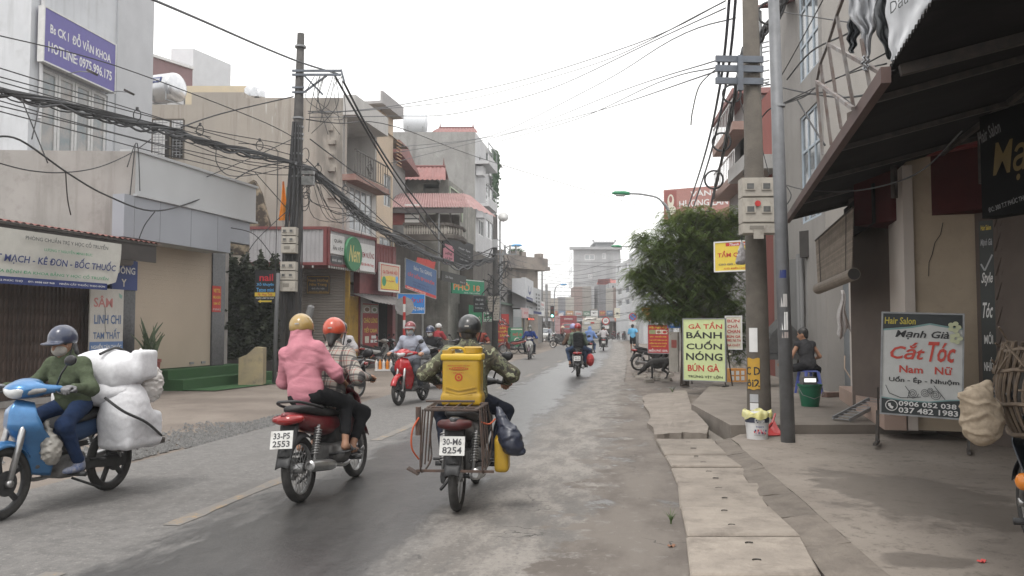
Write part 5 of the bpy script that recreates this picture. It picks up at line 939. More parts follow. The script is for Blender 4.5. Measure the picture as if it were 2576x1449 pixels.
# ------------------------------------------------------------------ right side of the street
def right_side():
 zz = lambda py, Y: P(0, py, Y).z
 grey = mat('grey_render', (.3, .285, .27), (.265, .25, .235), .9, .88, streak=((.19, .18, .17), .5, 2), dirt=((.22, .21, .2), .5, 1.2))
 Y = 17.; C = P(2066, 0, Y); B1 = line_px(2066, Y, 1948, .13)[1]; fr = Frame(B1, C.xy); H = 15.
 W = fr.W; u0, u1 = fr.uv(2012, 300)[0], fr.uv(2062, 300)[0]; hol = [(u0, 3.9 + k * 3.3, u1, 6.4 + k * 3.3) for k in range(3)]
 e = building('grey_corner_house', 'tall grey house with pale blue window frames behind the steel lamp post', fr, 8, H, grey, hol); blu = mat('pale_blue_frame', (.4, .46, .52), (.34, .4, .46), 3, .5)
 for h in hol: window(e, h, 3, 3, .06, fm=blu, gm=GLASS, t=.06)
 Wf = Frame(C.xy, (C.x + 6, C.y + .2)); m4 = Matrix.Rotation(-fr.rz, 4, 'Z') @ Matrix.Translation(C.xyz - e.location - V(0, 0, C.z)); mb = MB(); mb.add([(0, 0, 2.6), (7, -.5, 2.6), (7, -.5, H), (0, 0, H)], [(0, 1, 2, 3)]); mb.v = [tuple(m4 @ V(*v)) for v in mb.v]; obj('side_wall', mb, grey, e)
 fr = Frame(*(line_px(1952, 21.6, 1914, .13)[1], P(1952, 0, 21.6).xy)); e = building('red_brown_house', 'red-brown painted house wall glimpsed between the two poles', fr, 8, zz(215, 22), mat('red_brown_paint', (.27, .075, .06), (.23, .07, .055), 1.5, .8)); part_box(e, 'balcony', mat('balcony_white', (.5, .49, .48), (.44, .43, .42), 1, .8), 0, zz(430, 22), fr.W, zz(395, 22), -.9, -.003)
 fr = Frame(*(line_px(1880, 28, 1838, .13)[1], P(1880, 0, 28).xy)); e = building('balcony_house', 'white and terracotta house with railed balconies behind the concrete pole', fr, 9, zz(255, 29), mat('pale_house', (.46, .45, .45), (.4, .39, .39), 1, .85), [(.8, zz(400, 29), fr.W - .8, zz(320, 29), .3)])
 for py in (345, 470):
  part_box(e, 'balcony', mat('terracotta_edge', (.36, .24, .2), (.3, .2, .17), 2, .8), -.2, zz(py, 29), fr.W + .2, zz(py - 20, 29), -.6, -.003); mb = MB(); z0 = zz(py - 20, 29); mb.bar((-.2, -.55, z0 + .8), (fr.W + .2, -.55, z0 + .8), .05); [mb.bar((-.2 + (fr.W + .4) * i / 14, -.55, z0), (-.2 + (fr.W + .4) * i / 14, -.55, z0 + .8), .025) for i in range(15)]; obj('balcony_rail', mb, WHITE, e)
 mb = MB(); mb.prism([(-.3, zz(260, 29)), (fr.W + .3, zz(260, 29)), (fr.W + .2, zz(245, 29)), (0, zz(250, 29))], Matrix.Translation((0, -.6, 0)), 3); obj('roof', mb, mat('red_tile_roof'), e)
 fr = Frame(P(1905, 0, 19.5).xy, P(1985, 0, 19).xy); t = thing('tiled_roof_edge', 'red tiled roof edge high behind the concrete pole top', 'roof', fr.A, fr.rz); mb = MB(); z = zz(25, 19.2); corrugated(mb, lambda u, v: (u * fr.W, -.5 + v * 1.5, z + .5 * v), 60, 2, .03, 12); obj('tiles', mb, mat('red_tile_roof'), t); mb = MB(); [mb.bar((.05, -.2, zz(p, 19)), (fr.W * .45, -.2, zz(p, 19)), .03) for p in (100, 112, 124, 148, 172, 195, 202, 209)]; mb.bar((fr.W * .2, -.2, zz(210, 19)), (fr.W * .2, -.2, z), .05); obj('railing', mb, STEEL, t)
 sign_px('gold_shop_sign', 'big red gold shop billboard with white letters above the tree', (1672, 471, 1842, 556), 52, 50, flat('gold_red', (.4, .2, .175)), [('r', .02, .04, .2, .96, flat('maroon_panel', (.3, .1, .09))), ('o', .11, .35, .05, .2, CREAM), ('o', .11, .62, .08, .14, CREAM), ('o', .11, .3, .025, .1, MATS['print_maroon_panel']), ('t', 'VÀNG', .62, .17, .42, .2, WT, 0, .04), ('t', 'HƯƠNG LAN', .6, .45, .72, .24, WT, 0, .04), ('t', 'BẠC', .6, .72, .3, .18, WT), ('t', 'THU MUA TRAO ĐỔI', .8, .92, .34, .08, WT)], th=.4)
 fr = Frame(P(1700, 0, 54).xy, P(1870, 0, 50).xy); building('gold_shop', 'plain grey shop building under the red billboard, hidden by tree leaves', fr, 8, zz(556, 52), mat('shop_grey', (.24, .23, .22)), [(1.0, .2, 2.6, 2.8, 1.5)])
 c0 = G(2293, 1083, .19); c1 = G(2150, 1000, .19); fr = Frame(c1.xy, c0.xy); U = lambda px: fr.uv(px, 900)[0]; W = fr.W; HT = 3.62
 e = thing('hair_salon', 'hair salon house with beige wall, pale pillars and grey roller shutter', 'shop front', (fr.A.x, fr.A.y, .19), fr.rz); tan = mat('tan_tile', (.38, .275, .23), (.34, .25, .205), 2, .5); wh = mat('salon_white', (.5, .45, .41), (.45, .405, .37), 1.5, .7)
 part_box(e, 'white_edge', wh, -.05, 0, U(2156), HT - .2, -.06, .3); part_box(e, 'tan_pilaster', tan, U(2156) + .003, .0, U(2205), HT - .2, -.02, .3); part_box(e, 'pilaster_base', mat('base_tile', (.25, .19, .16)), U(2156), 0, U(2205), .32, -.05, -.022)
 shutter(e, (U(2205), .3, U(2250), 2.6), mat('dark_shutter', (.17, .15, .135), (.14, .12, .11), 2, .5), .09, .22); part_box(e, 'shutter_box', mat('dark_shutter_box', (.12, .1, .095)), U(2205), 2.6, U(2250), HT - .2, .12, .3); part_box(e, 'tiled_step', tan, U(2156), 0, W + .02, .24, -.32, -.06)
 part_box(e, 'corner_pillar', wh, U(2250), 0, W, HT - .2, -.04, .08)
 bA, bB = V(c0.x + .03, c0.y + .06, 0), P(2446, 0, 10.35); bf = Frame(bA.xy, bB.xy); m4 = Matrix.Rotation(-fr.rz, 4, 'Z') @ Matrix.Translation(V(bA.x, bA.y, 0) - V(fr.A.x, fr.A.y, 0)) @ Matrix.Rotation(bf.rz, 4, 'Z')
 def sub(name, mb, m): mb.v = [tuple(m4 @ V(*v)) for v in mb.v]; return obj(name, mb, m, e)
 bg = NT('cracked_beige_wall'); tc = bg.n('ShaderNodeTexCoord').outputs['Object']; a_ = bg.noise(tc, 1.1, 6); b_ = bg.noise(tc, 9, 7, .7); bg.bump(b_, .12, .01); bg.out(bg.mix(bg.ma('MULTIPLY', bg.ss(b_, .56, .74), .4), bg.mix(bg.ss(a_, .35, .65), (.45, .37, .28), (.375, .31, .235)), (.27, .22, .165)), .9)
 mb = MB(); mb.b2(0.003, 0, 0, bf.W, .3, HT); sub('beige_wall', mb, bg.m); mb = MB(); r = random.Random(2); x, z = bf.uv(2385, 560)[0], HT - .55
 pts = []
 for px, py in ((2372, 560), (2366, 590), (2352, 610), (2345, 640), (2337, 660), (2336, 695)): q = bf.uv(px, py); pts.append((q[0], -.002, q[1] - .19))
 mb.tube(pts, .006, 4); sub('crack', mb, DARK)
 g2 = Frame(P(2480, 0, 10.0).xy, P(2790, 0, 8.6).xy); t = thing('salon_gate', 'dark brown scissor gate at the right edge beyond the wicker basket', 'gate', (g2.A.x, g2.A.y, .19), g2.rz); folding_gate(t, (0, 0, g2.W, 3.1), mat('umber_gate', (.075, .055, .045), (.1, .075, .06), 4, .6, var=.2), .085)
 a, b = P(2446, 0, 10.2), P(2482, 0, 10.05)
 sign_board('style_sign', 'tall narrow black sign with white words running down', a, b, zz(990, 10.15), zz(556, 10.15), flat('slate_black', (.045, .05, .048)), [('t', 'Hair Salon', .5, .04, .7, .03, YL), ('t', 'Mạnh Già', .5, .13, .8, .05, GR, .3), ('l', [(.1, .25), (.35, .29), (.9, .2)], .02, GR), ('t', 'Style', .5, .34, .8, .08, WT, .4), ('t', 'Tóc', .5, .52, .7, .09, WT, .4), ('t', 'MỚI', .5, .68, .6, .07, WT), ('t', 'NHẤT', .5, .83, .7, .08, WT), ('t', 'HÀN', .5, .97, .6, .04, GR)], th=.12)
 f2 = Frame(P(2138, 0, 11.6).xy, P(2600, 0, 9.3).xy); t = thing('salon_fascia', 'dark maroon fascia band above the salon wall', 'fascia', f2.A, f2.rz); mar = mat('dark_maroon', (.05, .012, .012), (.07, .018, .018), 2, .9, spec=.2); mb = MB(); z0 = 2.95  # maroon lowered so the band looks deep in the canopy's shade
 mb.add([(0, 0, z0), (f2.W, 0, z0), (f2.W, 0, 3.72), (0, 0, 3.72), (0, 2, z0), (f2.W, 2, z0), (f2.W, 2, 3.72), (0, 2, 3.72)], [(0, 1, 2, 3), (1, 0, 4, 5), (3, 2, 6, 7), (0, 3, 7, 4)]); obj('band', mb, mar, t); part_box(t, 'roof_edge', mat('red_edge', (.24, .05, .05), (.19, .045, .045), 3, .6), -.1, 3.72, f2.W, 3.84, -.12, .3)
 mb = MB(); [mb.bar((x, -.3, 3.2), (x, -.3, 4.15), .06) for x in (.9, 2.1, 3.4)]; mb.bar((-.2, -.3, 3.86), (f2.W, -.3, 4.05), .05); obj('roof_post', mb, IRON, t)
 fr3 = Frame(P(2300, 0, 14.).xy, P(2640, 0, 13).xy); building('yellow_back_house', 'pale yellow house wall glimpsed through the gap over the salon', fr3, 3, 4.75, mat('pale_yellow', (.55, .45, .2), (.5, .47, .42), .8, .8), z0=3.0)
 sheet = mat('old_roof_sheet', (.014, .013, .013), (.024, .022, .022), 2, .9, spec=.15); ed = mat('brown_beam', (.075, .045, .04), (.1, .06, .052), 3, .7)  # sheet colour taken near black to deepen the shade underneath
 E1, E2 = G(2222, 198, 3.36), G(1982, 552, 3.36); d = (E1 - E2); E0 = E1 + d.normalized() * .0
 cn = thing('salon_canopy', 'long dark canopy over the salon pavement with brown steel edge beam', 'canopy', (E2.x, E2.y, 0), math.atan2(d.y, d.x)); L = d.length
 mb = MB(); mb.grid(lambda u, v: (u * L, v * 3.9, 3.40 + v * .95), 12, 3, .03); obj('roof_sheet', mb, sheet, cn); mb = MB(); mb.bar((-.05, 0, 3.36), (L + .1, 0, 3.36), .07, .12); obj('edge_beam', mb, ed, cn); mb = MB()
 for i in range(5): x = L * (i + .1) / 4.4; mb.bar((x, 0, 3.34), (x, 3.9, 4.26), .05)
 mb.bar((0, 1.6, 3.72), (L, 1.6, 3.72), .05); obj('rafters', mb, IRON, cn)
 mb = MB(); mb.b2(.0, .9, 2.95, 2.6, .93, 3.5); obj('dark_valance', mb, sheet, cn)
 N1, N0 = G(2232, 186, 3.42), G(2352, 0, 3.42); d2 = (N0 - N1).normalized(); L2 = 7.5; cn2 = thing('corrugated_canopy', 'near corrugated roof with a toothed edge at top right', 'canopy', (N1.x, N1.y, 0), math.atan2(d2.y, d2.x))
 mb = MB(); nn = int(L2 / .09)
 vs = []
 for i in range(nn * 4 + 1):
  for v in (0, 1): x = L2 * i / (nn * 4); vs.append((x, v * 4.6, 3.44 + .022 * math.sin(i * PI / 2) + v * .95))
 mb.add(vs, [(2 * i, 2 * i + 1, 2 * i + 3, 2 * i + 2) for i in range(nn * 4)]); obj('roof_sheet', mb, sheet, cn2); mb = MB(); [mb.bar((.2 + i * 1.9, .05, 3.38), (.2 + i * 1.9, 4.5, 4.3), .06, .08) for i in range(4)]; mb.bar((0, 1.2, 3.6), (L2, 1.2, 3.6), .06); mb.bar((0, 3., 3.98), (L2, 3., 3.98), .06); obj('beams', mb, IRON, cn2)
 mb = MB(); q = P(2620, 0, 9.2); mb.add([(q.x, q.y, 0), (q.x + .1, -6, 0), (q.x + .1, -6, 5), (q.x, q.y, 5), (q.x - .6, q.y + 4, 5), (q.x - .6, q.y + 4, 0)], [(0, 1, 2, 3), (5, 0, 3, 4)]); t = thing('added_side_wall', 'dark unseen wall added to shut light out under the canopies', 'wall'); obj('wall', mb, mat('umber_wall', (.1, .08, .07), (.13, .105, .09), 1.5, .9), t)  # off-view wall, added to darken the underside of the canopies
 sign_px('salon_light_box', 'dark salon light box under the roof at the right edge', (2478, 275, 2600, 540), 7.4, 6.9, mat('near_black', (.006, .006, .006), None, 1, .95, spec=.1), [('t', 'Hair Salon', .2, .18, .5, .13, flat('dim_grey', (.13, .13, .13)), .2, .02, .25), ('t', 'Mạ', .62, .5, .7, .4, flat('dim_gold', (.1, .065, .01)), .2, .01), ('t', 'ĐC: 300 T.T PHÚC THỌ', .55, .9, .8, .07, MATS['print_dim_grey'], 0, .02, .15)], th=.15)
 t = thing('billboard_frame', 'rusty open billboard frame with torn sheeting above the canopy edge', 'frame', (E1.x, E1.y, 3.4)); o0 = t.location; fm = mat('grey_rust_tube', (.24, .235, .23), (.13, .09, .075), 5, .6); tops = []
 for (x0, y0, x1, y1) in ((2105, 37, 2148, 273), (2083, 109, 2116, 324), (2064, 158, 2091, 365), (2054, 207, 2069, 390), (2167, 98, 2189, 223)):
  b = G(x1, y1, 3.42); tp = P(x0, y0, b.y); mb = MB(); mb.bar(b - o0, tp - o0, .024); obj('upright', mb, fm, t); tops.append((tp, b))
 mb = MB(); q = [P(2130, -30, 6.6), tops[0][0], tops[1][0], tops[2][0], tops[3][0]]
 for a, b in zip(q, q[1:]): mb.bar(a - o0, b - o0, .026)
 mb.bar(P(2085, 111, 7.6) - o0, P(2222, 187, 6.3) - o0, .03); mb.bar(P(2054, 205, 8.7) - o0, P(2146, 273, 6.9) - o0, .03); obj('top_rail', mb, fm, t)
 def rag(name, rows, Y, m, k=.05, ph=0.):
  """wrinkled sheet from (row, left, right) picture spans"""
  ys = [q[0] for q in rows]; f = lambda u, v: P(np.interp(v * (len(ys) - 1), range(len(ys)), [q[1] for q in rows]) * (1 - u) + u * np.interp(v * (len(ys) - 1), range(len(ys)), [q[2] for q in rows]) + 3 * math.sin(v * 17 + ph), np.interp(v * (len(ys) - 1), range(len(ys)), ys), Y + k * math.sin(u * 11 + v * 5 + ph) + k * .6 * math.sin(u * 23 - v * 9)) - o0
  mb = MB(); mb.grid(f, 14, 22, .004); return obj(name, mb, m, t, True)
 tornw = mat('torn_white_sheet', (.42, .43, .45), (.33, .34, .36), 9, .6); tornb = mat('torn_dark_sheet', (.045, .05, .055), (.07, .075, .08), 6, .7)
 rag('torn_sheet', [(-20, 2131, 2205), (30, 2134, 2210), (60, 2150, 2205), (85, 2170, 2198), (130, 2168, 2188), (165, 2176, 2182)], 6.6, tornw, .06); rag('torn_sheet', [(-20, 2205, 2236), (45, 2200, 2255), (100, 2212, 2262), (150, 2236, 2270)], 6.45, tornb, .05, 1); rag('torn_sheet', [(46, 2134, 2158), (80, 2132, 2162), (110, 2133, 2155), (134, 2138, 2148)], 6.75, tornb, .04, 2); rag('torn_sheet', [(140, 2172, 2188), (160, 2168, 2185), (178, 2172, 2180)], 6.5, tornw, .03, 3); rag('white_sheet', [(-20, 2226, 2352), (45, 2230, 2320), (118, 2238, 2282), (155, 2242, 2256)], 6.2, mat('sheet_white', (.5, .51, .53), (.44, .45, .47), 3, .4), .008)
 q = P(2262, 18, 6.15) - o0; a, f, lo, hi = text_mesh('Dầu nhớt', .0, .2); a = (a - lo) / (hi - lo); mb = MB(); ex, ez = P(2345, -42, 6.15) - P(2238, 30, 6.15), P(2238, 0, 6.15) - P(2244, 36, 6.15); b0 = P(2240, 36, 6.15) - o0; mb.add([b0 + ex * float(p[0]) + ez * float(p[1]) for p in a], f); obj('lettering', mb, DKG, t)
 f4 = Frame(P(1960, 0, 19.3).xy, P(2085, 0, 18.2).xy); t = thing('lane_front', 'dark grey sheet-metal front with pipes behind the seated man', 'shop front', f4.A, f4.rz); gd = mat('grey_steel_sheet', (.15, .15, .148), (.115, .115, .113), 1.6, .6, streak=((.07, .068, .065), .6, 3)); W = f4.W; xs_ = [0, .28, .5, .66, .84, 1.]
 for i in range(5): part_box(t, 'metal_leaf', gd if i != 2 else mat('dark_gap', (.04, .038, .036)), W * xs_[i] + .01, 0, W * xs_[i + 1] - .01, 3.1, .04 * (i % 2), .1 + .04 * (i % 2))
 part_box(t, 'lintel', DARK, W * .5, 3.1, W + .8, 3.7, -.3, .2); mb = MB(); [mb.cyl((W * u, -.1, .2), (W * u, -.1, 3.2), .05, 8) for u in (.36, .42, .56)]; obj('pipe', mb, mat('grey_pipe', (.2, .2, .2)), t)
 f5 = Frame(P(2085, 0, 17.6).xy, P(2142, 0, 16.0).xy); t = thing('steel_door', 'grey steel door leaf next to the salon pilaster', 'door', f5.A, f5.rz); part_box(t, 'leaf', mat('blue_grey_steel', (.2, .215, .23), (.165, .18, .19), 1.5, .5), 0, .2, f5.W, 3.2, 0, .06); [part_box(t, 'hinge', IRON, .12, z, .2, z + .12, -.03, 0) for z in (.7, 1.5, 2.3)]; part_box(t, 'handle', IRON, .25, 1.1, .3, 1.5, -.06, 0)
 tl, tr, bl, br = P(2052, 605, 13.6), P(2147, 522, 11.2), P(2058, 724, 13.4), P(2143, 686, 11.1); o0 = tl; t = thing('bamboo_blind', 'hanging bamboo blind with its lower end rolled up', 'blind', tl); bm = mat('bamboo_slat', (.27, .225, .185), (.2, .168, .138), 9, .7, var=.2); n = 34
 for i in range(n):
  f = (i + .5) / n; a, b = tl.lerp(bl, f) - o0, tr.lerp(br, f) - o0; mb = MB(); mb.bar(a, b, .012, (tl - bl).length / n * .82); obj('slat', mb, bm, t)
 mb = MB(); mb.cyl(bl - o0 + V(0, 0, -.02), br - o0 + (br - bl).normalized() * .12 + V(0, 0, -.03), .085, 14); obj('roll', mb, bm, t); mb = MB(); mb.cyl(br - o0 + (br - bl).normalized() * .118 + V(0, 0, -.03), br - o0 + (br - bl).normalized() * .125 + V(0, 0, -.03), .078, 14); obj('roll_end', mb, DARK, t)
 mb = MB(); mb.cyl(tl - o0, tr - o0, .02, 8); [mb.tube([tl.lerp(tr, f) - o0 + V(-.02, -.02, 0), bl.lerp(br, f) - o0 + V(-.02, -.03, -.1)], .006, 5) for f in (.12, .85)]; obj('cord', mb, IRON, t)
 p = P(2118, 730, 14.6); t = thing('white_cloth', 'white rag hanging by the salon pilaster', 'cloth', p); mb = MB(); mb.grid(lambda u, v: ((u - .5) * (.04 + .2 * v) + .02 * math.sin(v * 9), .03 * math.sin(u * 14 + v * 3) - .02, -v * (.78 + .1 * math.sin(u * 6))), 14, 10, .006); obj('cloth', mb, cloth('rag', (.56, .54, .53)), t, True)
 a, b = G(2212, 1100, .07), G(2412, 1088, .07); Ya = 10.9
 lay = [('p', [(0, 0), (1, 0), (1, .13), (.85, .12), (.6, .09), (.35, .13), (0, .16)], flat('sign_black', (.035, .042, .045))), ('l', [(0, .165), (.35, .135), (.6, .095), (.85, .125), (1, .135)], .02, flat('teal_edge', (.2, .33, .33))), ('t', 'Hair Salon', .22, .07, .4, .07, flat('sign_gold', (.5, .42, .07)), .05), ('t', 'Mạnh Già', .5, .21, .68, .09, BK, .25), ('t', 'Cắt', .32, .37, .44, .17, flat('salon_red', (.55, .07, .05)), .3, .035), ('t', 'Tóc', .75, .37, .34, .2, MATS['print_salon_red'], .3, .035), ('t', 'Nam   Nữ', .55, .55, .66, .08, MATS['print_salon_red'], 0, .04), ('t', 'Uốn - Ép - Nhuộm', .53, .66, .88, .07, BK, 0, .04),
  ('p', [(0, .85), (.3, .87), (.6, .87), (.85, .84), (1, .83), (1, 1), (0, 1)], MATS['print_sign_black']), ('l', [(0, .845), (.3, .865), (.6, .865), (.85, .835), (1, .825)], .015, MATS['print_teal_edge']), ('t', '0906 052 038', .58, .895, .72, .05, WT, 0, .04), ('t', '037 482 1983', .59, .96, .74, .055, WT, 0, .04), ('o', .13, .92, .08, .055, WT), ('o', .13, .92, .07, .047, MATS['print_sign_black']), ('l', [(.1, .9), (.11, .93), (.15, .945)], .03, WT)]
 for cx, cy, k in ((.4, .79, .07), (.55, .775, .06), (.68, .79, .07), (.62, .75, .045)):
  lay.append(('l', [(cx + k * (1 - i / 22) * math.cos(i * .8), cy + k * .75 * (1 - i / 22) * math.sin(i * .8)) for i in range(20)], .006, DKG))
 for pts in ([(.05, .72), (.1, .8), (.25, .84), (.5, .82)], [(.3, .72), (.36, .78), (.33, .84)], [(.8, .83), (.7, .74), (.66, .7)]): lay.append(('l', pts, .008, DKG))
 for cx, cy in ((.9, .12), (.92, .23)): lay += [('o', cx + .05 * math.cos(a), cy + .035 * math.sin(a), .035, .022, flat('flower', (.55, .58, .38))) for a in np.linspace(0, 6.28, 6)[:-1]]
 sg = sign_px('salon_sign', 'free-standing white hair salon sign on a steel stand', (2212, 790, 2412, 1045), 9.95, 9.55, flat('sign_white', (.55, .56, .55)), lay, th=.035, frame=STEEL, ft=.02, legs=.0, tilt=-.05, roll=.035)
 mb = MB(); h = P(0, 790, 9.75).z - P(0, 1045, 9.75).z; w = .5; zb = -(P(0, 1045, 9.75).z - .07)
 for x in (-.47, .5): mb.bar((x, .02, zb + .02), (x, .02, .02), .03); mb.bar((x, -.3, zb + .03), (x, .25, zb + .03), .04, .03); mb.bar((x, .04, .3), (x, .34, zb + .02), .022)
 obj('stand', mb, IRON, sg)
 p = G(2150, 1055, .2); t = thing('folding_ramp', 'perforated steel ramp leaning on the salon step', 'ramp', (p.x, p.y, .19), .5); mb = MB()
 for y in (-.14, .14): mb.bar((-.28, y, .03), (.5, y, .27), .02, .05)
 for i in range(9): f = i / 8; mb.bar((-.28 + .78 * f, -.14, .03 + .24 * f), (-.28 + .78 * f, .14, .03 + .24 * f), .045, .008)
 obj('tread_frame', mb, STEEL, t)
 p = G(2360, 1085, .08); mb = MB(); mb.grid(lambda u, v: ((u - .5) * .75, (v - .5) * .36 + .04 * u, .02 + .05 * (v > .9)), 4, 6, .006); tag(obj('cardboard_sheet', mb, mat('grey_card', (.42, .38, .35), (.36, .33, .3), 3, .8), None, False, (p.x, p.y, .075), (0, 0, -.15)), 'flat grey cardboard sheet lying behind the salon sign', 'cardboard')
 p = G(2125, 995, .2); mb = MB(); r = random.Random(9)
 pts = [(math.cos(a) * (.3 + .05 * math.sin(a * 1.7)), math.sin(a) * .22 + .02 * a / 6, .02 + .012 * (a / 6)) for a in np.linspace(0, 19, 60)] + [(.35, .3, .15), (.25, .6, .5), (.3, .7, .75)]; mb.tube(pts, .014, 6); tag(obj('garden_hose', mb, mat('tan_hose', (.3, .23, .18), None, 3, .6), None, True, (p.x, p.y, .19)), 'coiled tan hose on the step by the steel door', 'hose')
 p = G(2090, 998, .2); mb = MB(); mb.box((0, 0, .05), (.3, .14, .09)); tag(obj('loose_brick', mb, mat('brick_brown', (.14, .09, .075), (.1, .07, .06), 9, .9), None, False, (p.x, p.y, .19), (0, 0, .3)), 'loose brown brick beside the coiled hose', 'brick')
 p = G(2035, 990, .19); t = thing('plastic_stool', 'low blue plastic stool under the seated man', 'stool', (p.x, p.y, .19), .2); bl_ = mat('blue_plastic', (.09, .12, .36), (.075, .1, .3), 4, .4); mb = MB(); mb.lathe([(.17, .43), (.19, .44), (.185, .46), (.03, .465)], 4, Matrix.Rotation(PI / 4, 4, 'Z')); obj('seat', mb, bl_, t)
 for sx in (-1, 1):
  for sy in (-1, 1): mb = MB(); mb.tube([(sx * .13, sy * .13, .44), (sx * .185, sy * .185, 0)], [.032, .026], 6); obj('leg', mb, bl_, t)
 mb = MB(); [mb.bar((x0 * .155, y0 * .155, .22), (x1 * .155, y1 * .155, .22), .02, .035) for x0, y0, x1, y1 in ((-1, -1, 1, -1), (1, -1, 1, 1), (1, 1, -1, 1), (-1, 1, -1, -1))]; obj('stretcher', mb, bl_, t)
 p = G(2038, 1022, .19); t = thing('green_bucket', 'green plastic bucket with a grey lantern on its rim', 'bucket', (p.x, p.y, .19)); mb = MB(); mb.lathe([(.14, 0), (.19, .33), (.205, .34), (.205, .37), (.185, .37), (.135, .03)], 24, capt=False); obj('bucket', mb, mat('green_plastic', (.015, .14, .075), (.012, .11, .06), 3, .35), t, 'auto'); mb = MB(); mb.tube([(.2, 0, .33), (.17, -.14, .2), (0, -.2, .14), (-.17, -.14, .2), (-.2, 0, .33)], .006, 5); obj('handle', mb, STEEL, t)
 t2 = thing('lantern', 'grey box lantern with a lit white strip lying on green bucket', 'lantern', (p.x - .03, p.y - .02, .56)); mb = MB(); mb.box((0, 0, .06), (.25, .16, .13), None, 0, .85); obj('body', mb, mat('grey_plastic', (.1, .1, .1)), t2); mb = MB(); mb.box((0, -.085, .07), (.19, .012, .06)); obj('light_strip', mb, mat('lit_white', (.9, .9, .88), None, 1, .4, emit=.9), t2)
 p = P(1962, 905, 18.2); t = thing('charcoal_grill', 'dark steel grill with sloping hood left of the seated man', 'grill', (p.x, p.y, .19), .1); gm_ = mat('sooty_steel', (.06, .06, .06), (.1, .1, .1), 4, .5, metal=.3); mb = MB(); mb.prism([(-.5, .75), (.42, .75), (.36, 1.2), (.05, 1.5), (-.25, 1.2)], Matrix.Translation((0, -.2, 0)), .5); obj('hood', mb, gm_, t); mb = MB(); mb.box((0, 0, .68), (1.0, .55, .12)); obj('tray', mb, gm_, t)
 for x in (-.42, .42): mb = MB(); mb.cyl((x, 0, 0), (x, 0, .65), .02, 6); obj('leg', mb, IRON, t)
 a = ('t',)
 sign_px('noodle_street_sign', 'pale green food sign with big black and red words on two legs', (1719, 803, 1823, 957), 18.9, 18.3, LGRN, [('t', 'GÀ TẦN', .53, .1, .82, .12, RD, 0, .05), ('t', 'BÁNH', .5, .25, .86, .13, BK, 0, .06), ('t', 'CUỐN', .5, .42, .86, .15, BK, 0, .06), ('t', 'NÓNG', .5, .6, .88, .15, BK, 0, .06), ('t', 'BÚN GÀ', .48, .79, .76, .13, RD, 0, .04), ('t', 'TRỨNG VỊT LỘN', .52, .94, .84, .06, BK, 0, .04)], th=.04, frame=STEEL, ft=.02, legs=zz(957, 18.6) - .19)
 sign_px('grilled_pork_sign', 'small white food sign with red words beside pale green sign', (1826, 797, 1864, 877), 18.9, 18.8, CREAM, [('t', 'BÚN', .5, .12, .8, .12, RD), ('t', 'CHẢ', .45, .29, .7, .13, RD), ('t', 'CHAN', .5, .46, .85, .11, RD), ('t', 'BÚN GÀ', .5, .61, .9, .1, RD), ('t', '0982 765 716', .5, .74, .92, .08, RD), ('t', 'GÀ CHẶT', .5, .89, .85, .1, RD)], th=.03, frame=WT)
 sign_px('massage_sign', 'yellow sign with red words hanging beside the concrete pole', (1801, 609, 1892, 680), 16.3, 15.9, YL, [('r', .3, .02, 1, .14, RD), ('t', 'Thanh Bình', .65, .08, .5, .09, WT, .3), ('t', 'TẨM QUẤT', .55, .42, .96, .26, RD, 0, .04), ('t', 'BÁNH MÌ', .85, .62, .25, .07, BL), ('t', 'CẠO GIÓ - GIÁC HƠI', .55, .78, .9, .1, NAVY), ('t', 'CÓ ĐIỀU HÒA', .6, .92, .7, .08, RD)], th=.06, frame=WT)
 sign_px('ginseng_street_sign', 'red sign with yellow words and food pictures before a parked motorbike', (1630, 817, 1682, 888), 27.5, 27, flat('tomato', (.45, .05, .05)), [('t', 'Hiệu Ngọc Thúy', .5, .1, .86, .1, YL), ('r', .06, .18, .36, .33, flat('pic_green', (.3, .33, .16))), ('r', .38, .18, .66, .33, CREAM), ('r', .68, .18, .94, .33, CREAM), ('o', .52, .26, .1, .05, flat('pic_brown', (.3, .16, .09))), ('o', .81, .26, .1, .05, RD), ('t', 'BÁN - NGHIỀN SÂM,', .5, .42, .8, .07, YL), ('t', 'TAM THẤT, NẤM LINH CHI', .5, .54, .86, .07, YL), ('t', 'KIỂM TRA SỨC KHỎE', .5, .65, .84, .07, YL), ('t', 'TOÀN BỘ CƠ THỂ', .5, .76, .7, .07, YL), ('t', 'MIỄN PHÍ 100%', .5, .9, .9, .12, WT)], th=.03, frame=GR, ft=.015, legs=zz(888, 27.2) - .02)
 sign_px('drink_sign', 'blue hanging sign with white words behind the tree trunk', (1679, 766, 1714, 825), 27, None, flat('royal_blue', (.04, .16, .5)), [('t', 'NHÀ', .45, .2, .7, .2, WT), ('t', 'KHOA', .5, .5, .8, .2, WT), ('t', 'THÁI', .5, .8, .7, .2, WT)], th=.05)
 sign_px('white_door_board', 'tall worn white board leaning by the tree trunk', (1682, 835, 1704, 935), 23, 22.5, mat('worn_board', (.48, .45, .4), (.38, .35, .31), 3, .8), [('r', .3, .2, .9, .4, flat('board_red', (.4, .12, .1)))], th=.05)
 p = G(1850, 960, .19); t = thing('foam_box', 'white foam box with orange printed bands on pavement', 'box', (p.x, p.y, .19), .1); mb = MB(); mb.box((0, 0, .16), (.46, .3, .32), None, 0, .96); obj('box', mb, mat('orange_print', (.55, .24, .06), (.6, .3, .1), 4, .7), t)
 for i in range(3):
  for k in range(2): mb = MB(); mb.b2(-.17 + i * .13, -.156 + .003 * k, .04 + k * .13, -.09 + i * .13, -.15, .14 + k * .13); obj('printed_panel', mb, WT, t)
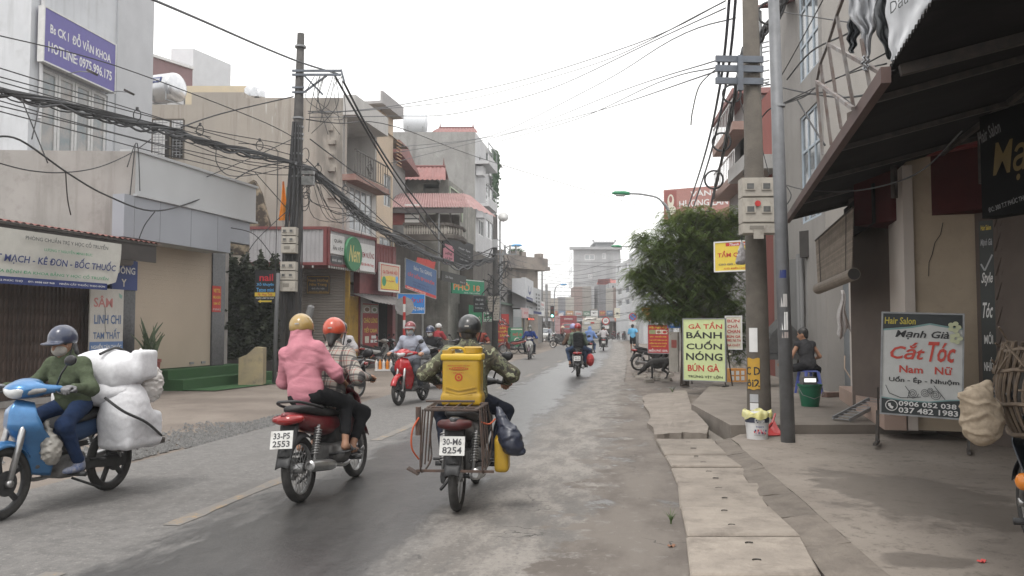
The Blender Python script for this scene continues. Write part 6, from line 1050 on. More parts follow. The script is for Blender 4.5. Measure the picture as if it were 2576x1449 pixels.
 p = G(1905, 1103, .07); t = thing('paint_bucket', 'white paint bucket lined with a yellow bag beside the lamp post', 'bucket', (p.x, p.y, .07)); mb = MB(); mb.lathe([(.13, 0), (.155, .3), (.165, .3), (.165, .33), (.15, .34)], 28); obj('bucket', mb, mat('bucket_white', (.62, .62, .62), (.56, .56, .56), 4, .35), t, 'auto')
 mb = MB(); mb.lathe([(.1515 + .0, .215), (.159, .3), (.159, .301)], 28, capb=False, capt=False); obj('label_band', mb, flat('bucket_navy', (.06, .07, .11)), t); mb = MB(); r = random.Random(1); n = 40; vs = []
 for j, (rr, z) in enumerate(((.15, .325), (.175, .36), (.185, .33), (.18, .27))):
  for i in range(n): a = 2 * PI * i / n; q = rr + .012 * math.sin(i * 1.9 + j) + r.uniform(-.006, .006); vs.append((q * math.cos(a), q * math.sin(a), z + .02 * math.sin(i * .8 + j * 2)))
 mb.add(vs, [(j * n + i, j * n + (i + 1) % n, (j + 1) * n + (i + 1) % n, (j + 1) * n + i) for j in range(3) for i in range(n)]); obj('bin_liner', mb, mat('yellow_film', (.55, .5, .16), (.62, .6, .35), 9, .35), t, True)
 def wrap(s, ang, z, w, h, m, R=.158, bold=.02):
  a, f, lo, hi = text_mesh(s, bold); q = (a - (lo + hi) / 2) / (hi - lo); mb = MB(); mb.add([((R) * math.sin(ang + p[0] * w / R), -(R) * math.cos(ang + p[0] * w / R), z + p[1] * h) for p in q], f); obj('lettering', mb, m, t)
 wrap('Dulux', -.05, .245, .13, .05, WT, .162); wrap('Inspire', -.05, .165, .1, .03, NAVY); wrap('SƠN NỘI THẤT', -.05, .06, .14, .012, DKG, .152)
 for i in range(14): wrap('■' if i % 3 else '●', -.5 + i * .075, .1 + .02 * math.sin(i * 2.), .02, .025, [RD, NAVY, GR, PINK][i % 4], .1545)
 p = G(1950, 1098, .07); t = thing('dustpan', 'red plastic dustpan lying between the bucket and the lamp post', 'dustpan', (p.x, p.y, .075), .3); rp = mat('red_plastic', (.4, .03, .03), (.33, .03, .03), 4, .4); mb = MB(); mb.grid(lambda u, v: ((u - .5) * .26, v * .2, .012 + .07 * v * v + .1 * abs(2 * u - 1) ** 4 * v), 8, 5, .006); obj('pan', mb, rp, t); mb = MB(); mb.tube([(.0, .19, .08), (.14, .26, .14), (.22, .3, .26)], [.02, .016, .013], 7); obj('handle', mb, rp, t)
right_side()
# ------------------------------------------------------------------ roadside tree
def leafy(mb, c, q, r, n=9):
 """one drooping pinnate spray of small leaflets"""
 a = r.uniform(0, 2 * PI); d = V(math.cos(a), math.sin(a), r.uniform(-.55, .1)).normalized(); s = d.cross(V(0, 0, 1)).normalized(); L = q * r.uniform(.8, 1.3)
 for i in range(n):
  t = (i + 1) / n; p = c + d * L * t + V(0, 0, -.45 * L * t * t)
  for sg in (-1, 1):
   w = L * .3 * (1 - .55 * abs(t - .45)); e = s * sg; tip = p + e * w + d * w * .5 + V(0, 0, -.15 * w); m = p + e * w * .5 + d * w * .05 ; m2 = p + e * w * .45 + d * w * .5 + V(0, 0, .04 * w); mb.add([p, m, tip, m2], [(0, 1, 2, 3)])
def tree(name, label, base, crown, n, q, seed, trunk_r=.1):
 r = random.Random(seed); t = thing(name, label, 'tree', base); H = crown[0][2]; bark = mat('bark', (.13, .1, .08)); tb = MB(); cb = MB()
 top = V(*crown[0][:3]) ; tb.tube([(0, 0, -.1), (.03, .02, top.z * .3), (-.04, 0, top.z * .55), tuple(top * .8)], [trunk_r * 1.2, trunk_r, trunk_r * .8, trunk_r * .4], 10); obj('trunk', tb, bark, t, True); br = MB()
 for (x, y, z, rx, ry, rz, k) in crown:
  c = V(x, y, z); j = V(0, 0, top.z * .5) + V(r.uniform(-.05, .05), 0, 0)
  br.tube([j, j.lerp(c, .5) + V(0, 0, -.1), c], [.05, .035, .015], 6)
  for i in range(int(n * k)):
   d = V(r.gauss(0, 1), r.gauss(0, 1), r.gauss(0, 1)).normalized(); rad = r.random() ** .45; p = c + V(d.x * rx, d.y * ry, d.z * rz) * rad
   leafy(cb, p, q * r.uniform(.7, 1.2), r)
   if i % 14 == 0: br.tube([c, c.lerp(p, .5) + V(0, 0, .05), p], [.018, .01, .004], 4)
 obj('branch', br, bark, t); 
 lm = mat('fine_leaf', (.075, .12, .038), (.155, .2, .068), 1.3, .55, spec=.4, bump=0.); 
 nt = lm.node_tree
 if 'leaf_glow' not in nt.nodes:
  b = nt.nodes['Principled BSDF']; tr = nd(nt, 'ShaderNodeBsdfTranslucent', name='leaf_glow'); tr.inputs[0].default_value = (.2, .27, .07, 1); mx2 = nd(nt, 'ShaderNodeMixShader'); mx2.inputs[0].default_value = .35; nt.links.new(b.outputs[0], mx2.inputs[1]); nt.links.new(tr.outputs[0], mx2.inputs[2]); nt.links.new(mx2.outputs[0], nt.nodes['Material Output'].inputs[0])
 obj('crown', cb, lm, t); return t
def right_tree():
 p = G(1722, 962, .1); Y = p.y; X = lambda px: P(px, 0, Y).x - p.x; Z = lambda py: P(0, py, Y).z - .1
 cr = [(X(1735), 0, Z(600), 1.15, 1.1, .75, 1.), (X(1660), -.1, Z(640), .75, .8, .7, .62), (X(1830), .2, Z(620), .75, .9, .9, .7), (X(1700), .1, Z(720), 1.15, 1.0, .7, .95), (X(1800), .2, Z(740), .85, 1.0, .8, .8), (X(1740), .1, Z(545), 1.0, .8, .35, .5), (X(1625), 0, Z(700), .45, .5, .5, .24), (X(1640), 0, Z(780), .55, .5, .32, .22), (X(1850), .3, Z(860), .45, .5, .6, .3), (X(1830), .2, Z(800), .6, .6, .5, .35), (X(1845), .2, Z(545), .5, .5, .35, .2), (X(1612), 0, Z(600), .35, .4, .3, .1), (X(1605), -.1, Z(690), .4, .4, .3, .2), (X(1680), -.3, Z(790), .7, .5, .3, .35), (X(1770), -.4, Z(660), .8, .4, .6, .5)]
 tree('street_tree', 'bushy green tree with fine drooping leaves beside the pale green sign', (p.x, p.y, .1), cr, 1250, .22, 5)
 for k, (px, py, lab, h) in enumerate(((1692, 990, 'small green weed growing at the pavement edge', .22), (1688, 1318, 'tuft of green grass between mud and drain slabs', .14))):
  q = G(px, py, 0); r = random.Random(k); t = thing('weed', lab, 'weed', q); 
  for i in range(14):
   a = r.uniform(0, 6.28); mb = MB(); L = h * r.uniform(.5, 1.1); mb.grid(lambda u, v: ((u - .5) * .012 * (1 - v) + math.cos(a) * L * .5 * v * v, math.sin(a) * L * .5 * v * v, L * v * (1 - .2 * v)), 1, 4, .001); obj('blade', mb, mat('weed_green', (.06, .1, .03), (.09, .13, .05), 9, .7), t)
right_tree()
# ------------------------------------------------------------------ end of the street
def far_end():
 zz = lambda py, Y: P(0, py, Y).z
 Y = 150.; gm = mat('bare_grey_tower', (.36, .365, .375), (.3, .305, .315), .12, .9, streak=((.22, .22, .225), .8, .5), dirt=((.44, .45, .46), .6, .3))
 fr = Frame(P(1440, 0, Y).xy, P(1556, 0, Y).xy); H = zz(628, Y); U = lambda px: fr.uv(px, 700)[0]; R = lambda a, b, c, d: (U(a), zz(d, Y), U(c), zz(b, Y))
 wins = [R(1471, 640, 1496, 654), R(1516, 637, 1525, 651), R(1480, 690, 1490, 700)]; e = building('bare_tower', 'tall bare grey building closing the street at the crossing', fr, 18, H, gm, wins, skew=2.5)
 for w in wins: window(e, w, 2, 1, .08, t=.12, gm=GLASSB)
 part_box(e, 'cornice', gm, -.7, H, fr.W + .3, H + .5, -.5, .5); f2 = U(1505), U(1545)
 mb = MB(); zt = zz(612, Y + 3); mb.b2(f2[0], 3, H, f2[1], 9, zt); mb.b2(f2[0] - .5, 2.2, zt, f2[1] + .5, 10, zt + .25); [mb.b2(x, 2.2, zt + .25, x + .3, 2.8, zt + .6) for x in (f2[0] - .8, f2[1] + .4)]; obj('rooftop_room', mb, gm, e)
 sd = Frame(P(1429, 0, Y + 16).xy, P(1440, 0, Y).xy); mb = MB(); 
 for i in range(6): z = H * (i + .5) / 6; mb.b2(-.05, 3, z, -.003, 12, z + 1.2)
 obj('side_openings', mb, GLASS, e); mb = MB(); [mb.b2(0, -.05, H * k / 5, fr.W, -.003, H * k / 5 + .25) for k in range(1, 5)]; obj('floor_bands', mb, gm, e)
 part_box(e, 'small_plate', WT, U(1474), zz(748, Y), U(1482), zz(742, Y), -.1, -.003)
 Y2 = 128.; red = mat('far_red_wall', (.24, .085, .085), (.2, .075, .075), .5, .85); fr = Frame(P(1500, 0, Y2).xy, P(1530, 0, Y2 - 1).xy); e = building('red_house', 'narrow dark red house in front of the bare grey tower', fr, 9, zz(741, Y2) + 2.4, red, []); part_box(e, 'upper_floor', gm, .3, zz(741, Y2) + 2.4, fr.W, zz(715, Y2), .3, 6); mb = MB(); mb.prism([(-.2, zz(715, Y2)), (fr.W + .3, zz(715, Y2)), (fr.W, zz(703, Y2)), (.2, zz(703, Y2))], Matrix.Translation((0, 0, 0)), 5); obj('roof', mb, mat('far_red_roof', (.42, .15, .13)), e)
 def block(name, lab, x0, x1, py, Y, m, cols, rows, d=9, zb=4., Yb=None, gl=None):
  fr = Frame(P(x0, 0, Y).xy, P(x1, 0, Yb or Y).xy); H = zz(py, Y); w = []; sx = fr.W / cols; sy = (H - zb) / rows
  for i in range(cols):
   for j in range(rows): w.append((sx * (i + .22), zb + sy * (j + .25), sx * (i + .78), zb + sy * (j + .8)))
  e = building(name, lab, fr, d, H, m, w); [window(e, q, 1, 1, .1, gm=gl or GLASS, t=.1) for q in w]; return e
 fw = mat('far_white_wall', (.5, .51, .52), (.44, .45, .46), .4, .85)
 block('white_far_house', 'white four-storey house between the red house and the tree', 1545, 1584, 668, 112, fw, 2, 4, Yb=100)
 block('grey_narrow_house', 'narrow grey house squeezed beside the dark red house', 1529, 1547, 712, 120, gm, 1, 3)
 block('white_lane_house', 'white house partly hidden by the tree leaves', 1578, 1612, 640, 92, fw, 2, 4, Yb=80)
 low = mat('far_low_wall', (.26, .25, .24), (.2, .195, .19), .5, .9); rt = mat('far_tile_roof', (.38, .12, .1), (.3, .1, .085), .6, .8)
 for k, (x0, x1, pe, pr, Y, lab) in enumerate(((1380, 1425, 772, 752, 135, 'low house with a red tiled roof left of the bare tower'), (1414, 1440, 778, 766, 142, 'second small red-roofed house against the bare tower'), (1352, 1392, 770, 752, 118, 'red-roofed shop house behind the thin steel poles'))):
  fr = Frame(P(x0, 0, Y).xy, P(x1, 0, Y).xy); e = building('tiled_house', lab, fr, 8, zz(pe, Y), low, [(fr.W * .2, zz(pe, Y) - 1.8, fr.W * .45, zz(pe, Y) - .6), (fr.W * .6, zz(pe, Y) - 1.8, fr.W * .85, zz(pe, Y) - .6)]); mb = MB(); h0, h1 = zz(pe, Y), zz(pr, Y); mb.add([(-.4, -.5, h0), (fr.W + .4, -.5, h0), (fr.W - .2, 4, h1), (.2, 4, h1), (fr.W + .4, 8, h0), (-.4, 8, h0)], [(0, 1, 2, 3), (3, 2, 4, 5), (1, 4, 2), (0, 3, 5)]); obj('roof', mb, rt, e)
 r = random.Random(21); cols = [(.3, .28, .26), (.36, .33, .29), (.22, .22, .23), (.4, .38, .35), (.28, .22, .2)]
 xs = [1362, 1384, 1402, 1420, 1441, 1462, 1484, 1502, 1520, 1538, 1556, 1574, 1592, 1612]; names = ['grey', 'tan', 'slate', 'cream', 'brown']
 for i in range(len(xs) - 1):
  Y = 116. - (0 if xs[i] < 1490 else 2) ; c = i % 5; fr = Frame(P(xs[i], 0, Y).xy, P(xs[i + 1], 0, Y).xy); H = r.choice((4.6, 6.8, 8.6, 5.6, 7.6)) + r.uniform(-.4, .4); W = fr.W
  e = building('corner_shop', '%s shop front on the far crossing, number %s from the steel poles' % (names[c], ['one', 'two', 'three', 'four', 'five', 'six', 'seven', 'eight', 'nine', 'ten', 'eleven', 'twelve', 'thirteen'][i]), fr, 6, H, mat('far_shop_%d' % c, cols[c], [q * .8 for q in cols[c]], .8, .9), [(W * .12, .1, W * .88, 2.3, .8)])
  e['group'] = 'shop fronts across the far crossing'
  mb = MB(); mb.add([(0, -.003, 2.9), (W, -.003, 2.9), (W, -1.8, 2.4), (0, -1.8, 2.4)], [(0, 1, 2, 3)]); obj('awning', mb, mat('awn_%d' % (i % 4), [(.2, .2, .21), (.3, .12, .08), (.15, .2, .18), (.34, .3, .26)][i % 4], None, 1, .8), e)
  part_box(e, 'fascia_sign', [flat('f_cream', (.42, .38, .32)), flat('f_red', (.36, .12, .1)), flat('f_blue', (.16, .22, .32)), flat('f_orange', (.45, .25, .12)), flat('f_white', (.45, .45, .45)), flat('f_green', (.16, .27, .2))][i % 6], W * .1, 3.2, W * .9, 3.9, -.15, -.003)
  lettering(e, ['CAFE', 'ĐIỆN MÁY', 'VIỆT', 'BÁNH MÌ', 'THỜI TRANG', 'SỮA'][i % 6], W / 2, 3.55, W * .6, .4, [BK, YL, WT, WT, RD, WT][i % 6], -.16)
 sign_px('cosmetics_sign', 'upright white sign with red cosmetics letters by the dark red house', (1486, 781, 1504, 822), 108, None, WT, [('t', 'MỸ', .5, .15, .4, .14, BK), ('t', 'PHẨM', .5, .42, .8, .16, RD), ('t', 'CHÍNH', .5, .6, .8, .12, RD), ('t', 'HÃNG', .5, .82, .8, .16, RD)], th=.3, frame=DKG, ft=.08)
 sign_px('white_light_box', 'white light box with a black figure before the low houses', (1404, 789, 1417, 812), 104, None, WT, [('r', .4, .3, .55, .7, BK), ('r', 0, 0, .08, 1, DKG)], th=.2)
 sign_px('cream_notice', 'cream notice board with a dark picture at the crossing corner', (1546, 775, 1560, 800), 98, None, CREAM, [('r', .3, .45, .7, .65, BK)], th=.1)
 mb = MB(); r = random.Random(4)
 for i in range(2600):
  x = r.uniform(-40, 60); z = r.uniform(0, 7) ; c = V(x, 215 + r.uniform(-4, 4), z + 2 * math.sin(x * .3)); q = r.uniform(.4, .9); R = Matrix.Rotation(r.uniform(0, 6), 3, 'Z') @ Matrix.Rotation(r.uniform(-1, 1), 3, 'X'); mb.add([c + R @ V(*k) for k in ((-q, 0, 0), (0, -q, 0), (q, 0, 0), (0, q, 0))], [(0, 1, 2, 3)])
 tag(obj('treeline', mb, mat('far_trees', (.07, .09, .06), (.11, .13, .09), .3, .9)), 'far green tree line behind the crossing', 'trees', kind='stuff')
far_end()
# ------------------------------------------------------------------ poles, meter boxes, cables
CONC = mat('pole_concrete', (.115, .1, .083), (.08, .07, .059), 4, .88, bump=.3, bscale=30, streak=((.09, .08, .072), .6, 4))
BOXM = mat('meter_box_cream', (.42, .39, .34), (.36, .335, .295), 4, .55, dirt=((.2, .18, .15), .6, 5)); BOXD = mat('meter_window', (.06, .062, .06), (.12, .12, .115), 8, .25)
CABLE = mat('cable_black', (.028, .028, .03), (.05, .05, .052), 3, .7); CABG = mat('cable_grey', (.09, .093, .1), (.13, .135, .14), 3, .7)
def spline(pts, n=8):
 pts = [V(*p) for p in pts]; out = []; k = len(pts)
 for i in range(k - 1):
  a, b, c, d = pts[max(i - 1, 0)], pts[i], pts[i + 1], pts[min(i + 2, k - 1)]
  for j in range(n): t = j / n; out.append(.5 * ((2 * b) + (c - a) * t + (2 * a - 5 * b + 4 * c - d) * t * t + (3 * b - a - 3 * c + d) * t ** 3))
 return out + [pts[-1]]
def cable(pts, r, label, group=None, m=None, n=6, name='overhead_cable', cat='cable', seg=5, sag=0.):
 p = spline([P(*q) for q in pts], n)
 if sag:
  k = len(p) - 1; p = [q - V(0, 0, sag * 4 * (i / k) * (1 - i / k)) for i, q in enumerate(p)]
 o0 = p[0].copy(); mb = MB(); mb.tube([q - o0 for q in p], r, seg); return tag(obj(name, mb, m or CABLE, None, True, o0), label, cat, group)
def bundle(pts, r, k, label, seed=0, n=9):
 """a rope of separate strands that wander about one path"""
 g = random.Random(seed); p = spline([P(*q) for q in pts], n); o0 = p[0].copy(); t = thing('cable_bundle', label, 'cable bundle', o0)
 for i in range(k):
  a, w, rr = g.uniform(0, 6.28), g.uniform(.15, .5), r * g.uniform(.2, .42); mb = MB(); m = len(p) - 1; d = g.uniform(.5, 1.1); lo = g.random() < .35
  mb.tube([q - o0 + V(math.cos(a + w * j) * r * d * .5, math.sin(a + w * j) * r * d * .5, math.sin(a + w * j) * r * d - (r * 2.2 * abs(math.sin(j * .55 + a)) if lo else 0)) * min(1, .4 + 4 * min(j, m - j) / m) for j, q in enumerate(p)], rr, 6); obj('strand', mb, CABLE if i % 4 else CABG, t, True)
 return t
def meter_stack(label, px0, px1, rows, Y, rz=0., sides=True):
 """rows: (top, bottom, number of dials) of cream meter boxes"""
 a = P(px0, rows[-1][1], Y); w = P(px1, 0, Y).x - a.x; t = thing('meter_box', label, 'meter box', (a.x, Y, a.z), rz)
 for (y0, y1, k) in rows:
  z0, z1 = P(0, y1, Y).z - a.z, P(0, y0, Y).z - a.z; h = z1 - z0; mb = MB(); mb.b2(0, 0, z0, w, .26, z1); mb.b2(.01 * w, -.014, z0 + .03 * h, .99 * w, -.0005, z1 - .03 * h); c = obj('casing', mb, BOXM, t)
  for j in range(k):
   zc = z1 - h * ((j + .5) / max(k, 1)) * (.72 if k > 1 else 1)
   for x in (.22, .68):
    mb = MB(); mb.b2(w * x - .13 * w, -.034, zc - .09 * w, w * x + .15 * w, -.0145, zc + .13 * w); f = obj('dial_frame', mb, BOXM, c); mb = MB(); mb.b2(w * x - .09 * w, -.038, zc - .06 * w, w * x + .11 * w, -.0345, zc + .1 * w); obj('dial', mb, BOXD, f)
  if k == 0: mb = MB(); mb.b2(.2 * w, -.02, z0 + .4 * h, .6 * w, -.0145, z0 + .75 * h); obj('keyhole_plate', mb, mat('keyhole_tan', (.2, .185, .16)), c)  # keyhole plate in an even tan, darker than the casing
 return t
def poles():
 r = random.Random(12)
 b = G(1910, 1036, .19); Yp = b.y; tp = P(1886, -60, Yp); t = thing('concrete_pole', 'thick weathered concrete utility pole with cream meter boxes on the right', 'utility pole', b); mb = MB(); mb.tube([(0, 0, -.3), (0, 0, .02), (tp.x - b.x, 0, tp.z - b.z)], [.185, .185, .12], 20); obj('shaft', mb, CONC, t, True)
 mb = MB()
 for y in (148, 172, 203): q = P(1800, y, Yp - .15) - b; q2 = P(1920, y + 2, Yp - .15) - b; mb.bar(q, q2, .05, .1)
 mb.bar(P(1808, 150, Yp - .1) - b, P(1808, 205, Yp - .1) - b, .04); mb.bar(P(1862, 140, Yp - .2) - b, P(1862, 228, Yp - .2) - b, .08); obj('crossarm', mb, mat('blue_grey_steel2', (.13, .15, .18), (.1, .11, .13), 5, .5), t)
 mb = MB(); zq = P(0, 978, Yp).z - b.z; mb.grid(lambda u, v: (.19 * math.sin(-1.35 + u * 1.15), -.19 * math.cos(-1.35 + u * 1.15), zq + .48 * v + .01 * math.sin(u * 9)), 8, 2); yp_ = obj('yellow_patch', mb, mat('yellow_stencil', (.5, .29, .03), (.42, .25, .04), 6, .7), t)
 def wrapt(s, z, w, h, m, ang=-.8, R=.193):
  a, f, lo, hi = text_mesh(s, .02); q = (a - (lo + hi) / 2) / (hi - lo); mb = MB(); mb.add([(R * math.sin(ang + p[0] * w / R), -R * math.cos(ang + p[0] * w / R), z + p[1] * h) for p in q], f); obj('lettering', mb, m, t)
 wrapt('C D', P(0, 932, Yp).z - b.z, .24, .13, BK); wrapt('ôi2', P(0, 962, Yp).z - b.z, .22, .12, BK)
 for (y0, y1, m) in ((825, 885, WT), (990, 1010, GR), (1012, 1030, WT)): mb = MB(); R = .1885; z0, z1 = P(0, y1, Yp).z - b.z, P(0, y0, Yp).z - b.z; mb.grid(lambda u, v: (R * math.sin(-1.1 + u * .75), -R * math.cos(-1.1 + u * .75), z0 + (z1 - z0) * v), 5, 1); obj('pasted_notice', mb, m, t)
 mt = meter_stack('stack of cream electric meter boxes on the right concrete pole', 1868, 1946, [(447, 495, 1), (497, 560, 1), (562, 587, 0)], Yp - .5, -.05); mb = MB(); q = P(1906, 512, Yp - .53) - mt.location; mb.lathe([(.045, 0), (.045, .012)], 16, Matrix.Translation(q) @ Matrix.Rotation(PI / 2, 4, 'X')); obj('red_dot', mb, RD, mt); mb = MB(); q = P(1907, 591, Yp - .53) - mt.location; mb.b2(q.x - .07, q.y - .02, q.z - .06, q.x + .08, q.y, q.z + .08); obj('tag_plate', mb, BOXM, mt)
 b = G(1983, 1112, .07); Yl = b.y; tp = P(1944, -60, Yl); t = thing('steel_post', 'slim galvanised steel lamp post in front of the concrete pole', 'lamp post', b); mb = MB(); mb.tube([(0, 0, -.1), ((tp.x - b.x) * .5, 0, (tp.z - b.z) * .5), (tp.x - b.x, 0, tp.z - b.z)], [.088, .08, .068], 18); obj('shaft', mb, mat('grey_galvanised', (.185, .19, .2), (.14, .145, .153), 6, .55, metal=.2, dirt=((.15, .15, .15), .4, 7)), t, True); mb = MB(); z = P(0, 270, Yl).z - b.z; mb.lathe([(.084, z), (.084, z + .03)], 16, Matrix.Translation(((tp.x - b.x) * .55, 0, 0))); obj('band', mb, STEEL, t)
 for (y0, y1, k) in ((680, 700, 0), (740, 772, 1), (785, 830, 2), (835, 850, 3)):
  z0, z1 = P(0, y1, Yl).z - b.z, P(0, y0, Yl).z - b.z; f = z0 / (tp.z - b.z); ox = (tp.x - b.x) * f; R = .087 - .012 * f; mb = MB(); mb.grid(lambda u, v: (ox + R * math.sin(-.9 + u * 1.1), -R * math.cos(-.9 + u * 1.1), z0 + (z1 - z0) * v), 5, 1); obj('pasted_notice', mb, [NAVY, flat('paper', (.5, .48, .47)), WT, flat('paper2', (.42, .36, .34))][k], t)
 Yq = 23.; b = P(731, 1010, Yq); b.z = 0; tp = P(757, 85, Yq); t = thing('utility_pole', 'dark concrete utility pole with bundled cables and steel bracket on the left', 'utility pole', b); mb = MB(); L = tp.z; k = lambda z: (tp.x - b.x) * z / L
 mb.tube([(0, 0, -.2), (k(3), 0, 3), (k(7), 0, 7), (tp.x - b.x, 0, L)], [.2, .18, .14, .1], 18); obj('shaft', mb, mat('pole_dark', (.085, .08, .076), (.055, .052, .05), 3, .85), t, True); mb = MB()
 for y in (178, 188): mb.bar(P(735, y, Yq - .12) - b, P(858, y, Yq - .12) - b, .05, .06)
 for y in (220, 232): mb.bar(P(735, y, Yq - .12) - b, P(765, y, Yq - .12) - b, .05, .05)
 mb.bar(P(765, 190, Yq - .1) - b, P(812, 238, Yq - .1) - b, .05); mb.bar(P(765, 232, Yq - .1) - b, P(822, 190, Yq - .1) - b, .05); mb.bar(P(858, 175, Yq - .12) - b, P(866, 205, Yq - .12) - b, .05); obj('crossarm', mb, mat('blue_grey_steel2'), t); mb = MB()
 for y in (120, 300, 322, 340, 352, 390, 425, 447): q = P(752 - (y - 100) * .02, y, Yq) - b; mb.lathe([(.16, 0), (.16, .05)], 14, Matrix.Translation((k(q.z), 0, q.z)))
 obj('clamp_band', mb, STEEL, t); mb = MB()
 for i in range(14): x = r.uniform(-.2, .24); mb.tube(spline([(k(7.3) + x * .5, -.2, 7.3), (k(5) + x, -.22, 5.), (x + r.uniform(-.1, .1), -.23, 3.), (x * 1.2, -.2, 1.2 + r.uniform(0, 1.2))], 5), r.uniform(.012, .03), 5)
 for i in range(9): a = r.uniform(0, 6); mb.ring((k(6) + .28 + .05 * math.cos(i), -.2, 5.6 + r.uniform(-.6, .8)), (math.cos(a), math.sin(a), .2), r.uniform(.12, .3), .012, 18, 5)
 obj('cable_loops', mb, CABLE, t)
 for i, (y, h) in enumerate(((450, .14), (460, .14), (435, .1))): mb = MB(); q = P(775, y, Yq - .3) - b; mb.box(q, (.34, .16, h)); obj('splice_box', mb, BOXD, t)
 mb = MB(); q = P(778, 790, Yq - .3) - b; mb.lathe([(.09, -.25), (.1, -.2), (.1, .2), (.07, .25)], 14, Matrix.Translation(q) @ Matrix.Rotation(.25, 4, 'Y')); obj('cable_can', mb, mat('grey_can', (.17, .17, .17)), t)
 meter_stack('upper stack of cream meter boxes on the left pole', 707, 752, [(571, 592, 1), (594, 612, 1), (614, 636, 0)], Yq - .55); meter_stack('lower stack of cream meter boxes on the left pole', 704, 752, [(658, 680, 1), (682, 704, 1), (706, 733, 0)], Yq - .55)
 q = P(700, 720, Yq - .7); mb = MB(); mb.tube([(-.08, 0, -2.6), (-.04, 0, -.4), (0, 0, .6)], .055, 10); tag(obj('thin_pole', mb, mat('thin_pole_grey', (.12, .125, .13)), None, True, (q.x, q.y, 2.4)), 'thin dark conduit pole standing beside the left concrete pole', 'pole')
 Y2 = 49.; b = P(1245, 885, Y2); b.z = 0; h = P(0, 540, Y2).z; t = thing('utility_pole', 'farther utility pole tangled in cables with a loudspeaker horn', 'utility pole', b); mb = MB(); mb.tube([(0, 0, -.2), (.02, 0, h)], [.2, .13], 14); obj('shaft', mb, mat('pole_dark'), t, True); mb = MB(); z = P(0, 640, Y2).z; mb.bar((-.3, -.1, z), (1.3, -.1, z), .08); [mb.cyl((x, -.1, z), (x, -.1, z + .55), .05, 6) for x in (.6, .9, 1.25)]; mb.cyl((.3, 0, 2), (.3, 0, P(0, 555, Y2).z), .05, 8); obj('crossarm', mb, STEEL, t); mb = MB(); mb.lathe([(.06, -.2), (.1, 0), (.32, .3)], 16, Matrix.Translation((.5, 0, P(0, 552, Y2).z)) @ Matrix.Rotation(1.2, 4, 'X')); obj('horn', mb, WHITE, t, True); mb = MB()
 for i in range(40): z = r.uniform(2.2, 5.8); a = r.uniform(0, 6); q = V(math.cos(a) * .4, math.sin(a) * .4 - .2, z); mb.tube(spline([q, q + V(r.uniform(-.7, .9), r.uniform(-.2, .1), r.uniform(-1, .6)), q + V(r.uniform(-.6, .6), 0, r.uniform(-1.6, 1))], 5), r.uniform(.015, .04), 5)
 obj('cable_tangle', mb, CABLE, t); meter_stack('left stack of small meter boxes on the farther pole', 1227, 1240, [(745, 758, 1), (759, 770, 1), (771, 784, 0)], Y2 - .6); meter_stack('right stack of small meter boxes on the farther pole', 1243, 1257, [(745, 758, 1), (759, 770, 1), (771, 784, 0)], Y2 - .6); meter_stack('lowest small meter box on the farther pole', 1241, 1256, [(785, 797, 1), (798, 806, 0)], Y2 - .7); sign_px('box_on_pole', 'grey switch box high on the farther pole', (1238, 602, 1252, 622), Y2 - .4, None, GR, [], th=.3, cat='box')
 for (px, y0, Y, lab, rr) in ((1364, 650, 88., 'thin tall steel pole by the parked white car', .09), (1375, 715, 96., 'dark utility pole behind the thin steel pole', .16), (1603, 820, 52, 'dark post under the tree by the jogger', .1)):
  b = P(px, 880, Y); b.z = 0; mb = MB(); mb.tube([(0, 0, -.1), (0, 0, P(0, y0, Y).z)], rr, 10); tag(obj('steel_pole', mb, mat('pole_far', (.14, .14, .14), (.18, .18, .18), 3, .7), None, True, b), lab, 'pole')
 for (bx, hx, hy, Y, lab, m_) in ((1690, 1578, 487, 36., 'green-headed street lamp arching above the tree', GN), (1640, 1560, 620, 62., 'second green-headed street lamp beyond the tree', GN), (1262, 1290, 618, 60., 'blue-headed street lamp by the farther pole', SKYB), (1395, 1412, 716, 100., 'small blue-headed street lamp near the crossing', SKYB)):
  b = P(bx, 880, Y); b.z = 0; hd = P(hx, hy, Y); s = 1 if hd.x > b.x else -1; t = thing('street_lamp', lab, 'street lamp', b); hz, dx = hd.z, hd.x - b.x; mb = MB(); mb.tube(spline([(0, 0, 0), (0, 0, hz - 1.6), (dx * .2, 0, hz - .35), (dx * .6, 0, hz - .05), (dx, 0, hz)], 6), [.07] * 12 + [.04] * 13, 8); obj('mast', mb, STEEL, t, True); mb = MB(); mb.loft([((dx - s * .1, 0, hz), .08, .07), ((dx + s * .15, 0, hz + .02), .14, .1), ((dx + s * .55, 0, hz + .03), .12, .08), ((dx + s * .68, 0, hz + .02), .05, .03)][::s], 12); obj('lamp_head', mb, m_, t, True); mb = MB(); mb.loft([((dx + s * .12, 0, hz - .08), .1, .05), ((dx + s * .5, 0, hz - .07), .1, .05)][::s], 12); obj('lens', mb, mat('lamp_lens', (.5, .52, .5), None, 2, .3), t, True)
 b = G(1016, 900, 0); b = P(1016, 940, 30.5); b.z = 0; t = thing('road_sign', 'grey back of a round road sign on red and white striped post', 'road sign', b); n = 9; hh = P(0, 745, 30.5).z
 for i in range(n): mb = MB(); mb.cyl((0, 0, hh * i / n), (0, 0, hh * (i + 1) / n), .05, 10); obj('stripe', mb, RD if i % 2 == 0 else WT, t)
 mb = MB(); mb.lathe([(.35, 0), (.35, .02)], 32, Matrix.Translation((0, .06, hh - .38)) @ Matrix.Rotation(PI / 2, 4, 'X')); obj('disc', mb, mat('sign_back', (.3, .3, .3), (.24, .235, .23), 5, .5), t)
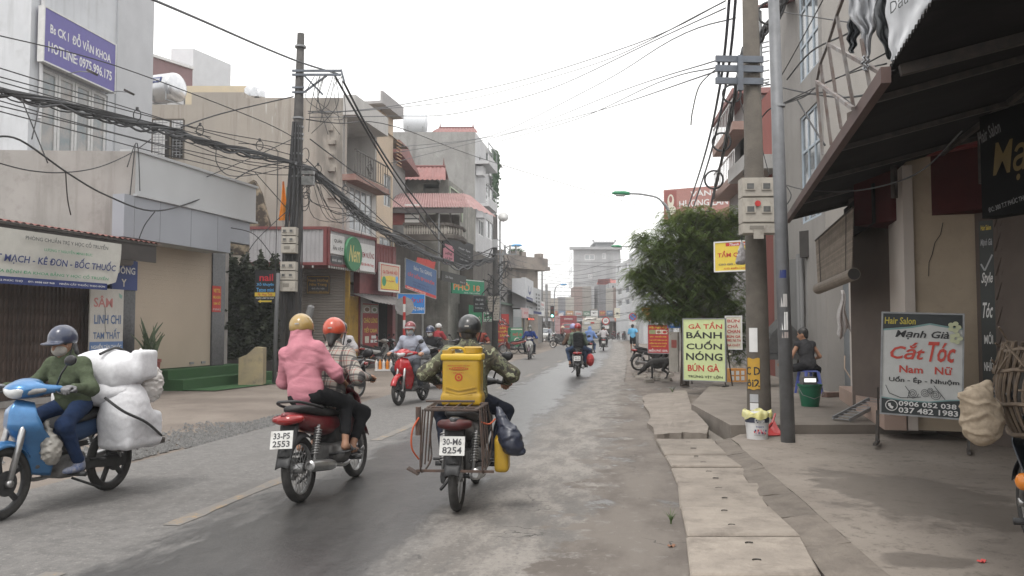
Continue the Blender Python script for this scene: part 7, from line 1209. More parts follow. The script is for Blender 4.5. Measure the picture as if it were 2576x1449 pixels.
 for (px, py, Y, k, lab) in ((1524, 807, 88., 0, 'round red-rimmed speed sign on striped post'), (1592, 797, 84., 1, 'round blue no-parking sign by the crossing'),):
  b = P(px, 860, Y); b.z = 0; z = P(0, py, Y).z; t = thing('road_sign', lab, 'road sign', b); [obj('stripe', MB().cyl((0, 0, z * i / 9), (0, 0, z * (i + 1) / 9), .045, 8), RD if i % 2 else WT, t) for i in range(9)]; D = lambda R, y, m, nm: obj(nm, MB().lathe([(R, 0), (R, .01)], 24, Matrix.Translation((0, y, z)) @ Matrix.Rotation(PI / 2, 4, 'X')), m, t)
  D(.42, -.06, RD, 'rim'); D(.32, -.075, WT if k == 0 else BL, 'face'); (lettering(t, '60', 0, z, .34, .3, BK, -.09) if k == 0 else obj('bar', MB().box((0, -.092, z), (.7, .006, .09), Matrix.Rotation(.78, 3, 'Y')), RD, t)); mb = MB(); mb.b2(-.35, -.07, z - .85, .35, -.05, z - .5); obj('plate', mb, WT, t)
 b = P(1634, 900, 33.); b.z = 0; t = thing('warning_sign', 'orange downward triangle sign behind the red food sign', 'road sign', b); z = P(0, 790, 33.).z; mb = MB(); mb.cyl((0, 0, 0), (0, 0, z), .04, 8); obj('post', mb, STEEL, t); mb = MB(); mb.prism([(-.36, .25), (0, -.3), (.36, .25)], Matrix.Translation((0, -.06, z)), .02); obj('plate', mb, OR, t)
 b = P(1389, 862, 90.); b.z = 0; t = thing('traffic_light', 'traffic light on a pole showing green at the crossing', 'traffic light', b); z = P(0, 785, 90.).z; mb = MB(); mb.cyl((0, 0, 0), (0, 0, z + .9), .06, 8); obj('post', mb, STEEL, t); mb = MB(); mb.b2(-.2, -.3, z - .65, .2, -.05, z + .65); obj('housing', mb, BK, t)
 for i, m in enumerate((mat('lamp_off_red', (.1, .02, .02)), mat('lamp_off_amber', (.1, .07, .02)), mat('lamp_green_lit', (.35, .95, .75), None, 1, .4, emit=2.))): mb = MB(); mb.lathe([(.14, 0), (.14, .02)], 14, Matrix.Translation((0, -.31, z + .42 - i * .42)) @ Matrix.Rotation(PI / 2, 4, 'X')); obj('signal_lens', mb, m, t)
poles()
def cables():
 r = random.Random(31); A, B = 'thick cable bundles', 'thin cables by the left pole'
 bundle([(-60, 208, 15), (0, 224, 15.6), (170, 264, 17), (330, 304, 18.6), (430, 327, 19.5), (530, 358, 20.7), (640, 383, 21.9), (738, 408, 22.7)], .062, 16, 'thickest black cable bundle sagging from the left edge to the pole', 1)
 bundle([(745, 410, 22.7), (800, 438, 24), (870, 502, 26.5), (940, 565, 29), (1010, 603, 33), (1080, 640, 38), (1112, 652, 40)], .09, 18, 'thick black cable bundle running on from the left pole past the shops', 2)
 bundle([(1112, 652, 40), (1160, 668, 43), (1200, 660, 46), (1244, 650, 48.8)], .1, 10, 'cable bundle sagging into the farther pole', 3)
 cable([(745, 400, 22.7), (830, 470, 25), (930, 552, 29), (1015, 590, 33.5), (1110, 640, 40)], .03, 'loose black cable above the bundle past the shops', n=8)
 for i, q in enumerate(((345, 292), (503, 330), (653, 368), (800, 428), (868, 480))):
  p = P(q[0], q[1] - 2, [18.7, 20.4, 22, 24, 26.4][i]); mb = MB(); mb.ring((0, 0, 0), (.5, .9, .1), .13, .012, 24, 6); mb.box((0, 0, .15), (.05, .05, .08)); tag(obj('cable_ring', mb, CABLE, None, True, p), 'round black hanger ring on the thick cable bundle', 'cable ring', 'hanger rings on the left bundle')
 T = [[(-20, 85, 14), (290, 165, 17), (640, 297, 21), (738, 345, 22.8)], [(-20, 165, 14), (340, 277, 18.5), (530, 335, 20.5), (735, 390, 22.8)], [(-20, 188, 14.5), (270, 265, 17.8), (520, 327, 20.5), (735, 365, 22.8)], [(-20, 200, 14.5), (270, 280, 17.8), (530, 345, 20.5)], [(-20, 262, 14.5), (150, 302, 16), (370, 357, 18.6), (640, 432, 22), (735, 440, 22.8)], [(-20, 275, 14.5), (190, 330, 16.5), (420, 390, 19), (640, 440, 22)], [(-20, 248, 14.5), (310, 340, 18), (560, 396, 21), (735, 420, 22.8)],
   [(-20, 345, 13), (50, 352, 13.5), (170, 435, 15), (265, 490, 16.5), (380, 530, 18), (480, 510, 20), (560, 470, 21.5), (640, 425, 22.5), (735, 405, 22.8)], [(-20, 405, 13), (70, 428, 14), (160, 434, 15), (250, 420, 16.5), (330, 385, 18), (380, 350, 19)], [(390, 532, 18), (365, 565, 18), (350, 600, 17.9)],
   [(456, 320, 19.5), (560, 285, 21), (738, 243, 22.8)], [(640, 432, 22), (700, 500, 22.5), (735, 540, 22.8)], [(455, 352, 19.5), (620, 412, 22), (740, 424, 22.8)], [(520, 445, 20.5), (660, 385, 22), (735, 350, 22.8)], [(490, 330, 20), (540, 360, 20.6), (545, 410, 20.6), (580, 442, 21), (660, 436, 22), (735, 415, 22.8)], [(600, 360, 21.5), (690, 372, 22.4), (698, 420, 22.4), (695, 600, 22.4), (692, 720, 22.5)], [(610, 660, 21.5), (640, 610, 22), (690, 560, 22.4), (735, 520, 22.8)], [(581, 573, 21.5), (640, 590, 22), (690, 650, 22.4), (720, 690, 22.6)],
   [(320, 420, 17.5), (345, 360, 18), (352, 480, 17.8)], [(80, 350, 15), (100, 262, 15.5)], [(55, 250, 15), (75, 300, 15), (120, 410, 15)], [(165, 430, 15), (170, 500, 15.6), (178, 540, 16)], [(340, 365, 18), (320, 560, 18)]]
 for i, t in enumerate(T): cable(t, .012 + .006 * (i in (7, 10)), 'thin black cable strung towards the left concrete pole', B, seg=5)
 U = [[(770, 400, 22.9), (830, 455, 24.5), (900, 500, 27), (985, 578, 31)], [(780, 350, 23), (900, 440, 27), (985, 500, 31), (1100, 590, 38)], [(770, 300, 23), (850, 310, 25), (1000, 320, 32), (1247, 410, 52), (1640, 527, 80)], [(775, 280, 23), (950, 275, 30), (1200, 245, 45), (1500, 160, 35), (1820, 5, 15)], [(775, 285, 23), (1000, 265, 30), (1300, 205, 35), (1600, 110, 24), (1825, 2, 15)], [(780, 295, 23), (980, 292, 30), (1150, 285, 36), (1380, 225, 34), (1640, 105, 22), (1825, 20, 15)], [(1240, 360, 52), (1450, 300, 40), (1650, 210, 24), (1800, 170, 15)], [(1000, 370, 36), (1240, 340, 48), (1500, 215, 34), (1690, 100, 20), (1850, 45, 14.6)], [(990, 385, 36), (1300, 330, 50), (1560, 230, 30), (1810, 150, 14.6)], [(985, 410, 34), (1247, 345, 48), (1500, 280, 36), (1800, 180, 14.6)]]
 for i, t in enumerate(U): cable(t, .015 + .003 * (i < 3), 'thin grey cable crossing the white sky over the road', 'thin cables across the sky', CABG if i > 2 else CABLE, seg=5)
 cable([(340, -20, 14), (500, 48, 17), (660, 118, 20.5), (760, 158, 22.6), (850, 186, 22.9)], .026, 'grey twisted cable from the top edge to the left bracket', m=CABG, seg=7)
 for i, t in enumerate(([(864, 205, 22.9), (930, 330, 26), (1000, 440, 31), (1060, 520, 36), (1130, 610, 41), (1180, 645, 45), (1243, 622, 48.8)], [(842, 190, 22.9), (905, 300, 25), (970, 410, 29), (1050, 530, 35), (1120, 620, 41), (1190, 655, 45), (1243, 640, 48.8)])): cable(t, .032, 'twisted black feeder cable dropping from the left bracket towards the farther pole', 'twin feeder cables from the left bracket', seg=7, n=8)
 for i in range(11):
  x0 = r.uniform(790, 862); cable([(x0, 192, 22.8), (x0 + r.uniform(-25, 10), 250 + r.uniform(-30, 40), 22.8), (r.uniform(762, 860), r.uniform(280, 350), 22.8)], .011, 'short looping drop wire under the left steel bracket', 'drop wires under the bracket', seg=4)
 for i in range(12):
  x = r.uniform(775, 800); cable([(x, 430, 22.8), (x + r.uniform(0, 90), r.uniform(500, 560), 24), (x + r.uniform(90, 150), r.uniform(530, 560), 26), (r.uniform(890, 985), r.uniform(520, 600), 29)], .01, 'sagging thin wire draped between the left pole and shop fascia', 'draped wires over the snack shop', seg=4)
 for i in range(18):
  y0 = 655 + i * 9.5; cable([(1364, y0, 88), (1450, y0 + r.uniform(0, 10), 92), (1560, y0 + r.uniform(-22, 14), 92), (1660, y0 + r.uniform(-45, 0), 86)], .022, 'thin dark wire in the web over the far crossing', 'web of wires over the crossing', seg=4)
 for i in range(8): cable([(1250, 600 + i * 16, 49), (1300, 640 + i * 14, 64), (1364, 655 + i * 12, 88)], .02, 'wire from the farther pole to the thin steel pole', 'wires beyond the farther pole', seg=4)
 for i, t in enumerate(([(1836, -20, 13), (1812, 210, 15.5), (1770, 400, 24), (1722, 548, 40)], [(1852, -20, 13), (1828, 200, 15.5), (1784, 400, 24), (1737, 542, 40)])): cable(t, .026, 'thick twisted cable falling from the top edge into the tree', 'twin twisted cables above the tree', mat('cable_blue', (.06, .065, .085), (.1, .105, .13), 8, .6), seg=7, n=8)
 bundle([(1870, 120, 14.3), (1848, 235, 15), (1832, 320, 18), (1806, 440, 26), (1784, 535, 40)], .05, 9, 'dark cable bundle with hanger rings dropping behind the tree', 4)
 for q in ((1841, 236, 15.2), (1815, 357, 20.5), (1796, 452, 27)): p = P(*q); mb = MB(); mb.ring((0, 0, 0), (.15, 1, .1), .011 * q[2], .0012 * q[2], 24, 6); tag(obj('cable_ring', mb, CABLE, None, True, p), 'round hanger ring on the cable bundle above the tree', 'cable ring', 'hanger rings on the right bundle')
 bundle([(1985, -20, 12.5), (1935, 60, 13.6), (1905, 110, 14.2), (1895, 160, 14.3)], .07, 10, 'thick cable bundle reaching the right concrete pole from above', 5); 
 p = P(1936, 33, 13.4); mb = MB(); mb.ring((0, 0, 0), (.2, 1, 0), .19, .02, 24, 6); tag(obj('cable_coil', mb, CABLE, None, True, p), 'coil of black cable high beside the right concrete pole', 'cable coil')
 R_ = [[(1905, 100, 14.4), (1880, 140, 14.3), (1860, 230, 14.3), (1880, 330, 14.2), (1870, 440, 14)], [(1925, 210, 14.4), (2010, 230, 12), (2110, 245, 9.5), (2200, 235, 7.5)], [(1960, 265, 13), (2020, 245, 11.5), (2060, 215, 10), (2150, 180, 8), (2230, 160, 6.8)], [(1965, 262, 13), (2040, 225, 11), (2120, 190, 9), (2235, 130, 6.8)], [(1913, 300, 14.2), (1935, 275, 13.6), (1968, 262, 13), (2030, 238, 11.5), (2100, 235, 9.8), (2150, 270, 8.8)], [(1912, 300, 14.2), (1915, 360, 14.1), (1935, 440, 13.9)], [(1905, 310, 14.2), (1900, 380, 14.1), (1878, 446, 13.9)], [(2005, 250, 12), (2040, 310, 10.5), (2075, 365, 9.2)], [(1920, 445, 13.8), (1960, 460, 13), (2030, 478, 11.5), (2150, 480, 9.5), (2300, 440, 7.6), (2420, 330, 6.4)], [(1965, 30, 13), (2060, 45, 10.5), (2160, 60, 8)], [(1980, 200, 12.6), (2040, 130, 11), (2140, 80, 8.5), (2230, 20, 6.5)], [(1965, 450, 13), (1990, 490, 12.5), (1975, 520, 12.5)], [(2070, 0, 10), (2000, 130, 12), (1960, 200, 13)], [(1800, 175, 14.3), (1760, 215, 14), (1742, 280, 13.8), (1738, 315, 13.8)]]
 for i, t in enumerate(R_): cable(t, .008 + .004 * (i % 3 == 1), 'thin wire strung around the right concrete pole and canopy', 'wires around the right pole', seg=5)
 p = P(1866, 640, 14.2); t = thing('hanging_bag', 'small clear plastic bag of rubbish hanging from the meter box wires', 'bag', p); mb = sdf_mb(wrinkle(su(.05, cap((0, 0, .22), (0, 0, .05), .02, .07), ell((0, 0, -.08), (.1, .08, .1)), cap((-.09, 0, -.15), (.1, 0, -.13), .02)), .008, 30), (-.2, -.2, -.3), (.2, .2, .3), .02); obj('bag', mb, mat('bag_grey', (.2, .19, .19), (.4, .38, .38), 14, .3), t, True); mb = MB(); mb.tube([(0, 0, .2), (.02, 0, .5), (.1, 0, .75)], .008, 5); obj('string', mb, CABLE, t)
cables()
# ------------------------------------------------------------------ motorbikes (local x forward, y left, z up)
TYRE = mat('tyre_rubber', (.025, .024, .023), (.05, .047, .044), 12, .85); CHROME = mat('dull_chrome', (.42, .42, .42), (.3, .295, .29), 9, .3, metal=.8); ALU = mat('engine_alu', (.19, .185, .18), (.1, .097, .094), 9, .55, metal=.4)
BLKP = mat('black_plastic', (.022, .022, .023), (.04, .04, .041), 9, .55); SEATM = mat('seat_vinyl', (.02, .02, .021), (.035, .034, .034), 20, .6); LENSW = mat('lamp_glass', (.62, .63, .64), (.45, .46, .47), 14, .08, spec=.8); LENSR = mat('tail_lens', (.3, .02, .02), (.2, .015, .015), 9, .15, coat=.6); LENSO = mat('signal_lens', (.6, .2, .03), None, 3, .15); PLATEM = mat('plate_white', (.62, .62, .6), (.55, .55, .53), 9, .5, dirt=((.3, .27, .24), .4, 9)); MIRR = mat('mirror_back', (.018, .018, .02), None, 3, .35); BKIN = flat('plate_ink', (.06, .06, .065))
BM = {}
def bike_meshes():
 R, rx, fx = .285, -.61, .62
 for key, cast in (('wheel_wire', 0), ('wheel_cast', 1)):
  mb = MB(); mb.ring((0, 0, 0), (0, 1, 0), .222, .016, 40, 8, sq=1.4); mb.cyl((0, -.05, 0), (0, .05, 0), .045, 14); mb.cyl((0, .05, 0), (0, .058, 0), .1, 20)
  if cast:
   for i in range(5): a = i * 2 * PI / 5; mb.bar((.03 * math.cos(a), 0, .03 * math.sin(a)), (.22 * math.cos(a + .15), 0, .22 * math.sin(a + .15)), .03, .035)
  else:
   for i in range(28): a = i * 2 * PI / 28; b = a + (.5 if i % 2 else -.5); y = .03 * (1 if i % 4 < 2 else -1); mb.bar((.04 * math.cos(b), y, .04 * math.sin(b)), (.22 * math.cos(a), 0, .22 * math.sin(a)), .0045)
  BM[key] = mb.mesh(key, 'auto')
 mb = MB(); mb.ring((0, 0, 0), (0, 1, 0), .249, .037, 44, 12, sq=1.05); BM['tyre'] = mb.mesh('tyre', True)
 def fender(u, v, x0=fx, a0=-.35, a1=2.15, Rr=.325, w=.062): a = a0 + (a1 - a0) * u; s = 2 * v - 1; rr = Rr - .045 * s * s; return (x0 + rr * math.cos(a), s * w * (1 - .25 * abs(u - .5)), R + rr * math.sin(a))
 mb = MB(); mb.grid(lambda u, v: fender(u, v, a0=.35, a1=2.5), 18, 8, .006); BM['front_fender'] = mb.mesh('f', True)
 def shield(u, v):
  s = 2 * u - 1; z = .93 - .62 * v; w = float(np.interp(v, [0, .1, .3, .55, .8, 1], [.1, .15, .195, .185, .14, .09])); xc = float(np.interp(v, [0, .12, .35, .6, 1], [.47, .535, .55, .455, .34])); bk = float(np.interp(v, [0, .3, .6, 1], [.06, .13, .2, .13]))
  return (xc - bk * abs(s) ** 1.5 + .02 * max(0, 1 - abs(s) * 3) * (v < .5), s * w, z - .03 * abs(s))
 mb = MB(); mb.grid(lambda u, v: shield(u, v), 20, 20, -.012); BM['leg_shield'] = mb.mesh('s', True)
 f = su(.05, ell((.43, 0, 1.0), (.13, .14, .075)), cap((.38, -.1, 1.0), (.29, -.23, 1.005), .05, .028), cap((.38, .1, 1.0), (.29, .23, 1.005), .05, .028), ell((.36, 0, 1.04), (.1, .1, .05))); BM['handlebar_cowl'] = sdf_mb(f, (.2, -.28, .88), (.6, .28, 1.12), .014).mesh('h', True)
 BM['headlight'] = sdf_mb(su(.03, ell((.505, 0, .985), (.06, .085, .052)), ell((.505, .05, 1.0), (.04, .05, .022)), ell((.505, -.05, 1.0), (.04, .05, .022))), (.4, -.15, .9), (.6, .15, 1.08), .011).mesh('l', True)
 for s, k in ((1, 'L'), (-1, 'R')):
  BM['signal' + k] = sdf_mb(cap((.475, s * .105, .985), (.41, s * .19, 1.0), .027, .018), (.35, -.25, .9), (.55, .25, 1.08), .012).mesh('g', True)
  mb = MB(); mb.tube([(.3, s * .2, 1.02), (.29, s * .24, 1.13), (.3, s * .3, 1.2)], .008, 6); f = ell((.3, s * .33, 1.235), (.02, .062, .045), np.array(Matrix.Rotation(.25 * s, 3, 'X'))); sdf_mb(f, (.2, min(s * .2, s * .45), 1.1), (.4, max(s * .2, s * .45), 1.35), .012, mb); BM['mirror' + k] = mb.mesh('m', True)
 mb = MB(); mb.tube(spline([(.27, -.35, .985), (.3, -.2, 1.0), (.36, 0, .98), (.3, .2, 1.0), (.27, .35, .985)], 5), .012, 8)
 for s in (-1, 1): mb.cyl((.285, s * .24, .995), (.268, s * .365, .985), .019, 10); mb.tube([(.31, s * .2, .99), (.36, s * .28, .97), (.35, s * .37, .965)], .006, 5)
 BM['handlebar'] = mb.mesh('b', True)
 mb = MB(); [mb.tube([(fx, s * .075, R), (fx - .1, s * .075, .6), (fx - .17, s * .06, .85)], [.024, .027, .027], 10) for s in (-1, 1)]; [mb.cyl((fx, s * .05, R), (fx, s * .1, R), .028, 10) for s in (-1, 1)]; BM['fork'] = mb.mesh('k', True)
 f = su(.06, cap((.38, 0, .72), (.2, 0, .55), .06, .07), cap((.2, 0, .55), (-.1, 0, .56), .07, .08), rbox((.06, 0, .5), (.12, .1, .08), .03)); BM['frame_cover'] = sdf_mb(f, (-.25, -.2, .35), (.5, .2, .85), .02).mesh('c', True)
 f = su(.03, cap((.02, 0, .36), (.26, 0, .40), .085, .075), rbox((-.03, 0, .33), (.15, .12, .1), .04), cap((.0, -.13, .33), (0, .13, .33), .09), rbox((.27, 0, .41), (.06, .07, .06), .01)); BM['engine'] = sdf_mb(f, (-.25, -.2, .2), (.4, .2, .5), .017).mesh('e', True)
 mb = MB(); mb.loft([((.22, 0, .6), .04, .05), ((.08, 0, .62), .1, .1), ((-.15, 0, .645), .125, .1), ((-.4, 0, .69), .125, .085), ((-.62, 0, .745), .1, .07), ((-.78, 0, .79), .055, .045), ((-.84, 0, .81), .02, .02)], 22); BM['tail_fairing'] = mb.mesh('t', True)
 mb = MB(); mb.loft([((.2, 0, .67), .05, .02), ((.1, 0, .72), .1, .035), ((-.1, 0, .745), .135, .045), ((-.3, 0, .77), .135, .05), ((-.42, 0, .8), .125, .05), ((-.62, 0, .835), .105, .04), ((-.7, 0, .845), .06, .02)], 22); BM['seat'] = mb.mesh('q', True)
 BM['tail_light'] = sdf_mb(su(.03, ell((-.8, 0, .775), (.07, .11, .05)), ell((-.76, .1, .775), (.06, .045, .035)), ell((-.76, -.1, .775), (.06, .045, .035))), (-.92, -.2, .65), (-.6, .2, .9), .013).mesh('r', True)
 mb = MB(); mb.grid(lambda u, v: (-.74 - .14 * v - .05 * v * v, (u - .5) * (.17 - .05 * v), .72 - .36 * v + .02 * (1 - (2 * u - 1) ** 2)), 6, 8, .008); mb.grid(lambda u, v: fender(u, v, rx, 1.0, 2.6, .34, .07), 10, 6, .006); BM['rear_fender'] = mb.mesh('w', True)
 mb = MB(); [mb.bar((-.05, s * .1, .31), (rx, s * .1, R), .03, .045) for s in (-1, 1)]; mb.cyl((rx, -.12, R), (rx, .12, R), .018, 8); mb.loft([((.02, .11, .33), .02, .06), ((-.3, .115, .31), .025, .045), ((rx - .05, .115, R), .02, .06)][::-1], 10); BM['swingarm'] = mb.mesh('a', 'auto')
 for s, k in ((1, 'L'), (-1, 'R')):
  mb = MB(); a, b = V(-.46, s * .135, .64), V(rx + .02, s * .125, R + .03); mb.cyl(a, b, .014, 8); d = (b - a); n = 90; u = d.orthogonal().normalized(); w = d.normalized().cross(u); mb.tube([a + d * (.08 + .7 * i / n) + (u * math.cos(i * .75) + w * math.sin(i * .75)) * .03 for i in range(n)], .007, 5); BM['shock' + k] = mb.mesh('z', True)
 mb = MB(); mb.tube(spline([(.24, -.05, .34), (.2, -.12, .24), (0, -.15, .22), (-.2, -.155, .25)], 5), .018, 8); mb.lathe([(.02, 0), (.04, .05), (.05, .12), (.052, .4), (.046, .52), (.03, .53), (.028, .49)], 16, Matrix.Translation((-.22, -.16, .255)) @ Matrix.Rotation(-PI / 2 + .13, 4, 'Y')); BM['exhaust'] = mb.mesh('x', 'auto')
 mb = MB(); mb.bar((.06, -.28, .27), (.06, .28, .27), .022); [mb.cyl((.06, s * .19, .275), (.06, s * .3, .275), .022, 8) for s in (-1, 1)]; [mb.tube([(-.2, s * .1, .34), (-.22, s * .22, .36), (-.22, s * .27, .36)], .013, 6) for s in (-1, 1)]; mb.bar((-.02, .1, .22), (-.25, .2, .1), .02); BM['foot_pegs'] = mb.mesh('p', True)
 mb = MB(); mb.tube(spline([(-.35, .13, .78), (-.6, .14, .83), (-.76, .09, .87), (-.78, 0, .875), (-.76, -.09, .87), (-.6, -.14, .83), (-.35, -.13, .78)], 5), .013, 7); BM['grab_rail'] = mb.mesh('g', True)
 mb = MB(); mb.box((0, 0, 0), (.004, .2, .15)); BM['plate'] = mb.mesh('pl')
def bike(label, loc, head, col, plate=None, cast=False, cat='motorbike', lean=0., side=None, tail=None, mirrors=True, noseat=False, group=None, name='motorbike', rail=True, seatm=None, shieldm=None):
 if not BM: bike_meshes()
 t = thing(name, label, cat, (loc[0], loc[1], 0), math.atan2(head[1], head[0]), group); t.rotation_euler[0] = lean
 def p(n, key, m, par=t, **k): return obj(n, BM[key], m, par, **k)
 for x in (-.61, .62):
  w = p('wheel', 'wheel_cast' if cast else 'wheel_wire', BLKP if cast else CHROME, loc=(x, 0, .285)); p('tyre', 'tyre', TYRE, w)
 p('front_fender', 'front_fender', col); p('leg_shield', 'leg_shield', shieldm or col); c = p('handlebar_cowl', 'handlebar_cowl', col); p('headlight', 'headlight', LENSW, c); [p('signal_lens', 'signal' + k, mat('signal_clear', (.3, .29, .28), (.2, .2, .2), 14, .12), c) for k in 'LR']
 p('handlebar', 'handlebar', BLKP); [p('mirror', 'mirror' + k, MIRR) for k in ('LR' if mirrors is True else mirrors or '')]; p('fork', 'fork', CHROME); p('frame_cover', 'frame_cover', BLKP); p('engine', 'engine', ALU); p('tail_fairing', 'tail_fairing', side or col, loc=(0, 0, -.03), rot=(0, -.02, 0)); p('seat', 'seat', seatm or SEATM, loc=(0, 0, -.025), rot=(0, -.02, 0))
 p('tail_light', 'tail_light', tail or LENSR, loc=(0, 0, -.05)); p('rear_fender', 'rear_fender', BLKP, loc=(0, 0, -.03)); p('swingarm', 'swingarm', BLKP); [p('shock_absorber', 'shock' + k, CHROME) for k in 'LR']; p('exhaust', 'exhaust', CHROME); p('foot_pegs', 'foot_pegs', BLKP)
 if rail: p('grab_rail', 'grab_rail', BLKP)
 if plate:
  q = p('plate', 'plate', PLATEM, loc=(-.9, 0, .57), rot=(0, .28, 0))
  for s, z, w in ((plate[0], .032, .15), (plate[1], -.034, .155)):
   a, f, lo, hi = text_mesh(s, .02); a = (a - (lo + hi) / 2) / (hi - lo); mb = MB(); mb.add([(-.004, -float(v[0]) * w, z + float(v[1]) * .052) for v in a], f); obj('lettering', mb, BKIN, q)
 return t
# ------------------------------------------------------------------ people
SKIN = mat('skin_tan', (.36, .2, .13), (.32, .175, .115), 9, .55, spec=.35); HAIR = mat('black_hair', (.012, .011, .011), (.025, .022, .02), 30, .5)
def ik(a, b, l1, l2, hint):
 a, b, hint = V(*a), V(*b), V(*hint); d = b - a; D = min(d.length, (l1 + l2) * .999); u = d.normalized(); x = (l1 * l1 - l2 * l2 + D * D) / (2 * D); h = math.sqrt(max(l1 * l1 - x * x, 0)); n = hint - u * hint.dot(u); n.normalize(); return a + u * x + n * h
def person(label, loc, rz, hip, chest, look, hands, feet, top, trou, shoe=None, s=1., sex='m', helmet=None, sleeve='long', mask=None, hood=False, hair=False, knee=None, elbow=None, short=False, res=.016, skinm=None, barefoot=False, glasses=False, visor=False, bag=None, collar=False, cap_style=False, straw=False, glove=None, lean=0., up=None, bulk=1.09):
 """hip, chest (neck base), hands, feet in local metres; look = facing direction of the head"""
 t = thing('person', label, 'person', loc, rz); t.rotation_euler[0] = lean; H, N, lk = V(*hip), V(*chest), V(*look).normalized(); U = (N - H).normalized(); sk = skinm or SKIN
 Rv = V(*(up or (0, 1, 0))); Rv = (Rv - U * Rv.dot(U)).normalized(); Fv = Rv.cross(U) ; sw = (.175 if sex == 'm' else .155) * s; B = np.array([list(Fv), list(Rv), list(U)]).T
 sh = [N - U * .055 * s + Rv * sw * k for k in (1, -1)]; hj = [H + Rv * .085 * s * k for k in (1, -1)]; hd = [V(*h) for h in hands]; ft = [V(*f) for f in feet]; an = [f + V(0, 0, .07) for f in ft]
 eb = [ik(sh[i], hd[i], .285 * s, .26 * s, (elbow[i] if elbow else (-.35, (.5, -.5)[i], -.8))) for i in (0, 1)]; kn = [ik(hj[i], an[i], .43 * s, .41 * s, (knee[i] if knee else (1, (.25, -.25)[i], .35))) for i in (0, 1)]
 hc = N + U * .04 * s + V(0, 0, .112 * s) + lk * .03; bk = bulk; side = V(0, 0, 1).cross(lk).normalized(); hu = lk.cross(side).normalized(); HB = np.array([list(lk), list(side), list(hu)]).T
 pr = [ell(hc + hu * .025, (.098 * s, .078 * s, .112 * s), HB), ell(hc + lk * .03 - hu * .05, (.068 * s, .058 * s, .07 * s), HB), cap(hc + lk * .095 * s - hu * .01, hc + lk * .11 * s - hu * .035, .012, .017), ell(hc + side * .08 * s - hu * .01, (.02, .012, .03), HB), ell(hc - side * .08 * s - hu * .01, (.02, .012, .03), HB), cap(hc - hu * .06, N - U * .03, .052 * s, .06 * s), ell((H + N) / 2 + U * .09 * s, (.09 * s, .13 * s, .18 * s), B), ell(H, (.1 * s, .13 * s, .12 * s), B)]
 for i in (0, 1):
  w = hd[i]; d = (w - eb[i]).normalized(); pr += [cap(sh[i], eb[i], .045 * s, .036 * s), cap(eb[i], w, .036 * s, .025 * s), cap(hj[i], kn[i], .07 * s, .05 * s), cap(kn[i], an[i], .05 * s, .033 * s), cap(an[i] - V(.02, 0, .03), an[i] + V(.1, 0, -.045), .033, .026)]
 allp = [hc, N, H] + sh + eb + hd + kn + ft; lo = [min(p[k] for p in allp) - .2 for k in range(3)]; hi = [max(p[k] for p in allp) + .2 for k in range(3)]
 mb = sdf_mb(su(.03, *pr), lo, hi, res)
 if res < .02:
  for i in (0, 1):
   w = hd[i]; d = (w - eb[i]).normalized(); pn = V(0, 0, -1); pn = (pn - d * pn.dot(d)).normalized(); sd = d.cross(pn) * (1 if i == 0 else -1); fs = [ell(w + d * .045, (.045, .042, .02), np.array([list(d), list(sd), list(pn)]).T)]
   for k in range(4):
    b0 = w + d * .08 + sd * (.03 - .02 * k); L = (.036, .042, .04, .03)[k]; k1 = b0 + d * L * .75 + pn * L * .6; k2 = k1 - d * L * .2 + pn * L * .8; fs += [cap(b0, k1, .0105, .0095), cap(k1, k2, .0095, .008)]
   fs += [cap(w + d * .025 + sd * .035, w + d * .06 + sd * .055 + pn * .02, .012, .01), cap(w + d * .06 + sd * .055 + pn * .02, w + d * .085 + sd * .035 + pn * .035, .01, .008)]
   hm = MB(); sdf_mb(su(.008, *fs), tuple(w - V(.13, .13, .13)), tuple(w + V(.17, .17, .13)), .0065, hm); (obj('glove', hm, glove, t, True) if glove else mb.add(hm.v, hm.f))
 obj('body', mb, sk, t, True)
 el = .0 if sleeve == 'long' else .35; s0 = s; s = s * bk; g = [ell(H + U * .05 * s, (.12 * s, .158 * s, .17 * s), B), ell((H * .45 + N * .55), (.118 * s, .152 * s, .2 * s), B), cap(sh[0] + U * .005, sh[1] + U * .005, .064 * s), ell(N - U * .13 * s + Fv * .01, (.112 * s, .16 * s, .13 * s), B), cap(N - U * .05, N + U * (.06 if collar or hood else .0) * s, .08 * s, .066 * s)]
 if sex == 'f': g.append(ell(N - U * .19 * s + Fv * .06 * s, (.085 * s, .13 * s, .075 * s), B))
 for i in (0, 1):
  if sleeve == 'none': continue
  g.append(cap(sh[i], eb[i], .064 * s, .055 * s) if sleeve == 'long' else cap(sh[i], sh[i].lerp(eb[i], .75), .066 * s, .066 * s))
  if sleeve == 'long': g.append(cap(eb[i], eb[i].lerp(hd[i], .97), .054 * s, .036 * s))
 if hood: g += [ell(hc + hu * .01, (.118 * s0, .095 * s0, .125 * s0), HB), cap(hc - hu * .06 - lk * .01, N - U * .04 - Fv * .02, .09 * s, .115 * s)]
 f = wrinkle(su(.045, *g), .0042 * s, 19 / s, 1.3 + len(label), along=tuple(U + Fv * .3)); 
 if hood and not helmet: f = minus(f, ell(hc + lk * .09, (.07, .062, .09), HB))
 f = cut(f, half(H - U * .12 * s, -U)); s = s0; obj('top', sdf_mb(f, lo, hi, res * .85), top, t, True)
 g = [ell(H - U * .0, (.112 * s, .15 * s, .125 * s), B)]
 for i in (0, 1):
  g.append(cap(hj[i], kn[i] if not short else hj[i].lerp(kn[i], .8), .09 * s, .068 * s if not short else .085 * s))
  if not short: g.append(cap(kn[i], kn[i].lerp(an[i], .92 if not barefoot else .72), .068 * s, .05 * s if sex == 'f' else .058 * s))
 f = wrinkle(su(.05, *g), .0035 * s, 22 / s, .4); obj('trousers' if not short else 'shorts', sdf_mb(f, lo, hi, res), trou, t, True)
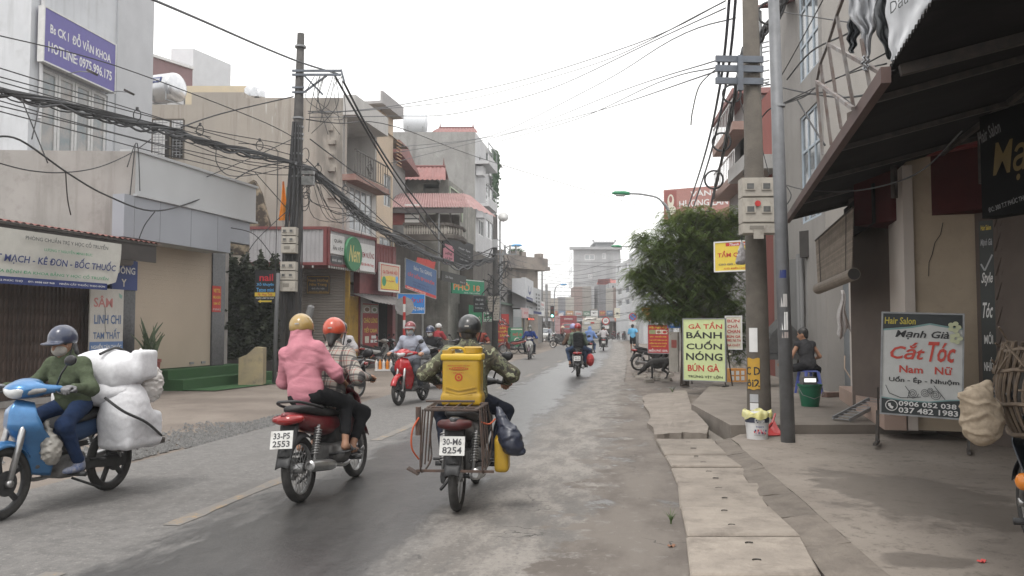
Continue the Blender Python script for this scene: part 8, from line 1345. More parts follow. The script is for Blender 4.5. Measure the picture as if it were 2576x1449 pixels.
 if not barefoot:
  for i in (0, 1): a = an[i]; f = cut(su(.03, ell(a + V(.0, 0, -.035), (.06, .04, .045)), ell(a + V(.09, 0, -.045), (.1, .042, .032)), cap(a, a + V(0, 0, .03), .042)), half(a + V(0, 0, -.07), (0, 0, -1))); obj('shoe', sdf_mb(f, tuple(a - V(.15, .1, .12)), tuple(a + V(.25, .1, .1)), .013), shoe or BLKP, t, True)
 else:
  for i in (0, 1): a = an[i]; mb = MB(); mb.loft([((a.x - .1, a.y, a.z - .075), .036, .012), ((a.x + .02, a.y, a.z - .075), .04, .012), ((a.x + .16, a.y, a.z - .075), .042, .012)][::-1], 12); mb.tube(spline([a + V(.07, -.045, -.07), a + V(.06, 0, -.02), a + V(.07, .045, -.07)], 4), .012, 6); obj('sandal', mb, shoe or BLKP, t)
 if helmet:
  c = hc + hu * .045; r3 = np.array((.131, .111, .122)) * s ** .5; f = ell(c, r3, HB); f = cut(f, half(c - hu * .045 - lk * .0, -(hu + lk * -.12)), .015)
  br = ell(c + lk * .115 - hu * .03, (.085 if cap_style else .05, .1, .014), HB); f = su(.018, f, br); h = obj('helmet', sdf_mb(f, tuple(c - V(.25, .25, .2)), tuple(c + V(.25, .25, .2)), .0125), helmet, t, True); mb = MB(); mb.tube([c + side * .11 - hu * .04, c + side * .075 - hu * .16 + lk * .02, c - hu * .185 + lk * .035, c - side * .075 - hu * .16 + lk * .02, c - side * .11 - hu * .04], .007, 5); obj('chin_strap', mb, BLKP, h)
  mb = MB(); mb.add([c + HBV(HB, (-.137 * math.cos(a) * math.cos(e) , .12 * math.sin(a) * math.cos(e), .127 * math.sin(e))) for e in (.0, .1) for a in np.linspace(-.16, .16, 8)], [(i, i + 1, i + 9, i + 8) for i in range(7)]); obj('sticker', mb, flat('sticker', (.36, .34, .32)), h)
  if visor: mb = MB(); mb.grid(lambda u, v: c + HBV(HB, (.142 * math.cos((u - .5) * 2.2), .125 * math.sin((u - .5) * 2.2), -.02 - .05 * v + .03)), 10, 3, .003); obj('visor', mb, GR, h)
 if straw: mb = MB(); m4 = Matrix.Translation(hc + hu * .06); mb.lathe([(.24, -.02), (.23, -.015), (.01, .17)], 24, m4); obj('hat', mb, flat('straw', (.5, .42, .28)), t)
 if hair: f = su(.03, ell(hc - lk * .055 - hu * .04, (.045, .06, .055), HB), cut(ell(hc + hu * .04 - lk * .012, (.105, .088, .105), HB), half(hc - hu * .02 + lk * .05, -(hu * .6 - lk * .9)), .02), *( [cap(hc - lk * .08 - hu * .03, hc - lk * .12 - hu * .1, .045, .03)] if hair == 'long' else [])); obj('hair', sdf_mb(f, tuple(hc - V(.22, .22, .25)), tuple(hc + V(.22, .22, .25)), .013), HAIR, t, True)
 if mask: f = cut(ell(hc + lk * .035 - hu * .047, (.082 * s, .071 * s, .066 * s), HB), half(hc + lk * .015, -lk), .01); m_ = obj('face_mask', sdf_mb(f, tuple(hc - V(.2, .2, .2)), tuple(hc + V(.2, .2, .2)), .011), mask, t, True); mb = MB(); [mb.tube([hc + lk * .03 + side * .07 * k - hu * .02, hc + side * .082 * k + hu * .0], .004, 4) for k in (1, -1)]; obj('ear_loop', mb, mask, m_)
 if helmet or hair:
  for k in (1, -1): f = ell(hc + lk * .086 * s + side * .032 * k + hu * .012, (.012, .017, .01), HB); obj('eye', sdf_mb(f, tuple(hc - V(.15, .15, .1)), tuple(hc + V(.15, .15, .1)), .007), mat('eye_dark', (.03, .025, .02), None, 2, .2), t, True)
 if glasses: mb = MB(); mb.grid(lambda u, v: hc + HBV(HB, (.1 * math.cos((u - .5) * 1.9), .088 * math.sin((u - .5) * 1.9), .0 + .035 * v - .005 * math.cos(u * 12))), 12, 2, .004); obj('sunglasses', mb, mat('dark_lens', (.01, .01, .01), None, 1, .1), t)
 t['_'] = 0; del t['_']; return t
def HBV(HB, v): q = HB @ np.array(v); return V(float(q[0]), float(q[1]), float(q[2]))
RIDE = dict(hip=(-.06, 0, .85), chest=(.04, 0, 1.32), look=(1, 0, -.1), hands=((.26, .33, 1.01), (.26, -.33, 1.01)), feet=((.04, .22, .29), (.04, -.22, .29)))
def ride(**k): d = dict(RIDE); d.update(k); return d
# ------------------------------------------------------------------ traffic, people, animals
def mid(pa, pb): a, b = G(*pa), G(*pb); return (a + b) / 2, (a - b).normalized()
def place(px_r, px_f): m, h = mid(px_f, px_r); return (m.x, m.y), (h.x, h.y)
def rz(h): return math.atan2(h[1], h[0])
def plaid():
 N = NT('plaid_flannel'); tc = N.n('ShaderNodeTexCoord').outputs['Object']; sp = N.n('ShaderNodeSeparateXYZ'); N.nt.links.new(tc, sp.inputs[0])
 band = lambda x, per, w, o=0.: N.ss(N.ma('ABSOLUTE', N.ma('SUBTRACT', N.ma('FRACT', N.ma('ADD', N.ma('DIVIDE', x, per), o)), .5)), w, w * .6)
 xy = N.ma('ADD', sp.outputs[1], N.ma('MULTIPLY', sp.outputs[0], .35)); z = N.ma('ADD', sp.outputs[2], N.ma('MULTIPLY', sp.outputs[0], .5)); c = (.36, .335, .295)
 for x, o in ((xy, 0.), (z, .2)): c = N.mix(N.ma('MULTIPLY', band(x, .11, .13, o), .82), c, (.05, .047, .05)); c = N.mix(N.ma('MULTIPLY', band(x, .11, .045, o + .24), .7), c, (.05, .047, .05)); c = N.mix(N.ma('MULTIPLY', band(x, .11, .025, o + .5), .8), c, (.3, .05, .05))
 return N.out(c, .9)
def camo():
 N = NT('camouflage_cloth'); tc = N.n('ShaderNodeTexCoord').outputs['Object']; a, b, d = N.noise(tc, 9, 3, .5, 1.5), N.noise(N.vec(tc, (1, 1, 1), (4, 2, 1)), 11, 3, .5, 1.5), N.noise(N.vec(tc, (1, 1, 1), (8, 5, 3)), 14, 3, .55, 1.5)
 c = N.mix(N.ss(a, .49, .51), (.075, .066, .045), (.115, .12, .075)); c = N.mix(N.ss(b, .56, .58), c, (.035, .033, .027)); c = N.mix(N.ss(d, .6, .62), c, (.28, .29, .19)); return N.out(c, .9)
def traffic():
 blue = mat('metallic_blue', (.06, .2, .42), (.05, .17, .37), 20, .3, metal=.45, coat=.7); redp = paint('red', (.3, .018, .022)); dred = paint('dark_red', (.17, .015, .02)); grey = paint('dark_grey', (.05, .05, .052)); wht = paint('white', (.5, .5, .48))
 loc, hd = place((262, 1236), (18, 1304)); bike('metallic blue motorbike loaded with white sacks at the left edge', loc, hd, blue, cast=True, side=mat('navy_fairing', (.02, .05, .12)), mirrors='L'); L3 = (*loc, 0)
 person('woman in green jacket, navy cap helmet and mask riding the blue motorbike', L3, rz(hd), **ride(chest=(-.04, 0, 1.23), look=(.95, -.1, -.12), hip=(-.14, 0, .83)), top=cloth('moss_green', (.085, .105, .065)), trou=cloth('denim_navy', (.018, .035, .085)), shoe=mat('blue_shoe', (.03, .07, .2), (.3, .3, .32), 20, .7), s=.93, sex='f', helmet=paint('navy_helmet', (.035, .045, .085)), mask=cloth('mask_beige', (.45, .42, .38)), hair='long', cap_style=True, glove=cloth('grey_glove', (.22, .22, .23)), collar=True, res=.014)
 sack = mat('woven_white_sack', (.66, .66, .68), (.58, .58, .6), 30, .7, bump=.15, bscale=20, spec=.3)
 def lump(name, label, cat, fs, amp, sc_, m, lo, hi, res=.017, k=.08, seed=0., al=(0, 0, 1), L=L3, h=hd, strap=None):
  t = thing(name, label, cat, L, rz(h)); obj('sack' if cat == 'sack' else 'bag', sdf_mb(wrinkle(su(k, *fs), amp, sc_, seed, al), lo, hi, res), m, t, True)
  if strap: mb = MB(); mb.tube(spline(strap, 6), .012, 6); obj('strap', mb, BLKP, t)
  return t
 lump('rice_sack', 'upright bulging white sack at the side of the blue motorbike', 'sack', [ell((-.42, .3, .74), (.23, .2, .3)), rbox((-.5, .3, .58), (.25, .17, .16), .06), cap((-.62, .34, .48), (-.72, .36, .45), .06, .04)], .0035, 30, sack, (-1, 0, .3), (0, .65, 1.2), seed=1, strap=[(-.1, .34, .9), (-.16, .48, .78), (-.4, .53, .66), (-.72, .46, .5)])
 lump('rice_sack', 'white sack lying crosswise on top of the loaded blue motorbike', 'sack', [ell((-.42, .1, 1.12), (.24, .36, .19)), rbox((-.5, .43, 1.17), (.13, .05, .13), .03), rbox((-.42, .05, 1.08), (.2, .3, .12), .06)], .0035, 20, sack, (-.8, -.4, .8), (0, .75, 1.45), seed=2, al=(.3, 1, 0), strap=[(-.2, .2, 1.27), (-.42, .2, 1.32), (-.62, .2, 1.24)])
 lump('rice_sack', 'white sack squeezed between the two other sacks on the blue motorbike', 'sack', [ell((-.4, .1, .93), (.25, .33, .14)), ell((-.42, -.25, .85), (.2, .15, .25))], .004, 26, sack, (-.8, -.5, .5), (0, .6, 1.15), seed=4, al=(.3, 1, .4))
 lump('plastic_bag', 'crumpled clear plastic bag behind the white sacks', 'bag', [ell((-.72, .3, .98), (.14, .14, .19)), cap((-.7, .28, 1.12), (-.68, .26, 1.2), .06, .1)], .016, 40, mat('cloudy_plastic', (.5, .47, .44), (.6, .58, .56), 18, .25), (-1, 0, .7), (-.4, .6, 1.35), seed=3)
 lump('plastic_bag', 'grey plastic bag hanging at the leg shield of the blue motorbike', 'bag', [ell((.3, .17, .5), (.08, .08, .12)), cap((.3, .15, .6), (.3, .12, .72), .03, .02)], .012, 50, mat('grey_plastic_bag', (.33, .31, .28), (.2, .19, .17), 14, .35), (.1, 0, .3), (.5, .4, .8))
 t = thing('load_rack', 'long wooden plank rack under the sacks of the blue motorbike', 'rack', L3, rz(hd)); mb = MB(); mb.box((-.62, .3, .43), (.62, .1, .05)); mb.box((-.62, -.3, .43), (.62, .1, .05)); mb.box((-.85, 0, .43), (.08, .75, .04)); obj('plank', mb, mat('dark_wood', (.05, .042, .036)), t)
 loc, hd = place((746, 1268), (902, 1196)); L3 = (*loc, 0); bike('dark red motorbike carrying two women, seen from behind', loc, hd, dred, ('33-P5', '2553'), mirrors='R', tail=LENSR, lean=-.07)
 person('woman in checked shirt and orange helmet driving the dark red motorbike', L3, rz(hd), **ride(hip=(.02, 0, .84), chest=(.13, -.05, 1.3), look=(1, .1, -.05), feet=((.1, .2, .3), (.1, -.2, .3))), lean=-.07, bulk=1.18, top=plaid(), trou=cloth('black_trouser', (.02, .02, .022)), s=.95, sex='f', helmet=paint('orange_helmet', (.5, .07, .03)), hood=False, collar=True, barefoot=True, mask=WT, res=.014, hair='long')
 person('woman in pink hooded top and gold helmet sitting behind the driver', L3, rz(hd), lean=-.07, bulk=1.12, hip=(-.36, .02, .9), chest=(-.3, .07, 1.34), look=(1, .15, -.12), hands=((-.05, .14, 1.0), (-.02, -.17, 1.0)), feet=((-.15, .2, .37), (-.13, -.23, .36)), top=cloth('pink', (.5, .215, .255), (.44, .18, .22), 8), trou=cloth('black_trouser', (.02, .02, .022)), s=.95, sex='f', helmet=paint('gold_helmet', (.38, .25, .08)), hood=True, barefoot=True, elbow=((-.4, .6, -.5), (-.4, -.6, -.5)), res=.014)
 loc, hd = place((1142, 1298), (1203, 1206)); L3 = (*loc, 0); rb = bike('old grimy motorbike with a welded luggage rack, seen from behind', loc, hd, grey, ('30-M6', '8254'), mirrors='R', rail=False, tail=mat('grimy_lens', (.09, .018, .018), (.05, .015, .014), 9, .4))
 mb = MB(); y = .225; X0, X1, Z = -.98, -.42, .86
 for q in (-.2, -.1, 0, .1, .2): mb.tube([(X1, q, Z), (X0, q * .9, Z)], .006, 6)
 mb.tube([(X1, -y, Z), (X0, -y * .9, Z + .0), (X0, y * .9, Z), (X1, y, Z)], .012, 6, closed=True); mb.tube([(X0 - .02, -y * .85, Z + .07), (X0 - .02, y * .85, Z + .07)], .01, 6); mb.tube([(X0 + .2, -y, Z), (X0 + .2, y, Z)], .009, 6)
 for s in (-1, 1):
  mb.tube(spline([(X1, s * y, Z), (X1 + .02, s * (y + .04), .6), (X1 - .05, s * (y + .02), .4), (X0 + .1, s * (y + .02), .36), (X0 + .04, s * (y + .02), .5), (X0 + .02, s * y, Z)], 5), .008, 6)
  for x in (-.85, -.7, -.55): mb.tube([(x, s * y, Z), (x, s * (y + .03), .39)], .007, 5)
 mb.bar((X0 + .1, -.33, .37), (X0 + .1, .29, .37), .026, .018); mb.box((X0 + .08, .31, .37), (.09, .1, .012), Matrix.Rotation(.5, 3, 'X')); [mb.cyl((X0 + .02, s * .26, Z + .02), (X0 + .02, s * .26, Z - .2), .022, 8) for s in (1,)]
 obj('luggage_rack', mb, mat('rusty_rack', (.045, .038, .034), (.1, .06, .045), 9, .7), rb)
 mb = MB(); mb.tube(spline([(X0, .25, .8), (X0 - .01, .3, .7), (X0 + .02, .31, .56), (X0 + .1, .27, .46)], 6), .007, 6); mb.tube(spline([(X0 + .1, -.22, .76), (-.7, -.27, .72), (-.5, -.3, .74)], 6), .007, 6); obj('orange_cord', mb, mat('orange_cord', (.5, .1, .04)), rb)
 cm = camo(); 
 person('man in camouflage jacket and black helmet with a yellow tank on his back', L3, rz(hd), **ride(hip=(-.08, 0, .88), chest=(.05, 0, 1.31), look=(1, -.05, -.05), feet=((.05, .2, .3), (.08, -.22, .3)), knee=((1, .5, .3), (1, -.7, .3)), elbow=((-.3, .8, -.5), (-.3, -.8, -.5))), top=cm, trou=cloth('navy_trouser', (.022, .026, .04)), s=1.0, bulk=1.2, helmet=paint('black_helmet', (.018, .02, .022)), collar=True, hair=True, res=.014)
 t = thing('sprayer_tank', 'yellow plastic backpack sprayer tank with red print', 'tank', (L3[0], L3[1], -.05), rz(hd)); ypl = mat('yellow_tank', (.44, .27, .02), (.37, .225, .02), 5, .4, dirt=((.3, .18, .04), .4, 6)); cx = -.3
 f = su(.02, rbox((cx, 0, 1.1), (.12, .165, .2), .035), rbox((cx, 0, .94), (.13, .178, .05), .025)); R_ = Matrix.Identity(4); obj('tank_body', sdf_mb(f, (cx - .2, -.3, .84), (cx + .2, .3, 1.36), .0125), ypl, t, True)
 obj('rim', sdf_mb(su(.01, rbox((cx, 0, 1.3), (.13, .178, .03), .015)), (cx - .2, -.3, 1.24), (cx + .2, .3, 1.38), .0125), mat('yellow_rim', (.55, .36, .02), (.5, .32, .02), 5, .4), t, True); mb = MB(); mb.lathe([(.085, 0), (.085, .045), (.07, .055)], 20, Matrix.Translation((cx, -.085, 1.335))); obj('filler_cap', mb, ypl, t, 'auto'); mb = MB(); mb.tube(spline([(cx - .05, .13, 1.33), (cx - .06, .1, 1.375), (cx - .06, -.0, 1.375), (cx - .05, -.03, 1.33)], 5), .011, 8); obj('handle', mb, mat('yellow_rim'), t, True)
 mb = MB(); mb.box((cx + .0, .125, 1.345), (.2, .08, .03)); obj('lid', mb, ypl, t)
 xb = cx - .1215
 def ink(s, y0, z, w, h, m=RD):
  a, f, lo, hi = text_mesh(s, .02); a = (a - (lo + hi) / 2) / (hi - lo); mb = MB(); mb.add([(xb - .002, y0 - float(v[0]) * w, z + float(v[1]) * h) for v in a], f); obj('lettering', mb, m, t)
 def disc(y0, z, ry, rz_, m, x=0.): mb = MB(); mb.add([(xb - .001 + x, y0 - ry * math.cos(a), z + rz_ * math.sin(a)) for a in np.linspace(0, 2 * PI, 25)[:-1]], [tuple(range(24))]); obj('print', mb, m, t)
 rin = flat('red_ink', (.42, .06, .02)); ink('BÌNH PHUN THUỐC TRỪ SÂU', .02, 1.232, .19, .014, rin); disc(.02, 1.203, .085, .014, rin); ink('KAWASAKI', .02, 1.203, .14, .016, ypl); bpy.context.scene.objects[-1].location.x = -.002; ink('* SIÊU TỐC *', .02, 1.17, .13, .014, rin); disc(.02, 1.13, .034, .034, rin); disc(.02, 1.13, .02, .02, ypl, -.002); disc(.02, 1.13, .012, .012, rin, -.003)
 for z, w in ((1.03, .13), (.995, .13), (.965, .1)): mb = MB(); mb.bar((xb - .002, w, z + .02), (xb - .002, .02, z - .012), .012, .01); mb.bar((xb - .002, .02, z - .012), (xb - .002, -w, z + .02), .012, .01); obj('moulded_rib', mb, ypl, t)
 lump('black_bag', 'dark blue plastic bag swinging from the right side of the grimy motorbike', 'bag', [ell((-.58, -.44, .57), (.11, .09, .11)), cap((-.56, -.4, .64), (-.5, -.33, .82), .07, .03), cap((-.6, -.48, .52), (-.62, -.53, .49), .05, .03)], .01, 36, mat('navy_film', (.02, .024, .04), (.035, .04, .06), 9, .35), (-.85, -.75, .35), (-.3, -.2, .95), L=L3, h=hd); lump('yellow_can', 'yellow jerrycan hung low beside the dark blue bag', 'can', [rbox((-.5, -.36, .45), (.1, .06, .14), .03), cap((-.5, -.36, .58), (-.5, -.36, .62), .03)], .0, 3, mat('yellow_tank'), (-.6, -.55, .3), (-.25, -.25, .75), L=L3, h=hd)
 loc, hd = place((1055, 1003), (1012, 1024)); hd = (V(-.28, -.96, 0).x, -.96); L3 = (*loc, 0); bike('bright red motorbike coming towards the camera', loc, hd, paint('bright_red', (.42, .02, .025), .25), cast=True, mirrors='L', side=grey)
 person('man in pale blue-grey shirt, dark glasses and mask riding the bright red motorbike', L3, rz(hd), **ride(look=(1, .1, 0)), top=cloth('pale_shirt', (.33, .35, .41), (.3, .32, .38), 12), trou=cloth('grey_trouser', (.07, .075, .085)), helmet=paint('maroon_helmet', (.22, .04, .045)), mask=cloth('mask_pale', (.45, .5, .52)), glasses=True, visor=True, collar=True, res=.018)
 loc = P(862, 1000, 17.2); hd = (-.35, -.94); L3 = (loc.x, loc.y, 0); bike('grey motorbike half hidden behind the two women', L3, hd, grey, mirrors='L'); person('man in white short-sleeved shirt and black cap helmet behind the two women', L3, rz(hd), **ride(look=(.9, .35, 0)), top=cloth('white_shirt', (.46, .44, .45)), trou=cloth('grey_trouser', (.07, .075, .085)), helmet=paint('black_helmet', (.018, .02, .022)), mask=cloth('mask_grey', (.4, .41, .42)), sleeve='short', collar=True, cap_style=True, res=.018)
 b = P(1085, 985, 20.5); hd = (-.25, -.97); L3 = (b.x, b.y, 0); bike('dark motorbike with orange bundles behind the bright red one', L3, hd, grey, mirrors='L'); person('rider in black jacket with navy helmet and white mask behind the red motorbike', L3, rz(hd), **ride(chest=(.05, 0, 1.26)), top=cloth('black_jacket', (.03, .03, .033)), trou=cloth('black_trouser', (.02, .02, .022)), s=.95, helmet=paint('navy_helmet', (.035, .045, .085)), mask=WT, res=.022)
 lump('orange_bundle', 'pair of bulging orange bags slung over the dark motorbike', 'bag', [ell((-.1, .42, .55), (.28, .17, .38)), ell((-.1, -.4, .55), (.28, .17, .35)), ell((-.3, 0, .85), (.2, .4, .14))], .012, 22, mat('orange_film', (.5, .13, .03), (.42, .1, .025), 7, .4), (-.6, -.7, .1), (.3, .7, 1.1), .025, L=L3, h=hd)
 b = P(1100, 900, 30.); stand = dict(hip=(0, 0, .88), chest=(.03, 0, 1.36), look=(1, 0, -.05), hands=((.42, .22, 1.08), (.42, -.2, 1.08)), feet=((0, .1, .0), (.05, -.1, .0)), knee=((1, 0, 0), (1, 0, 0)))
 person('person in red T-shirt and white helmet standing at a parked motorbike', (b.x, b.y, .0), 1.0, **stand, top=cloth('red_tee', (.34, .05, .06)), trou=cloth('black_trouser', (.02, .02, .022)), helmet=paint('white_helmet', (.55, .55, .54)), sleeve='short', res=.024); bike('dark motorbike held by the person in red T-shirt', (b.x + .75, b.y + .75), (-.2, 1), grey)
 b = P(1207, 930, 27.); person('rider in rust red T-shirt hidden behind the camouflage man', (b.x, b.y, 0), -1.9, **ride(), top=cloth('rust_tee', (.24, .06, .045)), trou=cloth('black_trouser', (.02, .02, .022)), hair=True, sleeve='short', res=.024); bike('dark motorbike hidden behind the camouflage man', (b.x, b.y), (math.cos(-1.9), math.sin(-1.9)), grey, mirrors='LR')
 b = P(1333, 905, 39.5); hd = (-.1, -1); L3 = (b.x, b.y, 0); bike('old white-shielded motorbike coming along the far lane', L3, hd, paint('plum', (.06, .03, .04)), shieldm=wht, mirrors=''); person('rider in blue jacket and white mask coming along the far lane', L3, rz(hd), **ride(), top=cloth('royal_blue', (.03, .06, .22)), trou=cloth('navy_trouser', (.022, .026, .04)), helmet=paint('olive_helmet', (.06, .065, .05)), mask=WT, cap_style=True, res=.026)
 b = P(1455, 943, 26.); hd = (.12, 1.); L3 = (b.x, b.y, 0); bike('black motorbike carrying a couple away down the road', L3, hd, grey, ('30-T5', '8938'), mirrors='R'); blu2 = cloth('jeans_blue', (.06, .09, .16))
 person('driver in brown jacket and lavender helmet in front of the backpacker', L3, rz(hd), **ride(hip=(.02, .1, .86), chest=(.1, .16, 1.33)), top=cloth('brown_jacket', (.12, .08, .06)), trou=blu2, helmet=paint('lavender_helmet', (.3, .3, .52)), res=.024)
 person('passenger in sage jacket and red helmet with a black backpack', L3, rz(hd), hip=(-.36, 0, .9), chest=(-.32, 0, 1.34), look=(1, 0, -.1), hands=((0, .18, .98), (0, -.18, .98)), feet=((-.05, .26, .33), (-.05, -.28, .33)), knee=((1, .8, .3), (1, -.8, .3)), top=cloth('sage', (.15, .19, .15)), trou=blu2, shoe=mat('brown_shoe', (.1, .06, .045)), helmet=paint('red_helmet', (.38, .03, .035)), barefoot=True, res=.02)
 lump('backpack', 'black backpack on the back of the red-helmeted passenger', 'backpack', [rbox((-.5, -.02, 1.12), (.11, .16, .24), .07)], .008, 24, cloth('backpack_black', (.025, .026, .028)), (-.75, -.3, .8), (-.3, .3, 1.45), .02, L=L3, h=hd); lump('red_bag', 'red plastic bag hanging at the side of the couple on a motorbike', 'bag', [ell((-.15, -.38, .5), (.17, .12, .2))], .014, 30, mat('red_film', (.4, .04, .04)), (-.45, -.6, .2), (.1, -.15, .8), .025, L=L3, h=hd)
 b = P(1484, 895, 41.); hd = (.1, 1); L3 = (b.x, b.y, 0); bike('yellowish motorbike ahead of the couple', L3, hd, paint('olive_gold', (.16, .13, .04)), ('29-X1', '5512')); person('rider in light blue hooded jacket ahead of the couple', L3, rz(hd), **ride(), top=cloth('light_blue', (.17, .26, .5)), trou=blu2, s=.98, hood=True, res=.028)
 b = P(1518, 881, 54.5); L3 = (b.x, b.y, 0); bike('black scooter ridden towards the crossing', L3, hd, grey, ('29-S6', '4410')); person('rider in white shirt and black helmet on the black scooter', L3, rz(hd), **ride(), top=cloth('white_shirt', (.46, .44, .45)), trou=cloth('black_trouser', (.02, .02, .022)), helmet=paint('black_helmet', (.018, .02, .022)), sleeve='short', res=.03)
 b = P(1412, 872, 62.); bike('motorbike turned sideways across the left lane', (b.x, b.y), (-1, .25), grey)
 b = G(1592, 888, 0); person('jogger in light blue T-shirt and black shorts on the right verge', (b.x, b.y, .02), 1.45, hip=(0, 0, .93), chest=(.08, 0, 1.42), look=(1, 0, 0), hands=((.3, .2, 1.12), (.12, -.26, 1.1)), feet=((.28, .09, .0), (-.42, -.1, .22)), knee=((1, 0, 0), (1, 0, 0)), elbow=((-1, .3, -.4), (-1, -.3, -.4)), top=cloth('jog_blue', (.13, .38, .6)), trou=cloth('black_trouser', (.02, .02, .022)), short=True, sleeve='short', hair=True, s=1.03, shoe=mat('trainer', (.12, .12, .12)), res=.022)
 b = P(1414, 858, 84.); person('woman in brown with a conical hat walking at the crossing', (b.x, b.y, 0), -.4, **stand, top=cloth('rust_brown', (.2, .1, .08)), trou=cloth('black_trouser', (.02, .02, .022)), straw=True, res=.034); b = P(1404, 855, 87.); person('man in grey shirt standing by a scooter at the crossing', (b.x - .9, b.y, 0), 2.6, **stand, top=cloth('pale_shirt', (.33, .35, .41)), trou=cloth('black_trouser', (.02, .02, .022)), hair=True, res=.034); bike('scooter standing at the crossing by the man in grey', (b.x + .2, b.y + .5), (1, .2), grey)
 p = G(2035, 990, .19); person('man in grey sleeveless shirt sitting on the blue stool, back turned', (p.x, p.y, .19), 1.9, hip=(0, 0, .55), chest=(.1, 0, 1.03), look=(.75, .65, -.15), hands=((.35, .36, .62), (.3, -.36, .66)), feet=((.3, .26, .0), (.22, -.3, .0)), knee=((.6, .8, .5), (.5, -.8, .5)), top=cloth('charcoal_vest', (.045, .045, .048)), trou=cloth('black_trouser', (.02, .02, .022)), sleeve='none', hair=True, barefoot=True, res=.016)
 b = G(1650, 956, .0); t = thing('dog', 'black dog sniffing the ground by the muddy rubble', 'dog', (b.x, b.y, .03), 2.95); D = [cap((-.28, 0, .5), (.05, 0, .48), .12, .1), ell((-.05, 0, .44), (.2, .11, .15)), cap((.14, 0, .46), (.3, 0, .34), .085, .065), ell((.36, 0, .27), (.09, .065, .07)), cap((.4, 0, .22), (.5, 0, .14), .045, .032), cap((.33, .05, .33), (.3, .08, .25), .02, .012), cap((.33, -.05, .33), (.3, -.08, .25), .02, .012), cap((-.38, 0, .54), (-.55, 0, .42), .03, .012)]
 for s in (-1, 1): D += [cap((.1, s * .07, .42), (.1, s * .075, .2), .05, .028), cap((.1, s * .075, .2), (.11, s * .075, .03), .026, .024), ell((.13, s * .075, .02), (.04, .025, .02)), cap((-.3, s * .07, .44), (-.2, s * .08, .27), .075, .04), cap((-.2, s * .08, .27), (-.34, s * .08, .17), .035, .025), cap((-.34, s * .08, .17), (-.3, s * .08, .03), .024, .022), ell((-.27, s * .08, .02), (.04, .025, .02))]
 obj('body', sdf_mb(wrinkle(su(.04, *D), .003, 60), (-.65, -.2, -.02), (.6, .2, .7), .014), mat('black_fur', (.014, .013, .012), (.03, .027, .025), 40, .8, bump=.5, bscale=120), t, True)
 pk = [((948, 912), 31., (.6, .8), wht, 'white scooter parked in front of the dark porridge shop'), ((962, 915), 32.2, (.75, .65), grey, 'black motorbike parked beside the white scooter'), ((1290, 880), 47.5, (-.9, -.4), paint('faded_red', (.3, .05, .04)), 'small red motorbike parked by the green stall board'), ((1645, 892), 29., (.95, .3), grey, 'motorbike parked behind the red food sign')]
 for q, Y, h, c, lab in pk: b = P(*q, Y); bike(lab, (b.x, b.y), h, c)
 for i in range(7): b = P(1530 + i * 13, 846, 104 + (i % 3)); bike('motorbike in the row parked before the far shops', (b.x, b.y), (.3, 1), [grey, dred, wht][i % 3], mirrors='', group='motorbikes parked at the crossing')
 b = P(1312, 868, 48.5); t = thing('bicycle', 'old bicycle leaning behind the small red motorbike', 'bicycle', (b.x, b.y, 0), .5); [obj('wheel', MB().ring((x, 0, .33), (0, 1, 0), .32, .018, 30, 6), TYRE, t) for x in (-.52, .52)]; mb = MB(); [mb.cyl(a, c, .016, 6) for a, c in (((-.52, 0, .33), (-.15, 0, .8)), ((-.15, 0, .8), (.0, 0, .3)), ((0, 0, .3), (.4, 0, .85)), ((-.15, 0, .78), (.38, 0, .8)), ((-.52, 0, .33), (0, 0, .3)), ((.4, 0, .95), (.52, 0, .33)), ((.4, -.25, 1.0), (.4, .25, 1.0)))]; obj('frame', mb, mat('bicycle_paint', (.1, .13, .14)), t); mb = MB(); mb.loft([((-.3, 0, .86), .09, .03), ((-.05, 0, .87), .03, .025)][::-1], 10); obj('saddle', mb, SEATM, t)
 b = P(965, 925, 28.8); t = thing('crate', 'crate of white and orange bottles on the ground by the parked scooters', 'crate', (b.x, b.y, 0), .2); mb = MB(); mb.box((0, 0, .03), (.62, .3, .06)); obj('tray', mb, WT, t); [obj('bottle', MB().lathe([(.05, .06), (.05, .3), (.02, .36), (.02, .4)], 10, Matrix.Translation((-.25 + .125 * (i % 5), -.07 + .15 * (i // 5), 0))), [WT, OR][i % 2], t) for i in range(10)]
 def vehicle(name, label, loc, head, secs, L, body, parts): t = thing(name, label, name.split('_')[-1], (*loc, 0), rz(head)); mb = MB(); mb.loft(secs, 24, p=5); obj('body', mb, body, t, 'auto'); parts(t); return t
 def wheels(t, xs, y, R): [obj('wheel', MB().lathe([(R * .6, -.02), (R, 0), (R, .18), (R * .6, .2)], 20, Matrix.Translation((x, s * y + (-.2 if s > 0 else 0), R)) @ Matrix.Rotation(-PI / 2, 4, 'X') if s < 0 else Matrix.Translation((x, s * y, R)) @ Matrix.Rotation(PI / 2, 4, 'X')), TYRE, t) for x in xs for s in (-1, 1)]
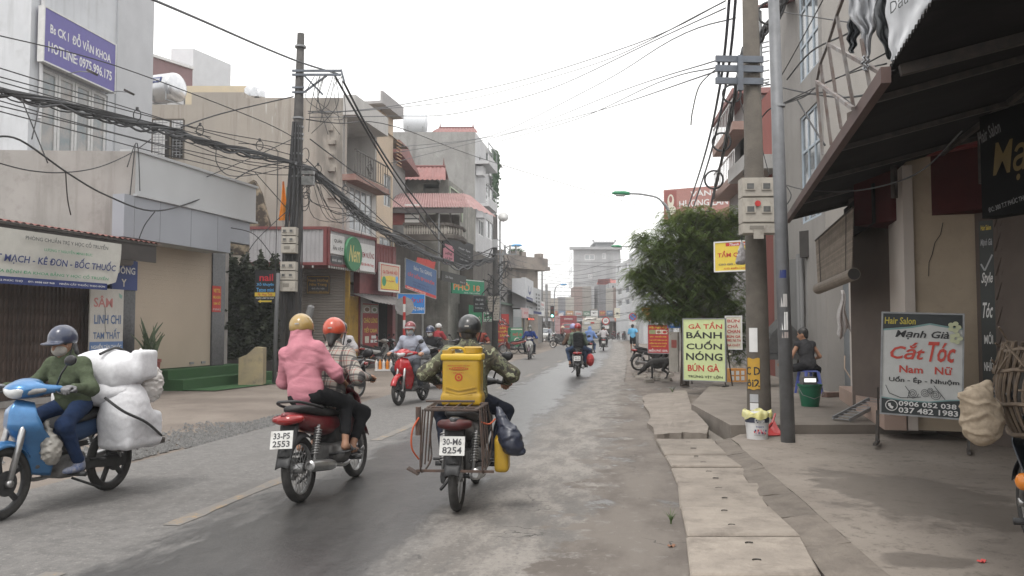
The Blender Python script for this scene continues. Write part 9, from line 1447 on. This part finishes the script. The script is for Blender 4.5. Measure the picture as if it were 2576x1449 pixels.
 def carp(t):
  mb = MB(); mb.loft([((1.0, 0, .95), .66, .02), ((.45, 0, 1.2), .64, .26), ((-.7, 0, 1.22), .64, .27), ((-1.5, 0, 1.0), .6, .05)][::-1], 20, p=5); obj('cabin', mb, wht, t, 'auto'); mb = MB(); mb.add([(1.02, -.6, .98), (1.02, .6, .98), (.5, .56, 1.42), (.5, -.56, 1.42)], [(0, 1, 2, 3)]); obj('windscreen', mb, GLASS, t); [obj('side_window', MB().b2(-1.1, s * .655, 1.02, .5, s * .67, 1.36), GLASS, t) for s in (-1, 1)]; [obj('headlight', MB().box((2.1, s * .6, .68), (.1, .36, .16)), LENSW, t) for s in (-1, 1)]; obj('grille', MB().box((2.17, 0, .45), (.06, 1.1, .22)), BLKP, t); obj('plate', MB().box((2.21, 0, .45), (.02, .45, .12)), PLATEM, t); wheels(t, (1.35, -1.3), .84, .31); [obj('mirror', MB().box((.75, s * .95, 1.02), (.12, .16, .12)), wht, t) for s in (-1, 1)]
 b = P(1372, 855, 92.); vehicle('white_car', 'white saloon car parked on the left before the crossing', b.xy, (.22, -.97), [((-2.2, 0, .65), .7, .22), ((-2.0, 0, .65), .83, .32), ((1.3, 0, .62), .85, .33), ((2.0, 0, .56), .8, .27), ((2.2, 0, .52), .7, .2)][::-1], 4.4, wht, carp)
 def busp(t): obj('windscreen', MB().add([(3.06, -.95, 1.25), (3.06, .95, 1.25), (2.93, .9, 2.25), (2.93, -.9, 2.25)], [(0, 1, 2, 3)]), GLASS, t); obj('notice', MB().box((3.06, -.5, 2.05), (.05, .65, .3)), WT, t); obj('roof_unit', MB().box((1.5, 0, 2.78), (2, 1.2, .2)), wht, t); obj('vent', MB().box((2.84, 0, 2.5), (.1, 1.2, .1)), BLKP, t); obj('bumper', MB().box((3.08, 0, .5), (.12, 2.0, .3)), BLKP, t); obj('emblem', MB().box((3.02, .15, 2.1), (.05, .4, .16)), RD, t); [obj('headlight', MB().box((3.08, s * .75, .85), (.06, .3, .22)), LENSW, t) for s in (-1, 1)]; [obj('mirror', MB().box((3.0, s * 1.25, 1.9), (.1, .15, .4)), BLKP, t) for s in (-1, 1)]; [obj('side_window', MB().b2(-2.8, s * 1.06, 1.4, 2.6, s * 1.075, 2.2), GLASS, t) for s in (-1, 1)]; wheels(t, (2.0, -1.9), 1.03, .42)
 b = P(1489, 852, 97.); vehicle('cream_bus', 'cream minibus facing the camera at the crossing', b.xy, (-.12, -1), [((-3.1, 0, 1.5), .95, 1.05), ((-2.9, 0, 1.55), 1.06, 1.15), ((2.7, 0, 1.55), 1.06, 1.15), ((2.95, 0, 1.4), 1.03, 1.0), ((3.05, 0, .9), 1.0, .5)][::-1], 6, paint('cream', (.45, .42, .36)), busp)
 def truckp(t): obj('cargo_box', MB().b2(-3, -1.02, .8, 1.2, 1.02, 3.0), paint('truck_red', (.26, .03, .035)), t); obj('windscreen', MB().add([(2.43, -.8, 1.35), (2.43, .8, 1.35), (2.3, .75, 2.0), (2.3, -.75, 2.0)], [(0, 1, 2, 3)]), GLASS, t); obj('bumper', MB().box((2.42, 0, .5), (.12, 1.7, .3)), BLKP, t); [obj('headlight', MB().box((2.44, s * .65, .8), (.06, .25, .18)), LENSW, t) for s in (-1, 1)]; wheels(t, (1.7, -1.8), .85, .38); q = lettering(t, 'EXPRESS', 0, 2.6, 1.0, .22, WT, 0); q.rotation_euler = (0, 0, PI / 2); q.location = (1.21, 0, 0)
 b = P(1426, 850, 101.); vehicle('red_truck', 'red box truck waiting beside the cream minibus', b.xy, (.1, -1), [((1.2, 0, 1.3), .9, .85), ((2.2, 0, 1.3), .9, .85), ((2.4, 0, 1.05), .86, .6)][::-1], 5, paint('truck_red', (.26, .03, .035)), truckp)
 b = G(2650, 1480, .07); hd = (.25, .97); L3 = (b.x + .3, b.y + .25, .07); bk = bike('motorbike cut off by the right edge with a wicker basket', L3, hd, paint('navy_bike', (.02, .025, .035)), mirrors=''); bk.location.z = .07
 bt = thing('wicker_basket', 'large round wicker basket at the right edge above a motorbike', 'basket', (*L3[:2], 0), rz(hd)); wk = mat('wicker', (.1, .075, .055), (.16, .12, .085), 20, .8); r = random.Random(6); mb = MB(); C = V(.05, -.03, 1.15)
 for i in range(46):
  a = 2 * PI * i / 46; mb.tube(spline([C + V(.42 * math.cos(a), .3 * math.sin(a), -.3), C + V(.5 * math.cos(a), .38 * math.sin(a), -.05), C + V((.44 + r.uniform(-.02, .03)) * math.cos(a + .15), .34 * math.sin(a + .15), .22 + r.uniform(0, .06))], 4), .011, 5)
 for z, q in ((-.28, .86), (-.1, 1.0), (.1, .98), (.22, .9)): mb.tube([C + V(.5 * q * math.cos(a), .38 * q * math.sin(a), z + .01 * math.sin(a * 7)) for a in np.linspace(0, 2 * PI, 40)[:-1]], .014, 5, closed=True)
 for i in range(60): a = r.uniform(0, 6.28); z = r.uniform(-.2, .28); mb.tube([C + V(.51 * math.cos(a), .39 * math.sin(a), z), C + V(.52 * math.cos(a + .35), .4 * math.sin(a + .35), z + r.uniform(-.15, .18))], .007, 4)
 obj('weave', mb, wk, bt); obj('lining', sdf_mb(ell(C - V(0, 0, .04), (.4, .28, .27)), tuple(C - V(.5, .5, .4)), tuple(C + V(.5, .5, .4)), .03), DARK, bt, True)
 q = P(2470, 1055, 4.9); t = thing('cloth_bundle', 'beige cloth bundle tied below the wicker basket', 'bundle', q); f = wrinkle(su(.05, ell((0, 0, .0), (.12, .1, .16)), ell((-.05, -.03, .1), (.08, .07, .09)), cap((-.02, 0, .15), (.04, 0, .2), .05, .03), cap((-.1, -.03, .14), (-.15, -.04, .15), .022, .016)), .009, 34, .7, (.2, .3, 1)); obj('cloth', sdf_mb(f, (-.25, -.2, -.25), (.25, .2, .3), .0105), cloth('beige_canvas', (.4, .33, .25)), t, True)
 q = P(2576, 1212, 4.6); mb = sdf_mb(ell((0, 0, 0), (.05, .045, .05)), (-.1, -.1, -.1), (.1, .1, .1), .012); o = obj('signal_lamp', mb, LENSO, bk, True); ca, sa = math.cos(rz(hd)), math.sin(rz(hd)); dx, dy = q.x - L3[0], q.y - L3[1]; o.location = (dx * ca + dy * sa, -dx * sa + dy * ca, q.z - .07); l = o.location; obj('signal_stem', MB().tube([l, (-.74, .08, .72)], .012, 6), BLKP, bk)
 r = random.Random(17); rm = mat('rubble', (.2, .18, .155), (.28, .255, .225), 4, .9)
 for i in range(16):
  p = G(r.uniform(1600, 1690), r.uniform(925, 962), 0); mb = MB(); w, d = r.uniform(.15, .5), r.uniform(.1, .3); mb.box((0, 0, .03), (w, d, r.uniform(.04, .1)), Matrix.Rotation(r.uniform(-.15, .15), 3, 'X'), 0, .9); tag(obj('concrete_chunk', mb, rm, None, False, (p.x, p.y, 0), (0, 0, r.uniform(0, 3))), 'broken concrete piece in the rubble around the black dog', 'rubble', 'rubble pieces by the dog')
 for px, py, lab, c in ((2470, 2250 / 1.59, 'torn red and white wrapper on the pavement', RD), (1690, 1350, 'crumpled brown leaves at the edge of the drain slabs', mat('dry_leaf', (.2, .1, .06)))):
  p = G(px, py, .07); mb = MB(); mb.grid(lambda u, v: ((u - .5) * .06, (v - .5) * .03, .008 * math.sin(u * 9) + .01), 6, 4, .002); tag(obj('litter', mb, c, None, False, (p.x, p.y, .07 if px > 2000 else .0), (0, 0, .5)), lab, 'litter')
traffic()
# ------------------------------------------------------------------ damp air
hz = MB(); hz.b2(-360, -70, -1.1, 360, 610, 27); ho = obj('haze', hz, mat('haze_empty')); ho['kind'] = 'stuff'; tag(ho, 'thin pale haze filling the street', 'haze')
hm = bpy.data.materials.new('damp_air'); hm.use_nodes = True; hm.node_tree.nodes.clear()
pv = hm.node_tree.nodes.new('ShaderNodeVolumePrincipled'); pv.inputs['Density'].default_value = .0013; pv.inputs['Color'].default_value = (.93, .95, .97, 1); pv.inputs['Anisotropy'].default_value = .2
mo = hm.node_tree.nodes.new('ShaderNodeOutputMaterial'); hm.node_tree.links.new(pv.outputs[0], mo.inputs['Volume'])
ho.data.materials[0] = hm
bpy.data.objects.remove(_to); bpy.data.curves.remove(_tc)
